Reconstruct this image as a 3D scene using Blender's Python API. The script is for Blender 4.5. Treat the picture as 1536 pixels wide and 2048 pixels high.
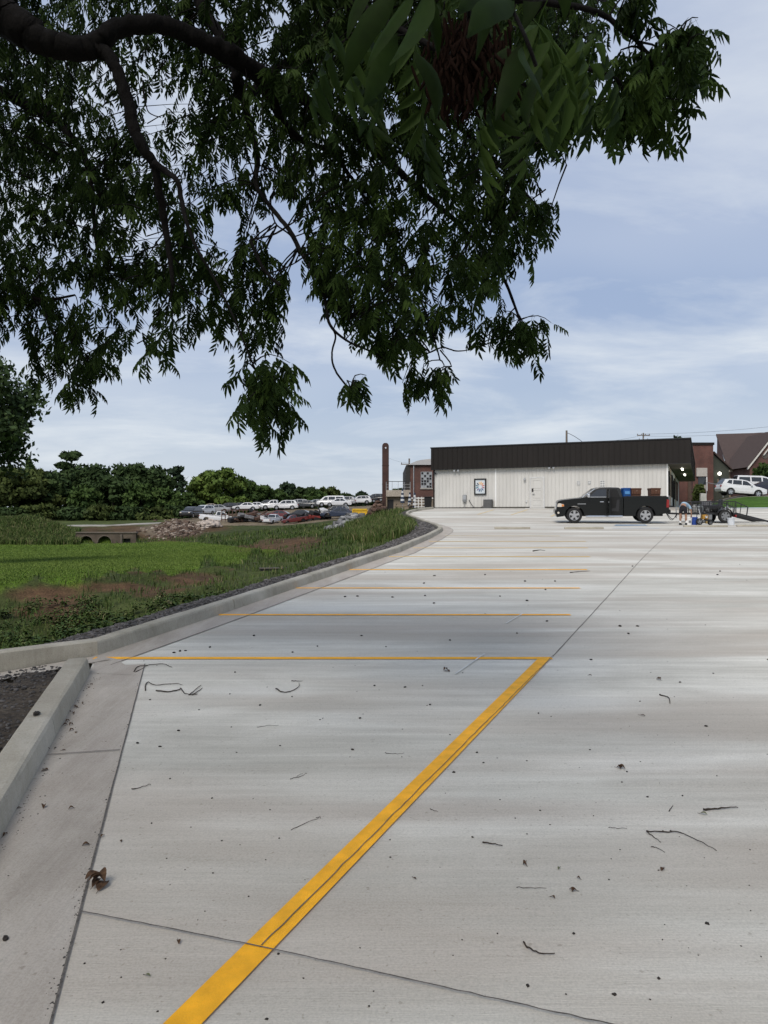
import bpy, bmesh, math, random
import numpy as np
from mathutils import Vector, Matrix, Euler
R = math.radians
random.seed(7); rng = np.random.default_rng(7)
for o in list(bpy.data.objects): bpy.data.objects.remove(o)
scene = bpy.context.scene
COL = scene.collection

# ------------------------------------------------------------------ camera
F = 1538.0; EYE = 1.86; TILT = math.atan(16 / F)
cam = bpy.data.cameras.new('camera'); cam.sensor_fit = 'HORIZONTAL'; cam.sensor_width = 36
cam.lens = 36 * F / 1536; cam.clip_end = 6000; cam.clip_start = 0.05
camo = bpy.data.objects.new('camera', cam); COL.objects.link(camo)
camo.location = (0, 0, EYE); camo.rotation_euler = (math.pi / 2 + TILT, 0, 0)
scene.camera = camo
scene.render.resolution_x = 768; scene.render.resolution_y = 1024

# ------------------------------------------------------------------ sky, sun, exposure
SUN_EL, SUN_ROT = 48, 200          # sun behind thin cloud, behind the photographer
w = bpy.data.worlds.new('World'); scene.world = w; w.use_nodes = True
nt = w.node_tree; nt.nodes.clear()
def N(t, **k):
    n = nt.nodes.new(t)
    for a, b in k.items(): setattr(n, a, b)
    return n
LK = lambda a, b: nt.links.new(a, b)
sky = N('ShaderNodeTexSky'); sky.sky_type = 'NISHITA'; sky.sun_disc = False
sky.sun_elevation = R(SUN_EL); sky.sun_rotation = R(SUN_ROT); sky.air_density = 1.3; sky.dust_density = 2.0; sky.ozone_density = 1.5
tc = N('ShaderNodeTexCoord'); sep = N('ShaderNodeSeparateXYZ'); LK(tc.outputs['Generated'], sep.inputs[0])
def M_(op, a, b=None, clamp=False):
    n = N('ShaderNodeMath', operation=op, use_clamp=clamp)
    for i, v in enumerate((a, b)):
        if v is None: continue
        if hasattr(v, 'links'): LK(v, n.inputs[i])
        else: n.inputs[i].default_value = v
    return n.outputs[0]
zc = M_('ADD', M_('MAXIMUM', sep.outputs[2], 0.0), 0.16)
cx = M_('DIVIDE', sep.outputs[0], zc); cy = M_('DIVIDE', sep.outputs[1], zc)
cmb = N('ShaderNodeCombineXYZ'); LK(cx, cmb.inputs[0]); LK(cy, cmb.inputs[1])
mp = N('ShaderNodeMapping'); mp.inputs['Scale'].default_value = (0.95, 1.3, 1); mp.inputs['Rotation'].default_value = (0, 0, R(-14)); mp.inputs['Location'].default_value = (3.1, 1.7, 0)
LK(cmb.outputs[0], mp.inputs[0])
n1 = N('ShaderNodeTexNoise'); n1.inputs['Scale'].default_value = 1.15; n1.inputs['Detail'].default_value = 7; n1.inputs['Roughness'].default_value = 0.6; n1.inputs['Distortion'].default_value = 0.35
LK(mp.outputs[0], n1.inputs['Vector'])
n2 = N('ShaderNodeTexNoise'); n2.inputs['Scale'].default_value = 0.55; n2.inputs['Detail'].default_value = 3
LK(mp.outputs[0], n2.inputs['Vector'])
cov = N('ShaderNodeMapRange'); cov.inputs['From Min'].default_value = 0.47; cov.inputs['From Max'].default_value = 0.80
LK(n1.outputs['Fac'], cov.inputs[0])
shade = N('ShaderNodeValToRGB'); LK(n2.outputs['Fac'], shade.inputs[0])
e = shade.color_ramp.elements
e[0].position = 0.38; e[0].color = (0.205, 0.258, 0.372, 1)
e[1].position = 0.62; e[1].color = (0.295, 0.335, 0.425, 1)
# paler veil towards the horizon
ver = N('ShaderNodeMapRange'); ver.inputs['From Min'].default_value = 0.0; ver.inputs['From Max'].default_value = 0.24
ver.inputs['To Min'].default_value = 0.75; ver.inputs['To Max'].default_value = 0.0; LK(sep.outputs[2], ver.inputs[0])
veil = N('ShaderNodeMixRGB'); LK(ver.outputs[0], veil.inputs[0]); LK(shade.outputs[0], veil.inputs[1]); veil.inputs[2].default_value = (0.395, 0.435, 0.475, 1)
bright = N('ShaderNodeMixRGB'); LK(cov.outputs[0], bright.inputs[0]); LK(veil.outputs[0], bright.inputs[1])
bright.inputs[2].default_value = (0.455, 0.48, 0.50, 1)
bg1 = N('ShaderNodeBackground'); LK(sky.outputs[0], bg1.inputs[0]); bg1.inputs[1].default_value = 0.06
bg2 = N('ShaderNodeBackground'); LK(bright.outputs[0], bg2.inputs[0]); bg2.inputs[1].default_value = 1.0
mixb = N('ShaderNodeMixShader'); 
fac = M_('ADD', M_('MULTIPLY', cov.outputs[0], 0.15), 0.83, clamp=True)
LK(fac, mixb.inputs[0]); LK(bg1.outputs[0], mixb.inputs[1]); LK(bg2.outputs[0], mixb.inputs[2])
wo = N('ShaderNodeOutputWorld'); LK(mixb.outputs[0], wo.inputs[0])

sl = bpy.data.lights.new('sun', 'SUN'); sl.energy = 1.5; sl.angle = R(30); sl.color = (1.0, 0.93, 0.84)
so = bpy.data.objects.new('sun', sl); COL.objects.link(so)
az = R(SUN_ROT); el = R(SUN_EL)
sd = Vector((math.sin(az) * math.cos(el), math.cos(az) * math.cos(el), math.sin(el)))
so.rotation_euler = sd.to_track_quat('Z', 'Y').to_euler(); so.location = (0, -20, 40)
vs = scene.view_settings; vs.view_transform = 'Standard'; vs.look = 'None'; vs.gamma = 1; vs.use_curve_mapping = False; vs.exposure = 0.86

# ------------------------------------------------------------------ geometry of the place
_kd = [-8, 0, 2.65, 8.3, 13.8, 19.26, 30, 41.5, 50, 57, 61, 90]
_kz = [-.3, 0, .123, .365, .64, .93, 1.33, 1.70, 2.25, 2.74, 2.77, 2.77]
def lot(y):
    y = np.asarray(y, float); k = np.clip(y * 0.08, 0.2, 2.0)
    return (np.interp(y - k, _kd, _kz) + np.interp(y + k, _kd, _kz) + 2 * np.interp(y, _kd, _kz)) / 4
ca, sa = math.cos(TILT), math.sin(TILT)
def ray(px, py):
    u = (px - 768) / F; v = (1024 - py) / F
    return u, ca - sa * v, sa + ca * v
def P(px, py, d):
    x, y, z = ray(px, py); t = d / y
    return Vector((x * t, d, EYE + z * t))
def PZ(px, py, zz):
    x, y, z = ray(px, py); t = (zz - EYE) / z
    return Vector((x * t, y * t, zz))
def L(px, py, up=0.0):
    """the point of the sloping lot seen at a pixel"""
    x, y, z = ray(px, py); a, b = 1.0, 75.0
    for _ in range(50):
        m = (a + b) / 2
        if EYE + z * m / y > float(lot(m)): a = m
        else: b = m
    return Vector((x * a / y, a, float(lot(a)) + up))
def proj(x, y, z):
    dy = y * ca + (z - EYE) * sa; dz = -y * sa + (z - EYE) * ca
    return 768 + F * x / dy, 1024 - F * dz / dy
def sstep(a, b, x):
    t = np.clip((np.asarray(x, float) - a) / (b - a), 0, 1); return t * t * (3 - 2 * t)

# ------------------------------------------------------------------ object helpers
def tag(o, label=None, cat=None, group=None, kind=None):
    if label: o['label'] = label
    if cat: o['category'] = cat
    if group: o['group'] = group
    if kind: o['kind'] = kind
    return o
def E(name, label, cat, loc=(0, 0, 0), rz=0, group=None, rot=None):
    o = bpy.data.objects.new(name, None); COL.objects.link(o); o.empty_display_size = .2
    o.location = loc; o.rotation_euler = rot if rot else (0, 0, rz)
    return tag(o, label, cat, group)
def link(name, me, parent=None, loc=None, mat=None):
    o = bpy.data.objects.new(name, me); COL.objects.link(o)
    if parent: o.parent = parent
    if loc is not None: o.location = loc
    return o
class MB:
    def __init__(s): s.v = []; s.f = []
    def add(s, vs, fs):
        b = len(s.v); s.v += [tuple(q) for q in vs]; s.f += [tuple(i + b for i in f) for f in fs]; return s
    def box(s, x0, x1, y0, y1, z0, z1):
        return s.add([(x0, y0, z0), (x1, y0, z0), (x1, y1, z0), (x0, y1, z0), (x0, y0, z1), (x1, y0, z1), (x1, y1, z1), (x0, y1, z1)],
                     [(0, 3, 2, 1), (4, 5, 6, 7), (0, 1, 5, 4), (1, 2, 6, 5), (2, 3, 7, 6), (3, 0, 4, 7)])
    def bar(s, a, b, w, h=None, up=(0, 0, 1)):
        a, b = Vector(a), Vector(b); h = h or w; d = (b - a).normalized(); u = Vector(up)
        if abs(d.dot(u)) > .98: u = Vector((0, 1, 0))
        sx = d.cross(u).normalized() * w / 2; sz = sx.cross(d).normalized() * h / 2
        vs = [p + i * sx + j * sz for p in (a, b) for i, j in ((-1, -1), (1, -1), (1, 1), (-1, 1))]
        return s.add(vs, [(0, 3, 2, 1), (4, 5, 6, 7), (0, 1, 5, 4), (1, 2, 6, 5), (2, 3, 7, 6), (3, 0, 4, 7)])
    def tube(s, pts, rad, n=8, caps=True):
        pts = [Vector(p) for p in pts]; m = len(pts)
        if not hasattr(rad, '__len__'): rad = [rad] * m
        u = None; vs = []
        for i, p in enumerate(pts):
            d = (pts[min(i + 1, m - 1)] - pts[max(i - 1, 0)]).normalized()
            if u is None: u = d.orthogonal().normalized()
            u = (u - d * u.dot(d)); u = u.normalized() if u.length > 1e-6 else d.orthogonal().normalized()
            v = d.cross(u)
            for k in range(n):
                a = 2 * math.pi * k / n
                vs.append(p + float(rad[i]) * (math.cos(a) * u + math.sin(a) * v))
        fs = [(i * n + k, i * n + (k + 1) % n, (i + 1) * n + (k + 1) % n, (i + 1) * n + k) for i in range(m - 1) for k in range(n)]
        if caps: fs += [tuple(range(n - 1, -1, -1)), tuple((m - 1) * n + k for k in range(n))]
        return s.add(vs, fs)
    def prism(s, poly, y0, y1):
        """side profile (x,z) extruded along y"""
        n = len(poly)
        vs = [(x, y0, z) for x, z in poly] + [(x, y1, z) for x, z in poly]
        fs = [tuple(range(n)), tuple(range(2 * n - 1, n - 1, -1))] + [((i + 1) % n, i, i + n, (i + 1) % n + n) for i in range(n)]
        return s.add(vs, fs)
    def poly(s, pts): return s.add(pts, [tuple(range(len(pts)))])
    def lathe(s, prof, c=(0, 0, 0), n=16, axis='z', caps=True):
        vs = []
        for r, h in prof:
            for k in range(n):
                a = 2 * math.pi * k / n; q = (r * math.cos(a), r * math.sin(a), h)
                if axis == 'y': q = (q[0], q[2], q[1])
                if axis == 'x': q = (q[2], q[0], q[1])
                vs.append((q[0] + c[0], q[1] + c[1], q[2] + c[2]))
        m = len(prof)
        fs = [(i * n + k, i * n + (k + 1) % n, (i + 1) * n + (k + 1) % n, (i + 1) * n + k) for i in range(m - 1) for k in range(n)]
        if caps: fs += [tuple(range(n - 1, -1, -1)), tuple((m - 1) * n + k for k in range(n))]
        return s.add(vs, fs)
    def build(s, name, mat, parent=None, bevel=0, smooth=False, seg=1, loc=None):
        me = bpy.data.meshes.new(name)
        bm = bmesh.new(); vv = [bm.verts.new(q) for q in s.v]
        for f in s.f:
            try: bm.faces.new([vv[i] for i in f])
            except ValueError: pass
        bmesh.ops.recalc_face_normals(bm, faces=bm.faces)
        if bevel: bmesh.ops.bevel(bm, geom=[e for e in bm.edges if e.calc_face_angle(0) > .5], offset=bevel, segments=seg, affect='EDGES', clamp_overlap=True, profile=.6)
        bm.to_mesh(me); bm.free()
        if smooth: me.shade_smooth()
        if mat: me.materials.append(mat)
        return link(name, me, parent, loc)
def npmesh(name, V, Fc, mat=None, tint=None, cols=None, smooth=False):
    V = np.asarray(V, np.float32); Fc = np.asarray(Fc, np.int32); k = Fc.shape[1]
    me = bpy.data.meshes.new(name); me.vertices.add(len(V)); me.vertices.foreach_set('co', V.ravel())
    me.loops.add(Fc.size); me.loops.foreach_set('vertex_index', Fc.ravel())
    me.polygons.add(len(Fc)); me.polygons.foreach_set('loop_start', np.arange(len(Fc), dtype=np.int32) * k)
    if tint is not None:
        a = me.attributes.new('tint', 'FLOAT', 'POINT'); a.data.foreach_set('value', np.asarray(tint, np.float32))
    if cols is not None:
        a = me.attributes.new('ground', 'FLOAT_COLOR', 'POINT'); a.data.foreach_set('color', np.asarray(cols, np.float32).ravel())
    if mat: me.materials.append(mat)
    if smooth: me.polygons.foreach_set('use_smooth', np.ones(len(Fc), bool))
    me.update(calc_edges=True); me.validate()
    return me

# ------------------------------------------------------------------ materials
MATS = {}
def mat(name, col, rough=.6, metal=0, var=.12, scale=6, bump=0, bscale=None, spec=.4, stretch=(1, 1, 1), col2=None, emit=0, coat=0, tint=None, trans=0, objrand=0):
    if name in MATS: return MATS[name]
    m = bpy.data.materials.new(name); m.use_nodes = True; t = m.node_tree; b = t.nodes['Principled BSDF']
    b.inputs['Roughness'].default_value = rough; b.inputs['Metallic'].default_value = metal
    b.inputs['Specular IOR Level'].default_value = spec
    if coat: b.inputs['Coat Weight'].default_value = coat; b.inputs['Coat Roughness'].default_value = .08
    co = t.nodes.new('ShaderNodeTexCoord'); mpn = t.nodes.new('ShaderNodeMapping'); mpn.inputs['Scale'].default_value = stretch
    t.links.new(co.outputs['Object'], mpn.inputs[0])
    nz = t.nodes.new('ShaderNodeTexNoise'); nz.inputs['Scale'].default_value = scale; nz.inputs['Detail'].default_value = 6; nz.inputs['Roughness'].default_value = .62
    t.links.new(mpn.outputs[0], nz.inputs['Vector'])
    rp = t.nodes.new('ShaderNodeValToRGB'); t.links.new(nz.outputs['Fac'], rp.inputs[0])
    c2 = col2 or tuple(min(1, c * (1 + var)) for c in col); c1 = tuple(c * (1 - var) for c in col)
    rp.color_ramp.elements[0].position = .32; rp.color_ramp.elements[0].color = (*c1, 1)
    rp.color_ramp.elements[1].position = .68; rp.color_ramp.elements[1].color = (*c2, 1)
    out = rp.outputs[0]
    if tint:
        at = t.nodes.new('ShaderNodeAttribute'); at.attribute_name = 'tint'
        r2 = t.nodes.new('ShaderNodeValToRGB'); t.links.new(at.outputs['Fac'], r2.inputs[0])
        r2.color_ramp.elements[0].color = (*tint[0], 1); r2.color_ramp.elements[1].color = (*tint[-1], 1)
        for i, c in enumerate(tint[1:-1]):
            q = r2.color_ramp.elements.new((i + 1) / (len(tint) - 1)); q.color = (*c, 1)
        out = r2.outputs[0]
    if objrand:
        oi = t.nodes.new('ShaderNodeObjectInfo'); hs = t.nodes.new('ShaderNodeHueSaturation'); mr = t.nodes.new('ShaderNodeMapRange')
        mr.inputs['To Min'].default_value = 1 - objrand; mr.inputs['To Max'].default_value = 1 + objrand
        t.links.new(oi.outputs['Random'], mr.inputs[0]); t.links.new(mr.outputs[0], hs.inputs['Value']); t.links.new(out, hs.inputs['Color']); out = hs.outputs[0]
    t.links.new(out, b.inputs['Base Color'])
    if emit: t.links.new(out, b.inputs['Emission Color']); b.inputs['Emission Strength'].default_value = emit
    if bump:
        n2 = t.nodes.new('ShaderNodeTexNoise'); n2.inputs['Scale'].default_value = bscale or scale * 5; n2.inputs['Detail'].default_value = 5
        t.links.new(mpn.outputs[0], n2.inputs['Vector'])
        bp = t.nodes.new('ShaderNodeBump'); bp.inputs['Strength'].default_value = bump; bp.inputs['Distance'].default_value = .02
        t.links.new(n2.outputs['Fac'], bp.inputs['Height']); t.links.new(bp.outputs[0], b.inputs['Normal'])
    if trans:
        tr = t.nodes.new('ShaderNodeBsdfTranslucent'); t.links.new(out, tr.inputs[0]); mx = t.nodes.new('ShaderNodeMixShader'); mx.inputs[0].default_value = trans
        t.links.new(b.outputs[0], mx.inputs[1]); t.links.new(tr.outputs[0], mx.inputs[2]); t.links.new(mx.outputs[0], t.nodes['Material Output'].inputs[0])
    MATS[name] = m; return m

def concrete(name, dark, mid, light, streak, rot=0, patch=.5, broom=(1.5, 190), brown=(.33, .285, .245), stains=()):
    """broom finished concrete: long drag streaks, drying patches, grain and fine broom relief"""
    m = bpy.data.materials.new(name); m.use_nodes = True; t = m.node_tree; b = t.nodes['Principled BSDF']; nl = t.links.new
    co = t.nodes.new('ShaderNodeTexCoord')
    def noise(sc, scale=1, detail=6, rough=.6, dist=0, loc=(0, 0, 0)):
        q = t.nodes.new('ShaderNodeMapping'); q.inputs['Scale'].default_value = sc; q.inputs['Rotation'].default_value = (0, 0, rot); q.inputs['Location'].default_value = loc
        nl(co.outputs['Object'], q.inputs[0]); z = t.nodes.new('ShaderNodeTexNoise')
        z.inputs['Scale'].default_value = scale; z.inputs['Detail'].default_value = detail; z.inputs['Roughness'].default_value = rough; z.inputs['Distortion'].default_value = dist
        nl(q.outputs[0], z.inputs['Vector']); return z.outputs['Fac']
    def ramp(f, *st):
        r = t.nodes.new('ShaderNodeValToRGB'); nl(f, r.inputs[0])
        for i, (p, c) in enumerate(st):
            q = r.color_ramp.elements[i] if i < 2 else r.color_ramp.elements.new(p)
            q.position = p; q.color = (*c, 1)
        return r.outputs[0]
    def mix(f, a, bb, kind='MIX'):
        x = t.nodes.new('ShaderNodeMixRGB'); x.blend_type = kind
        if hasattr(f, 'links'): nl(f, x.inputs[0])
        else: x.inputs[0].default_value = f
        nl(a, x.inputs[1]); nl(bb, x.inputs[2]); return x.outputs[0]
    n_s1 = noise((streak[0], streak[1], 1), 1, 6, .66, .5)
    s1 = ramp(n_s1, (.36, dark), (.50, mid), (.64, light))
    s2 = ramp(noise((streak[0] * 2.6, streak[1] * 6, 1), 1, 5, .75, 0, (5, 3, 0)), (.36, dark), (.52, mid), (.66, light))
    s3 = ramp(noise((.55, .8, 1), 1, 5, .65, .8, (1, 7, 0)), (.34, dark), (.52, mid), (.68, light))
    c = mix(.28, mix(.30, s1, s2), s3)
    bf = t.nodes.new('ShaderNodeMapRange'); nl(noise((streak[0] * .8, streak[1] * .45, 1), 1, 3, .6, .4, (9, 1, 0)), bf.inputs[0])
    bf.inputs['From Min'].default_value = .44; bf.inputs['From Max'].default_value = .62; bf.inputs['To Max'].default_value = patch
    rgb = t.nodes.new('ShaderNodeRGB'); rgb.outputs[0].default_value = (*brown, 1)
    c = mix(bf.outputs[0], c, rgb.outputs[0])
    for (sx_, sy_, rx_, ry_, sc_, am_) in stains:
        q = t.nodes.new('ShaderNodeMapping'); q.inputs['Location'].default_value = (-sx_ / rx_, -sy_ / ry_, 0); q.inputs['Scale'].default_value = (1 / rx_, 1 / ry_, 0); nl(co.outputs['Object'], q.inputs[0])
        ln_ = t.nodes.new('ShaderNodeVectorMath'); ln_.operation = 'LENGTH'; nl(q.outputs[0], ln_.inputs[0])
        ad = t.nodes.new('ShaderNodeMath'); ad.operation = 'ADD'; nl(ln_.outputs['Value'], ad.inputs[0]); nl(noise((.9, 3.2, 1), 1, 4, .65, .3, (sx_, sy_, 0)), ad.inputs[1])
        mr = t.nodes.new('ShaderNodeMapRange'); nl(ad.outputs[0], mr.inputs[0]); mr.inputs['From Min'].default_value = .75; mr.inputs['From Max'].default_value = 1.45; mr.inputs['To Min'].default_value = am_; mr.inputs['To Max'].default_value = 0
        rg = t.nodes.new('ShaderNodeRGB'); rg.outputs[0].default_value = (*sc_, 1); c = mix(mr.outputs[0], c, rg.outputs[0])
    g = ramp(noise((1, 1, 1), 95, 2, .7), (.30, (.74, .74, .74)), (.62, (1.08, 1.08, 1.08)))
    c = mix(.55, c, g, 'MULTIPLY')
    g2 = ramp(noise((broom[0], broom[1], 1), 1, 2, .6), (.3, (.88, .88, .88)), (.7, (1.06, 1.06, 1.06)))
    c = mix(.6, c, g2, 'MULTIPLY')
    pit = ramp(noise((1, 1, 1), 38, 2, .5, 0, (2, 2, 0)), (.27, (.62, .60, .57)), (.33, (1, 1, 1)))
    c = mix(.6, c, pit, 'MULTIPLY')
    nl(c, b.inputs['Base Color'])
    rr = t.nodes.new('ShaderNodeMapRange'); nl(n_s1, rr.inputs[0]); rr.inputs['To Min'].default_value = .72; rr.inputs['To Max'].default_value = .95
    nl(rr.outputs[0], b.inputs['Roughness']); b.inputs['Specular IOR Level'].default_value = .12
    bp = t.nodes.new('ShaderNodeBump'); bp.inputs['Strength'].default_value = .45; bp.inputs['Distance'].default_value = .006
    nl(noise((broom[0] * 8, broom[1], 1), 1, 2, .7), bp.inputs['Height']); nl(bp.outputs[0], b.inputs['Normal'])
    MATS[name] = m; return m

def brickmat(name, c1, c2, mortar, sx=1):
    m = bpy.data.materials.new(name); m.use_nodes = True; t = m.node_tree; b = t.nodes['Principled BSDF']; nl = t.links.new
    co = t.nodes.new('ShaderNodeTexCoord'); sp = t.nodes.new('ShaderNodeSeparateXYZ'); nl(co.outputs['Object'], sp.inputs[0])
    ad = t.nodes.new('ShaderNodeMath'); nl(sp.outputs[0], ad.inputs[0]); nl(sp.outputs[1], ad.inputs[1])
    cb = t.nodes.new('ShaderNodeCombineXYZ'); nl(ad.outputs[0], cb.inputs[0]); nl(sp.outputs[2], cb.inputs[1])
    br = t.nodes.new('ShaderNodeTexBrick'); nl(cb.outputs[0], br.inputs['Vector']); br.inputs['Scale'].default_value = sx
    br.inputs['Color1'].default_value = (*c1, 1); br.inputs['Color2'].default_value = (*c2, 1); br.inputs['Mortar'].default_value = (*mortar, 1)
    br.inputs['Brick Width'].default_value = .22; br.inputs['Row Height'].default_value = .075; br.inputs['Mortar Size'].default_value = .008
    nz = t.nodes.new('ShaderNodeTexNoise'); nz.inputs['Scale'].default_value = .8; nz.inputs['Detail'].default_value = 6; nl(co.outputs['Object'], nz.inputs['Vector'])
    rp = t.nodes.new('ShaderNodeValToRGB'); nl(nz.outputs['Fac'], rp.inputs[0]); rp.color_ramp.elements[0].position = .3; rp.color_ramp.elements[0].color = (.6, .6, .6, 1); rp.color_ramp.elements[1].position = .7; rp.color_ramp.elements[1].color = (1.15, 1.15, 1.15, 1)
    mx = t.nodes.new('ShaderNodeMixRGB'); mx.blend_type = 'MULTIPLY'; mx.inputs[0].default_value = 1; nl(br.outputs[0], mx.inputs[1]); nl(rp.outputs[0], mx.inputs[2])
    nl(mx.outputs[0], b.inputs['Base Color']); b.inputs['Roughness'].default_value = .85
    MATS[name] = m; return m

M_lot = concrete('lot_concrete', (.42, .405, .352), (.585, .567, .502), (.80, .782, .71), (.15, 1.5), rot=R(2), patch=.68, brown=(.42, .37, .31), stains=[(.5, 9.4, 1.6, .5, (.42, .385, .325), .5), (.4, 4.4, 1.9, .22, (.42, .37, .315), .6), (1.6, 6.6, 1.0, .35, (.66, .65, .60), .6), (-1.2, 7.0, .9, .3, (.64, .63, .58), .5), (2.2, 14, 2.5, .5, (.70, .69, .64), .6), (-.6, 11.6, 1.6, .4, (.66, .65, .60), .5), (6, 9, 2.5, .5, (.68, .66, .61), .5), (5, 24, 6, .8, (.46, .42, .36), .5)])
M_gut = concrete('gutter_concrete', (.33, .295, .25), (.45, .41, .355), (.54, .505, .45), (1.6, .35), rot=R(15), patch=.35, broom=(160, 2), brown=(.32, .27, .23))
M_curb = concrete('curb_concrete', (.26, .24, .185), (.41, .38, .31), (.54, .51, .44), (.7, .7), patch=.4, broom=(60, 60), brown=(.27, .25, .21))
M_yel = mat('yellow_paint', (.88, .42, .010), .7, var=.14, scale=9, bump=.3, bscale=160)
M_yelw = mat('worn_yellow_paint', (.74, .42, .06), .8, var=.15, scale=3, stretch=(1, 6, 1), col2=(.66, .50, .22))
M_yelf = mat('faded_yellow_paint', (.68, .46, .15), .8, var=.15, scale=3, stretch=(1, 6, 1), col2=(.62, .52, .32))
M_crack = mat('joint_dirt', (.11, .10, .088), .95, var=.5, scale=40)
M_chalk = mat('chalk', (.62, .62, .58), .9)
M_blue = mat('blue_marking_paint', (.12, .22, .36), .8, var=.3, scale=2, col2=(.4, .45, .48))
M_whitep = mat('white_marking_paint', (.52, .52, .50), .8, var=.1, scale=3)
M_white = mat('white_siding', (.54, .53, .50), .5, var=.06, scale=1.2, stretch=(1, 1, .25), spec=.4)
M_trimw = mat('white_trim', (.74, .74, .72), .5, var=.03)
M_brown = mat('dark_bronze_metal', (.016, .0135, .012), .6, var=.12, scale=1.5, stretch=(1, 1, .2), spec=.2)
M_soff = mat('soffit_bronze', (.10, .085, .07), .6, var=.1)
M_black = mat('black_plastic', (.012, .012, .013), .5)
M_blackm = mat('black_painted_steel', (.014, .014, .015), .4, var=.3, spec=.5)
M_tyre = mat('tyre_rubber', (.016, .016, .016), .85, var=.25, scale=20)
M_chrome = mat('chrome', (.72, .72, .73), .18, metal=1, var=.05)
M_alloy = mat('alloy_wheel', (.55, .55, .56), .28, metal=.9, var=.06)
M_glass = mat('tinted_glass', (.018, .022, .026), .06, var=.1, spec=.8)
M_glassl = mat('window_glass', (.05, .06, .07), .08, var=.2, spec=.8)
M_grey = mat('grey_metal', (.22, .225, .23), .5, metal=.3)
M_galv = mat('galvanised_steel', (.42, .43, .44), .45, metal=.6)
M_wood = mat('weathered_wood', (.20, .155, .11), .85, var=.3, scale=5, stretch=(1, 8, 8))
M_pole = mat('utility_pole_wood', (.16, .135, .11), .9, var=.25, scale=4, stretch=(6, 6, .6))
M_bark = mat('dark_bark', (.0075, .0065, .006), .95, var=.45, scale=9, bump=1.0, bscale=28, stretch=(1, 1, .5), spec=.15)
M_twig = mat('twig_bark', (.045, .034, .026), .9, var=.35, scale=30, spec=.2)
M_dead = mat('dead_leaf', (.060, .034, .020), .85, var=.4, scale=30, col2=(.13, .075, .042), spec=.2)
M_gleaf = mat('fallen_green_leaf', (.13, .14, .07), .7, var=.3, scale=20)
M_nut = mat('nut_husk', (.022, .017, .013), .8, var=.4, scale=40)
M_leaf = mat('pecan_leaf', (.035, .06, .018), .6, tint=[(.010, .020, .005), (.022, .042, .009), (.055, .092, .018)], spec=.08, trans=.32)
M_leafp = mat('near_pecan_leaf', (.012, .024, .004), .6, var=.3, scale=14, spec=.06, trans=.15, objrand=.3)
M_catkin = mat('dried_catkin', (.011, .0058, .004), .9, var=.4, scale=40, spec=.03)
M_brick = brickmat('red_brick', (.135, .042, .030), (.10, .034, .026), (.15, .11, .09))
M_brickd = brickmat('dark_brick', (.12, .046, .035), (.09, .037, .031), (.14, .10, .08))
M_brickch = brickmat('chimney_brick', (.066, .026, .020), (.052, .021, .017), (.06, .038, .031))
M_shingle = mat('brown_shingle', (.068, .047, .041), .9, var=.18, scale=2.5, stretch=(1, 1, 5))
M_tan = mat('tan_render', (.42, .34, .25), .8, var=.08)
M_conc = mat('plain_concrete', (.33, .31, .28), .85, var=.18, scale=2, bump=.3, bscale=30)
M_concl = mat('pale_concrete', (.50, .49, .46), .85, var=.15, scale=3)
M_rub = mat('broken_concrete', (.40, .34, .29), .9, var=.35, scale=2)
M_stone = mat('gravel_stone', (.15, .147, .145), .9, var=.45, scale=1.2)
M_gravel = mat('dark_gravel_stone', (.075, .070, .068), .95, tint=[(.03, .028, .027), (.075, .07, .066), (.15, .14, .135)])
M_lamp = mat('lit_lamp', (1, .93, .80), .5, emit=2.5)
M_tail = mat('red_lens', (.25, .012, .012), .2, spec=.6)
M_head = mat('headlight_lens', (.62, .56, .48), .15, spec=.8)
M_amber = mat('amber_lens', (.6, .2, .04), .25)
M_int = mat('cab_interior', (.012, .012, .012), .9)
# ================================================================== parking lot, kerbs
near0, near1 = L(0, 1680), L(181, 1346)
dn = (near1 - near0) / (near1.y - near0.y)
nearstart = near0 + dn * (-3 - near0.y)
FARPX = [(196, 1311), (435, 1231), (585, 1179), (690, 1143), (800, 1105), (862, 1077), (884, 1064.5)]
TIPPX = [(887, 1060), (881, 1055), (864, 1049), (845, 1042), (822, 1033.5), (816, 1029), (828, 1023), (868, 1018)]
farpts = [L(*q) for q in FARPX]; tippts = [L(*q) for q in TIPPX]
_bp = sorted([(nearstart.y, nearstart.x), (near1.y, near1.x)] + [(p.y, p.x) for p in farpts + tippts[2:]] + [(75, 3.2)])
_by = [a for a, _ in _bp]; _bx = [b for _, b in _bp]
Xb = lambda y: np.interp(y, _by, _bx)

ys = np.concatenate([np.arange(-3, 20, .25), np.arange(20, 66.01, .5)])
V = []; Fq = []
for y in ys:
    x0 = float(Xb(y))
    for x in np.linspace(x0 - .02, 70, 6): V.append((x, y, float(lot(y))))
n = 6
for i in range(len(ys) - 1):
    for j in range(n - 1): Fq.append((i * n + j, i * n + j + 1, (i + 1) * n + j + 1, (i + 1) * n + j))
lotme = npmesh('parking_lot', V, Fq, M_lot, smooth=True)
parking = link('parking_lot', lotme); tag(parking, 'pale broom finished concrete parking lot rising to the building', 'parking lot', kind='structure')

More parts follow.
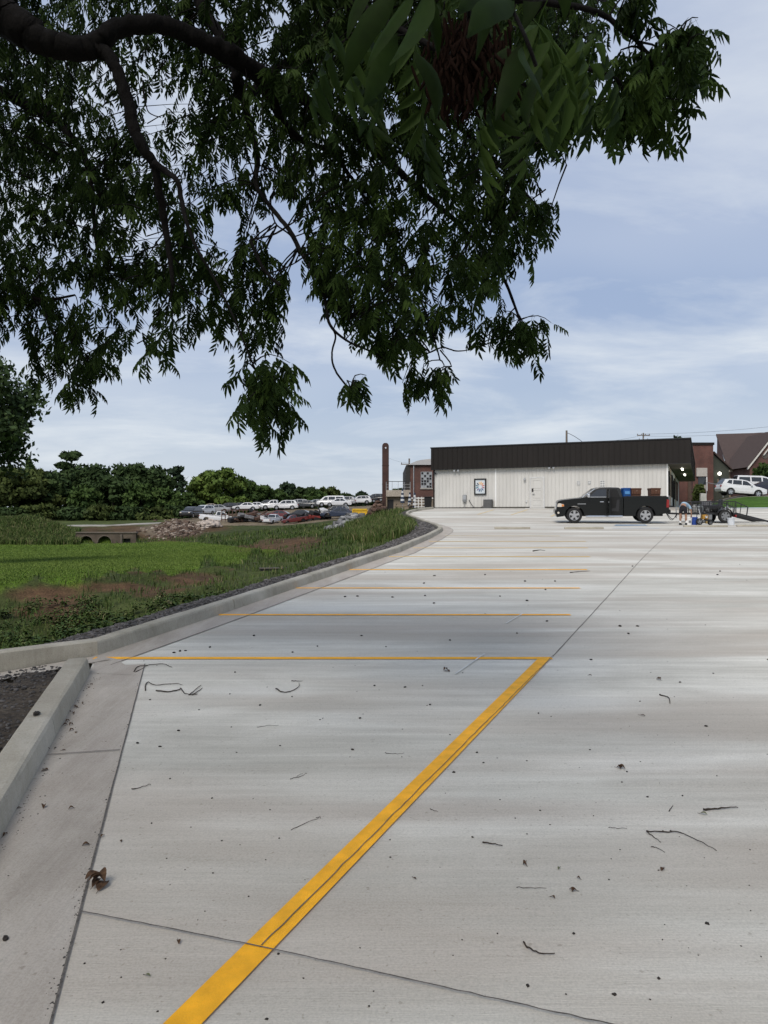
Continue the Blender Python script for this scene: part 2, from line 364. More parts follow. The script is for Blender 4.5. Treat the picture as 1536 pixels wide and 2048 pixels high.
def drape(name, a, b, wid, m, parent, up=.005, step=.4, wob=0):
    """strip of paint or joint lying on the lot between two ground points; width measured square to it"""
    a, b = Vector(a), Vector(b); d = b - a; nseg = max(1, int(d.length / step)); d2 = Vector((d.x, d.y, 0)).normalized(); sN = Vector((d2.y, -d2.x, 0)) * wid / 2
    vs = []; fs = []
    for i in range(nseg + 1):
        p = a + d * i / nseg; o = sN.normalized() * random.uniform(-wob, wob)
        for s in (-1, 1):
            q = p + sN * s * (1 + (random.uniform(-.25, .25) if wob else 0)) + o; vs.append((q.x, q.y, float(lot(q.y)) + up))
        if i: fs.append((2 * i - 2, 2 * i - 1, 2 * i + 1, 2 * i))
    return MB().add(vs, fs).build(name, m, parent)
LINES = [(188, 1104, 1317, M_yel, .105), (438, 1141, 1230, M_yel, .10), (584, 1160, 1176.5, M_yel, .10), (690, 1174, 1139.5, M_yel, .12),
         (778, 1180, 1113.5, M_yelw, .15), (826, 1176, 1096, M_yelw, .16), (858, 1172, 1083, M_yelw, .17), (890, 1120, 1072, M_yelf, .16)]
for x0, x1, y, m, wd in LINES:
    drape('painted_line', L(x0, y), L(x1, y), wd, m, parking, .006)
drape('painted_line', L(346, 2072), L(1088, 1319), .122, M_yel, parking, .010, .15)
for a, b in (((955, 1029), (988, 1019.5)), ((1022, 1030), (1055, 1019.5)), ((1102, 1033), (1118, 1025))):
    drape('painted_line', L(*a), L(*b), .12, M_yelf, parking, .008)
# saw-cut joints
drape('saw_cut_joint', L(523, 1897), L(1106, 1313), .006, M_crack, parking, .014, .08, .004)
drape('saw_cut_joint', L(1106, 1313), L(1345, 1060), .010, M_crack, parking, .005, .2, .002)
drape('saw_cut_joint', L(160, 1827), L(523, 1899), .007, M_crack, parking, .013, .05, .002)
drape('saw_cut_joint', L(523, 1899), L(1260, 2064), .007, M_crack, parking, .013, .05, .003)
drape('chalk_mark', L(910, 1350), L(969, 1309), .018, M_chalk, parking, .012)
drape('chalk_mark', L(1012, 1248), L(1046, 1228), .018, M_chalk, parking, .012)
# accessible bay marking, worn
bl = E('x', None, None); bpy.data.objects.remove(bl)
def patch(pts, m, name, up=.008):
    MB().poly([L(*q, up) for q in pts]).build(name, m, parking)
patch([(1228, 1052), (1296, 1052), (1290, 1049), (1232, 1049)], M_blue, 'painted_marking')
patch([(1224, 1057.5), (1320, 1057.5), (1318, 1055.5), (1226, 1055.5)], M_whitep, 'painted_marking')

def offs(pts, k):
    """offset a ground polyline sideways; k>0 is to the right of travel"""
    out = []
    for i, p in enumerate(pts):
        a = pts[max(i - 1, 0)]; b = pts[min(i + 1, len(pts) - 1)]
        d = Vector((b.x - a.x, b.y - a.y, 0)).normalized()
        out.append(Vector((p.x + d.y * k, p.y - d.x * k, 0)))
    return out
def dens(pts, step=.5):
    out = []
    for a, b in zip(pts, pts[1:]):
        m = max(1, int((b - a).length / step)); out += [a.lerp(b, i / m) for i in range(m)]
    return out + [pts[-1]]
def smoothpl(pts, it=2):
    for _ in range(it):
        q = [pts[0]]
        for a, b in zip(pts, pts[1:]): q += [a.lerp(b, .25), a.lerp(b, .75)]
        pts = q + [pts[-1]]
    return pts
def curb(name, pts, label, seg=3.0, h=.155, wtop=.17, endcap=True):
    root = E(name, label, 'kerb'); root['kind'] = 'structure'
    pts = dens(pts, .25)
    prof = [(.012, -.08), (0.0, .0), (-.022, h - .03), (-.034, h - .008), (-.06, h), (-.034 - wtop, h - .004), (-.06 - wtop, h - .03), (-.06 - wtop, -.25)]
    acc = 0; start = 0; runs = []
    for i in range(1, len(pts)):
        acc += (pts[i] - pts[i - 1]).length
        if acc >= seg or i == len(pts) - 1: runs.append((start, i)); start = i; acc = 0
    cols = [offs(pts, k) for k, _ in prof]
    for a, b in runs:
        vs = []; m = len(prof)
        for i in range(a, b + 1):
            for c, (k, z) in enumerate(prof):
                q = cols[c][i].copy()
                if i == b and b < len(pts) - 1: q = q.lerp(cols[c][i - 1], .05)
                vs.append((q.x + (random.uniform(-.003, .003) if z > .05 else 0), q.y, float(lot(pts[i].y)) + z + (random.uniform(-.003, .003) if z > .05 else 0)))
        fs = [(i * m + j, i * m + j + 1, (i + 1) * m + j + 1, (i + 1) * m + j) for i in range(b - a) for j in range(m - 1)]
        fs += [tuple(range(m)), tuple((b - a) * m + j for j in range(m))]
        MB().add(vs, fs).build('kerb_length', M_curb, root, smooth=False)
    return root
def gutter(name, pts, wid, label, up=.004):
    pts = dens(pts, .3); o = offs(pts, wid); i0 = offs(pts, -.02); vs = []; fs = []
    for i in range(len(pts)):
        for q in (i0[i], o[i]): vs.append((q.x, q.y, float(lot(q.y)) + up))
        if i: fs.append((2 * i - 2, 2 * i - 1, 2 * i + 1, 2 * i))
    g = MB().add(vs, fs).build(name, M_gut); tag(g, label, 'gutter', kind='structure')
    for i in range(len(o) - 1):
        pass
    j = MB(); a = offs(pts, wid - .003); b = offs(pts, wid + .007); vs = []; fs = []
    for i in range(len(pts)):
        for q in (a[i], b[i]): vs.append((q.x + random.uniform(-.002, .002), q.y, float(lot(q.y)) + up + .003))
        if i: fs.append((2 * i - 2, 2 * i - 1, 2 * i + 1, 2 * i))
    j.add(vs, fs).build('gutter_joint', M_crack, g)
    return g, o
nearpl = [nearstart, near1]
far_full = farpts[:-1] + smoothpl([farpts[-1]] + tippts, 2)
curb('near_kerb', nearpl, 'concrete kerb running along the gutter at the near left')
kf = curb('far_kerb', far_full, 'long concrete kerb curving along the left edge of the lot', wtop=.15)
gN, goN = gutter('near_gutter', [nearstart, near1 + dn * .25], .50, 'tan concrete gutter pan beside the near kerb')
gF, goF = gutter('far_gutter', [farpts[0] - (farpts[1] - farpts[0]).normalized() * .35] + farpts[:-1] + smoothpl([farpts[-1]] + tippts[:3], 1), .42, 'concrete gutter pan along the far kerb')
drape('gutter_joint', L(95, 1512), L(240, 1502), .010, M_crack, gN, .012, .05, .002)
# pale dirty margin along the near gutter joint
# flume between the two kerbs: apron slab and wing wall
fl = [L(181, 1346), L(196, 1311), L(-60, 1338) , L(-60, 1356)]
MB().poly([L(283, 1352, .006), L(233, 1319, .006), L(196, 1312, .006), L(181, 1347, .006)]).build('flume_apron', M_gut, gN)
wA = L(196, 1311); wB = L(-10, 1341); wdir = (wB - wA).normalized(); wB2 = wA + wdir * 3.6
fw = E('flume_wing', 'low concrete wing wall turning left at the kerb opening', 'wall'); fw['kind'] = 'structure'
prof = [(0, 0), (.02, .15), (.05, .165), (.19, .165), (.21, .14), (.21, -.3)]
nrm = Vector((-wdir.y, wdir.x, 0)); 
if nrm.y < 0: nrm = -nrm
vs = []; fs = []
for i in range(13):
    t = i / 12; p = wA + (wB2 - wA) * t; zt = wA.z - .02 * t
    sh = .16 * sstep(0, .25, t)
    for k, z in [(0, -.25)] + prof:
        q = p + nrm * k; vs.append((q.x, q.y, zt + (z - .10 * t + .02 * math.sin(t * 3) if z > 0 else z - .1)))
m = len(prof) + 1
fs = [(i * m + j, i * m + j + 1, (i + 1) * m + j + 1, (i + 1) * m + j) for i in range(12) for j in range(m - 1)] + [tuple(range(m)), tuple(12 * m + j for j in range(m))]
MB().add(vs, fs).build('wing_wall', M_curb, fw)
fb = MB(); A0 = near1; nd = -nrm
vs = [wA + nd * .01 + Vector((0, 0, .003)), wB2 + nd * .01 + Vector((0, 0, -.10)), wB2 + nd * .42 + Vector((0, 0, -.10)), wA + nd * .33 + Vector((0, 0, .003))]
fb.poly(vs).build('flume_floor', M_gut, fw)

# wheel stops
def wheelstop(px0, px1, py, label):
    a, b = L(px0, py), L(px1, py); r = E('wheel_stop', label, 'wheel stop', (a + b) / 2, math.atan2(b.y - a.y, b.x - a.x), 'wheel stops across the lot')
    ln = (b - a).length / 2
    prof = [(-.075, 0), (.075, 0), (.055, .08), (.035, .095), (-.035, .095), (-.055, .08)]
    vs = [(x, y, z) for x in (-ln, ln) for y, z in prof]; k = 6
    MB().add(vs, [tuple(range(6)), tuple(range(11, 5, -1))] + [(i, (i + 1) % k, (i + 1) % k + k, i + k) for i in range(k)]).build('concrete_bar', M_curb, r, .012)
    for s in (-.6, .6): MB().lathe([(.02, .094), (.02, .101)], (s * ln, 0, 0), 8).build('anchor_pin', M_grey, r)
wheelstop(989, 1060, 1058, 'leftmost concrete wheel stop, left of the pickup truck')
wheelstop(1129, 1207, 1058, 'concrete wheel stop in front of the pickup front wheel')
wheelstop(1367, 1455, 1054, 'pale wheel stop in front of the buckets and striping machine')
wheelstop(1473, 1560, 1053, 'pale wheel stop at the right edge under the trailer ramp')

# ================================================================== terrain left of the kerb
CP = []
def cp(px, py, d): p = P(px, py, d); CP.append((p.x, p.y, p.z))
for y in (-2, 1, 4, 6.5):
    for s in (.5, 2.5, 5): CP.append((float(Xb(y)) - s, y, float(lot(y)) + .08 - .02 * s))
    CP.append((float(Xb(y)) - 12, y, float(lot(y)) - .4))
for y in (9.5, 12, 15, 18):
    for s, dz in ((.5, .05), (1.4, -.16), (2.8, -1.0), (4.4, -1.5)): CP.append((float(Xb(y)) - s, y, float(lot(y)) + dz))
for y in (22, 26):
    for s, dz in ((.5, .05), (1.3, -.10), (2.6, -.5)): CP.append((float(Xb(y)) - s, y, float(lot(y)) + dz))
for y in (30, 36, 42, 48, 55, 62):
    for s, dz in ((.5, .06), (1.6, 0.05)): CP.append((float(Xb(y)) - s, y, float(lot(y)) + dz))
for q in [(0, 1168, 21), (-300, 1170, 21), (150, 1160, 22), (0, 1192, 20.75), (150, 1184, 21.6), (300, 1166, 23.1), (420, 1150, 24.6), (0, 1240, 19.0), (130, 1232, 19.2), (280, 1190, 20.6), (250, 1210, 19.4), (-300, 1240, 18.6), (-300, 1192, 20.7), (300, 1146, 23.5), (420, 1136, 25), (500, 1126, 27), (0, 1120, 36), (250, 1112, 38), (450, 1108, 38), (0, 1095, 60), (250, 1092, 62), (400, 1093, 56),
          (-200, 1092, 62), (150, 1091, 78), (250, 1091, 78), (100, 1089, 64), (10, 1089, 64), (0, 1043, 73), (70, 1040, 73), (110, 1052, 73), (140, 1072, 74), (-200, 1040, 73), (30, 1064, 68), (0, 1050, 84), (90, 1049, 84),
          (150, 1064, 87), (270, 1064, 87), (110, 1053, 95), (210, 1053, 95), (300, 1050, 95), (0, 1048, 100), (-300, 1048, 100), (200, 1045, 110), (0, 1035, 130), (150, 1036, 130), (300, 1036, 130), (-300, 1035, 130), (0, 1031, 155), (300, 1032, 150), (-300, 1030, 150),
          (300, 1086, 76), (340, 1078, 78), (290, 1068, 86), (360, 1056, 90), (330, 1062, 88), (345, 1042, 104), (400, 1049, 95), (400, 1070, 74), (440, 1062, 78), (430, 1050, 94), (500, 1049, 92), (560, 1048, 90), (640, 1046, 86), (400, 1036, 125), (500, 1031, 135), (600, 1025, 150), (690, 1021, 150), (740, 1014, 150), (350, 1034, 135),
          (460, 1082, 60), (560, 1078, 56), (640, 1068, 56), (520, 1102, 42), (600, 1100, 40), (680, 1085, 42), (700, 1062, 56), (740, 1048, 62), (780, 1050, 50), (820, 1046, 48), (540, 1122, 30), (580, 1128, 28), (700, 1040, 72), (745, 1030, 85), (780, 1027, 82), (820, 1022, 78), (700, 1030, 100), (760, 1010, 120), (820, 1008, 120),
          (0, 1020, 260), (400, 1018, 260), (700, 1008, 260), (-600, 1030, 260), (1000, 1000, 260), (-700, 1060, 120), (-500, 1080, 60), (0, 1015, 420), (800, 1000, 420)]: cp(*q)
C = np.array(CP); n = len(C)
def phi(r): return r
Dm = phi(np.linalg.norm(C[:, None, :2] - C[None, :, :2], axis=2)) + np.eye(n) * -.02
A = np.zeros((n + 3, n + 3)); A[:n, :n] = Dm; A[:n, n] = 1; A[:n, n + 1:] = C[:, :2]; A[n, :n] = 1; A[n + 1:, :n] = C[:, :2].T
W = np.linalg.solve(A, np.concatenate([C[:, 2], [0, 0, 0]]))
def rough(x, y):
    return (np.sin(x * 1.7 + np.sin(y * 1.3) * 1.2) * np.sin(y * 2.1 + x * .6) * .5 + np.sin(x * 4.3 + y * 1.1) * np.sin(y * 3.7 - x * 2.2) * .3)
def tz(x, y):
    x = np.atleast_1d(np.asarray(x, float)); y = np.atleast_1d(np.asarray(y, float)); out = np.zeros(len(x))
    for i in range(0, len(x), 20000):
        X, Y = x[i:i + 20000], y[i:i + 20000]
        r = np.sqrt((X[:, None] - C[None, :, 0]) ** 2 + (Y[:, None] - C[None, :, 1]) ** 2)
        out[i:i + 20000] = r @ W[:-3] + W[-3] + W[-2] * X + W[-1] * Y
    s = Xb(y) - x
    z = out + rough(x, y) * .10 * sstep(1.2, 2.5, s) * (1 - .75 * lawn_f(x, y, out))
    k = sstep(.45, 1.5, s)
    z = (lot(y) + .075 + .012 * rough(x * 5, y * 5)) * (1 - k) + z * k
    # channel of the flume
    fy = (y > near1.y - .02) & (y < 12); wl = wA.x + (wA.y - y) * 0
    d = (y - wA.y) * (-wdir.x) + (x - wA.x) * wdir.y   # distance on the far side of the wing line
    side = (x - wA.x) * nrm.x + (y - wA.y) * nrm.y
    ch = (side < .1) & (side > -.45) & (s > .0) & (s < 4.2)
    z = np.where(ch, np.minimum(z, lot(np.full_like(y, wA.y)) - .35 - .04 * s), z)
    qx = 768 + F * x / np.maximum(y, 1)
    inc = (qx > 148) & (qx < 274)
    z = np.where(inc & (y < 81.3) & (y > 66), np.minimum(z, EYE - 53 / F * y), z)
    z = np.where(inc & (y >= 81.3) & (y < 95), np.maximum(z, EYE - 26 / F * 81), z)
    return z
def lawn_f(x, y, z):
    px, py = proj(x, y, z)
    edge = np.interp(px, [-400, 0, 150, 300, 400, 500, 560, 620], [1172, 1168, 1160, 1146, 1134, 1118, 1100, 1090])
    top = np.interp(px, [-400, 140, 160, 290, 330, 400, 480, 560], [1088, 1088, 1088, 1086, 1082, 1086, 1095, 1102])
    edge = edge + 9 * np.sin(px * .045 + 2 * np.sin(px * .013)) + 5 * np.sin(px * .13 + 1)
    return ((py < edge) & (py > top) & (y > 15) & (px < 560)).astype(float)
rows = np.concatenate([np.arange(-3, 8, .4), np.arange(8, 34, .22), 34 * (70 / 34) ** np.linspace(0, 1, 50, endpoint=False), np.arange(70, 96, .45), 96 * (420 / 96) ** np.linspace(0, 1, 60)])
ss = np.concatenate([[.05, .12, .25], np.arange(.4, 12, .22), 12 * (300 / 12) ** np.linspace(0, 1, 90)])
YY, SS = np.meshgrid(rows, ss, indexing='ij'); XX = Xb(YY) - SS
# beyond the building the sheet also spreads to the right
X1 = XX.ravel(); Y1 = YY.ravel(); Z1 = tz(X1, Y1)
nr, nc = YY.shape
idx = np.arange(nr * nc).reshape(nr, nc)
FQ = np.stack([idx[:-1, :-1], idx[1:, :-1], idx[1:, 1:], idx[:-1, 1:]], -1).reshape(-1, 4)
px, py = proj(X1, Y1, Z1); S1 = SS.ravel()
GR = np.array([.046, .058, .020]); LAWN = np.array([.075, .130, .016]); DIRT = np.array([.080, .047, .030]); GRAV = np.array([.072, .067, .064]); YARD = np.array([.17, .135, .105]); FIELD = np.array([.12, .10, .055]); SOIL = np.array([.060, .050, .044])
colr = np.tile(GR, (len(X1), 1))
def blend(c, f): 
    global colr
    f = np.clip(f, 0, 1)[:, None]; colr = colr * (1 - f) + np.array(c) * f
def ell(cx, cy, rx, ry, soft=.5): 
    q = ((px - cx) / rx) ** 2 + ((py - cy) / ry) ** 2
    return 1 - sstep(1 - soft, 1 + soft, q)
blend(LAWN, lawn_f(X1, Y1, Z1))
blend(FIELD, (py < 1048) & (Y1 > 88) & (px < 360))
blend(GR * 1.3, (py < 1052) & (py > 1040) & (Y1 > 88) & (px < 330) & (px > 90) & (np.sin(X1 * .1) > -.5))
for e_ in [(90, 1190, 75, 17), (135, 1222, 60, 24), (215, 1175, 90, 9), (60, 1225, 40, 12), (300, 1185, 40, 10), (390, 1158, 55, 12), (560, 1092, 60, 16), (610, 1085, 40, 12), (500, 1100, 40, 10), (185, 1060, 22, 7), (250, 1058, 40, 9), (330, 1068, 70, 16), (390, 1056, 70, 9), (130, 1240, 30, 22)]: blend(DIRT, ell(*e_) * .85)
edge_ = np.interp(px, [-400, 0, 150, 300, 400, 500], [1172, 1168, 1160, 1146, 1134, 1118])
edge_ = edge_ + 9 * np.sin(px * .045 + 2 * np.sin(px * .013)) + 5 * np.sin(px * .13 + 1)
bk = (py > edge_ - 2) & (py < edge_ + 46) & (px < 470) & (Y1 > 14) & (Y1 < 30)
blend(DIRT, bk * np.clip(.05 + 2.2 * rough(X1 * .8 + 3, Y1 * 1.3), 0, .9))
blend(YARD, ((Y1 > 84) & (px > 350) & (px < 800) & (py < 1051)) * .9)
blend(YARD * .8, ell(340, 1060, 60, 14))
blend(GRAV, (1 - sstep(.95, 1.35, S1 + .25 * rough(X1 * 2, Y1 * 2))) * (Y1 < 34))
blend(GRAV, (1 - sstep(.6, .9, S1)) * (Y1 >= 34))
blend(SOIL, (Y1 < near1.y + .2) * (1 - sstep(6, 9, S1)))
cols = np.concatenate([colr, np.ones((len(colr), 1))], 1)
Mt = bpy.data.materials.new('ground_cover'); Mt.use_nodes = True; t = Mt.node_tree; b = t.nodes['Principled BSDF']; b.inputs['Roughness'].default_value = .95; b.inputs['Specular IOR Level'].default_value = .1
at = t.nodes.new('ShaderNodeAttribute'); at.attribute_name = 'ground'; co = t.nodes.new('ShaderNodeTexCoord')
last = at.outputs['Color']
for sc, lo, hi in ((.35, .72, 1.3), (3.0, .7, 1.3), (22, .6, 1.4)):
    nz = t.nodes.new('ShaderNodeTexNoise'); nz.inputs['Scale'].default_value = sc; nz.inputs['Detail'].default_value = 6; t.links.new(co.outputs['Object'], nz.inputs['Vector'])
    rp = t.nodes.new('ShaderNodeValToRGB'); t.links.new(nz.outputs['Fac'], rp.inputs[0]); rp.color_ramp.elements[0].position = .3; rp.color_ramp.elements[1].position = .7
    rp.color_ramp.elements[0].color = (lo, lo, lo, 1); rp.color_ramp.elements[1].color = (hi, hi, hi * .95, 1)
    mx = t.nodes.new('ShaderNodeMixRGB'); mx.blend_type = 'MULTIPLY'; mx.inputs[0].default_value = 1; t.links.new(last, mx.inputs[1]); t.links.new(rp.outputs[0], mx.inputs[2]); last = mx.outputs[0]
t.links.new(last, b.inputs['Base Color'])
nz = t.nodes.new('ShaderNodeTexNoise'); nz.inputs['Scale'].default_value = 14; nz.inputs['Detail'].default_value = 6; t.links.new(co.outputs['Object'], nz.inputs['Vector'])
bp = t.nodes.new('ShaderNodeBump'); bp.inputs['Strength'].default_value = .8; bp.inputs['Distance'].default_value = .06; t.links.new(nz.outputs['Fac'], bp.inputs['Height']); t.links.new(bp.outputs[0], b.inputs['Normal'])
terr = link('terrain', npmesh('terrain', np.stack([X1, Y1, Z1], 1), FQ, Mt, cols=cols, smooth=True)); tag(terr, 'creek bank, lawn and salvage yard ground left of the lot', 'ground', kind='structure')
def plain(name, V, Fq, col, label):
    c = np.tile(np.array([*col, 1.0]), (len(V), 1)); o = link(name, npmesh(name, V, Fq, Mt, cols=c, smooth=True)); return tag(o, label, 'ground', kind='structure')
# distant ground reaching the horizon
q = 5000
plain('distant_ground', [(-q, -40, -2.2), (q, -40, -2.2), (q, q, -2.2), (-q, q, -2.2)], [(0, 1, 2, 3)], (.06, .08, .03), 'flat country reaching to the horizon')
# rising ground behind and right of the building
def rz_(x, y):
    base = np.interp(y, [40, 57, 68, 80, 110, 220, 420], [2.6, 2.76, 3.62, 4.45, 5.2, 6.5, 8]); side = 20.4 + (y - 55) * .42
    k = sstep(1.0, 7, x - side)
    low = np.interp(y, [40, 60, 85, 110, 220, 420], [2.6, 2.74, 3.3, 4.6, 6.0, 8])
    z = low * (1 - k) + base * k
    return z
gx = np.linspace(-2, 150, 110); gy = np.concatenate([np.linspace(57.4, 120, 90), np.linspace(123, 420, 40)])
GX, GY = np.meshgrid(gx, gy); GXs = np.where(GX < 1, Xb(np.minimum(GY, 62)) - .3, GX)
fx, fy = GX.ravel(), GY.ravel()
keep = np.ones(len(fx), bool)
zz = rz_(fx, fy); zz = np.where((fx < 24) & (fy < 66.5), np.minimum(zz, lot(fy) - .06), zz); zz = np.where((fx < 5), np.minimum(zz, tz(np.maximum(np.minimum(fx, Xb(fy) - 2), -50), fy) + (zz - zz) ), zz)
nx = len(gx); ii = np.arange(len(fx)).reshape(GY.shape)
FR = np.stack([ii[:-1, :-1], ii[:-1, 1:], ii[1:, 1:], ii[1:, :-1]], -1).reshape(-1, 4)
cr = np.tile(np.array([.055, .115, .018, 1.0]), (len(fx), 1))
dk = (fy > 83) | (fx < 24); cr[dk] = (.11, .095, .06, 1)
road = (fy > 76) & (fy < 90) & (fx > 33); cr[road] = (.16, .15, .14, 1)
hl = link('hillside_lawn', npmesh('hillside_lawn', np.stack([fx, fy, zz], 1), FR, Mt, cols=cr, smooth=True)); tag(hl, 'green lawn and ground rising behind the building', 'ground', kind='structure')
lotx0 = L(1440, 1017)

# path beyond the culvert
pts = [P(x, y, d) for x, y, d in ((112, 1053, 95), (160, 1053, 95), (210, 1052.5, 95), (260, 1051, 96), (330, 1047.5, 98))]
vs = []; fs = []
for i, p in enumerate(pts):
    for dy in (0, 2.2):
        zz_ = float(tz([p.x], [p.y + dy])[0]); vs.append((p.x, p.y + dy, max(p.z, zz_) + .10))
    vs.append((p.x, p.y, p.z - .5))
    if i: b0 = 3 * i; fs += [(b0 - 3, b0, b0 + 1, b0 - 2), (b0 - 1, b0 + 2, b0, b0 - 3)]
pt = MB().add(vs, fs).build('footpath', M_conc); tag(pt, 'pale footpath crossing behind the culvert', 'path', kind='structure')

# ================================================================== grass, weeds, gravel
def blades(name, X, Y, h, wd, tn, m, label, lean=.45, parent=None, kind='stuff', z=None):
    n = len(X); Z = tz(X, Y) if z is None else z
    a = rng.uniform(0, 2 * np.pi, n); hh = h * rng.uniform(.5, 1.35, n); ww = wd * rng.uniform(.6, 1.4, n)
    ln = lean * rng.uniform(.1, 1.3, n); la = rng.uniform(0, 2 * np.pi, n)
    dx, dy = np.cos(a) * ww / 2, np.sin(a) * ww / 2; lx, ly = np.cos(la) * ln * hh, np.sin(la) * ln * hh
    V = np.zeros((n, 5, 3))
    V[:, 0] = np.stack([X - dx, Y - dy, Z - .02], 1); V[:, 1] = np.stack([X + dx, Y + dy, Z - .02], 1)
    V[:, 2] = np.stack([X + dx * .8 + lx * .35, Y + dy * .8 + ly * .35, Z + hh * .6], 1); V[:, 3] = np.stack([X - dx * .8 + lx * .35, Y - dy * .8 + ly * .35, Z + hh * .6], 1)
    V[:, 4] = np.stack([X + lx, Y + ly, Z + hh * (1 - .3 * ln)], 1)
    b = np.arange(n)[:, None] * 5
    T = np.concatenate([b + np.array([[0, 1, 2]]), b + np.array([[0, 2, 3]]), b + np.array([[3, 2, 4]])])
    tt = np.repeat(tn, 5)
    o = link(name, npmesh(name, V.reshape(-1, 3), T, m, tint=tt)); return tag(o, label, 'grass', kind=kind)
M_lawn = mat('lawn_grass', (.1, .2, .03), .7, tint=[(.074, .120, .020), (.104, .156, .028), (.142, .192, .042)], spec=.2)
M_weed = mat('rough_grass', (.1, .2, .03), .75, tint=[(.022, .046, .010), (.042, .074, .015), (.076, .110, .026), (.20, .18, .09)], spec=.2)
def pick(n, px0, px1, py0, py1, dlo, dhi):
    """random ground points, denser when nearer, kept when they fall in a window of the view"""
    d = dlo * (dhi / dlo) ** rng.uniform(0, 1, n); u = rng.uniform(px0, px1, n); X = (u - 768) / F * d * 1.0
    Z = tz(X, d); a, b_ = proj(X, d, Z)
    k = (b_ > py0) & (b_ < py1) & (a > px0) & (a < px1) & ((Xb(d) - X) > .3)
    return X[k], d[k], Z[k], a[k], b_[k]
X, Y, Z, a, b_ = pick(160000, -60, 580, 1080, 1180, 17, 88)
k = lawn_f(X, Y, Z) > 0
blades('lawn', X[k], Y[k], .035 + .0006 * Y[k], .012 + .0007 * Y[k], np.clip(.5 + .12 * np.sin(X[k] * .1 + Y[k] * .55) + rng.normal(0, .16, k.sum()), 0, 1), M_lawn, 'mown green lawn beyond the ditch', z=Z[k])
# weeds on the banks
def clumpy(X, Y, s): return .5 + .5 * np.sin(X * s + 1.7 * np.sin(Y * s * .8)) * np.sin(Y * s * 1.2 + 1.3 * np.sin(X * s * .9))
X, Y, Z, a, b_ = pick(120000, -60, 900, 1030, 1345, 7.5, 70)
bare = np.zeros(len(X))
for e_ in [(90, 1188, 68, 15), (135, 1220, 52, 20), (215, 1174, 80, 7), (390, 1158, 48, 10), (560, 1092, 55, 14), (610, 1085, 36, 10), (130, 1240, 22, 16), (330, 1066, 60, 15)]:
    bare = np.maximum(bare, (((a - e_[0]) / e_[2]) ** 2 + ((b_ - e_[1]) / e_[3]) ** 2 < 1) * .88)
sS = Xb(Y) - X
k = (lawn_f(X, Y, Z) == 0) & (sS > np.where(Y < 34, 1.15 + .35 * clumpy(X, Y, 2.3), .8)) & (rng.uniform(0, 1, len(X)) > bare) & (rng.uniform(0, 1, len(X)) < np.where(Y < 30, .08 + .6 * clumpy(X, Y, 1.6) ** 1.5, .12 + .85 * clumpy(X, Y, 1.6)))
k &= ~((b_ < 1050) & (a < 740) & (Y > 60))
X, Y, Z, a, b_ = X[k], Y[k], Z[k], a[k], b_[k]
hgt = .07 + .16 * clumpy(X, Y, .9) ** 2 + .0028 * Y
blades('bank_weeds', X, Y, hgt, .008 + .0007 * Y, np.clip(.42 + .35 * (clumpy(X + 3, Y, .7) - .5) + rng.normal(0, .2, len(X)), 0, 1), M_weed, 'rough grass and weeds covering the ditch banks', lean=.7, z=Z)
# tall grass on the mound and the corner by the kerb tip
X, Y, Z, a, b_ = pick(60000, -80, 160, 1030, 1090, 62, 86)
k = (rng.uniform(0, 1, len(X)) < .7)
blades('mound_grass', X[k], Y[k], .55, .07, np.clip(.55 + rng.normal(0, .22, k.sum()), 0, 1), M_weed, 'tall grass on the mound left of the culvert', lean=.6, z=Z[k])
X, Y, Z, a, b_ = pick(50000, 690, 860, 1025, 1085, 28, 66)
k = (Xb(Y) - X > 1.1) & (rng.uniform(0, 1, len(X)) < .55)
blades('kerb_corner_grass', X[k], Y[k], .42, .035, np.clip(.6 + rng.normal(0, .2, k.sum()), 0, 1), M_weed, 'tall green grass inside the kerb corner', lean=.5, z=Z[k])
# broad-leaved weeds near the kerb opening
n = 5600; X = -rng.uniform(3.2, 10.6, n); Y = rng.uniform(9.2, 20, n); k = (Xb(Y) - X > 1.3) & (clumpy(X, Y, 1.9) > .45); X, Y = X[k], Y[k]; Z = tz(X, Y)
Vv = []; Tt = []; Ti = []
for x, y, z in zip(X, Y, Z):
    hh = rng.uniform(.05, .32); tn = np.clip(.45 + rng.normal(0, .2), 0, 1)
    for q_ in range(6):
        an = rng.uniform(0, 6.28); l = rng.uniform(.06, .15); wdt = l * .34; zt = z + hh * rng.uniform(.3, 1); c, s_ = math.cos(an), math.sin(an); b0 = len(Vv)
        Vv += [(x + c * .01, y + s_ * .01, zt), (x + c * l * .5 - s_ * wdt, y + s_ * l * .5 + c * wdt, zt + .02), (x + c * l, y + s_ * l, zt - .015), (x + c * l * .5 + s_ * wdt, y + s_ * l * .5 - c * wdt, zt + .02)]
        Tt.append((b0, b0 + 1, b0 + 2, b0 + 3)); Ti += [tn] * 4
o = link('broadleaf_weeds', npmesh('broadleaf_weeds', Vv, Tt, M_weed, tint=Ti)); tag(o, 'low broad leaved weeds in the ditch by the kerb opening', 'weeds', kind='stuff')
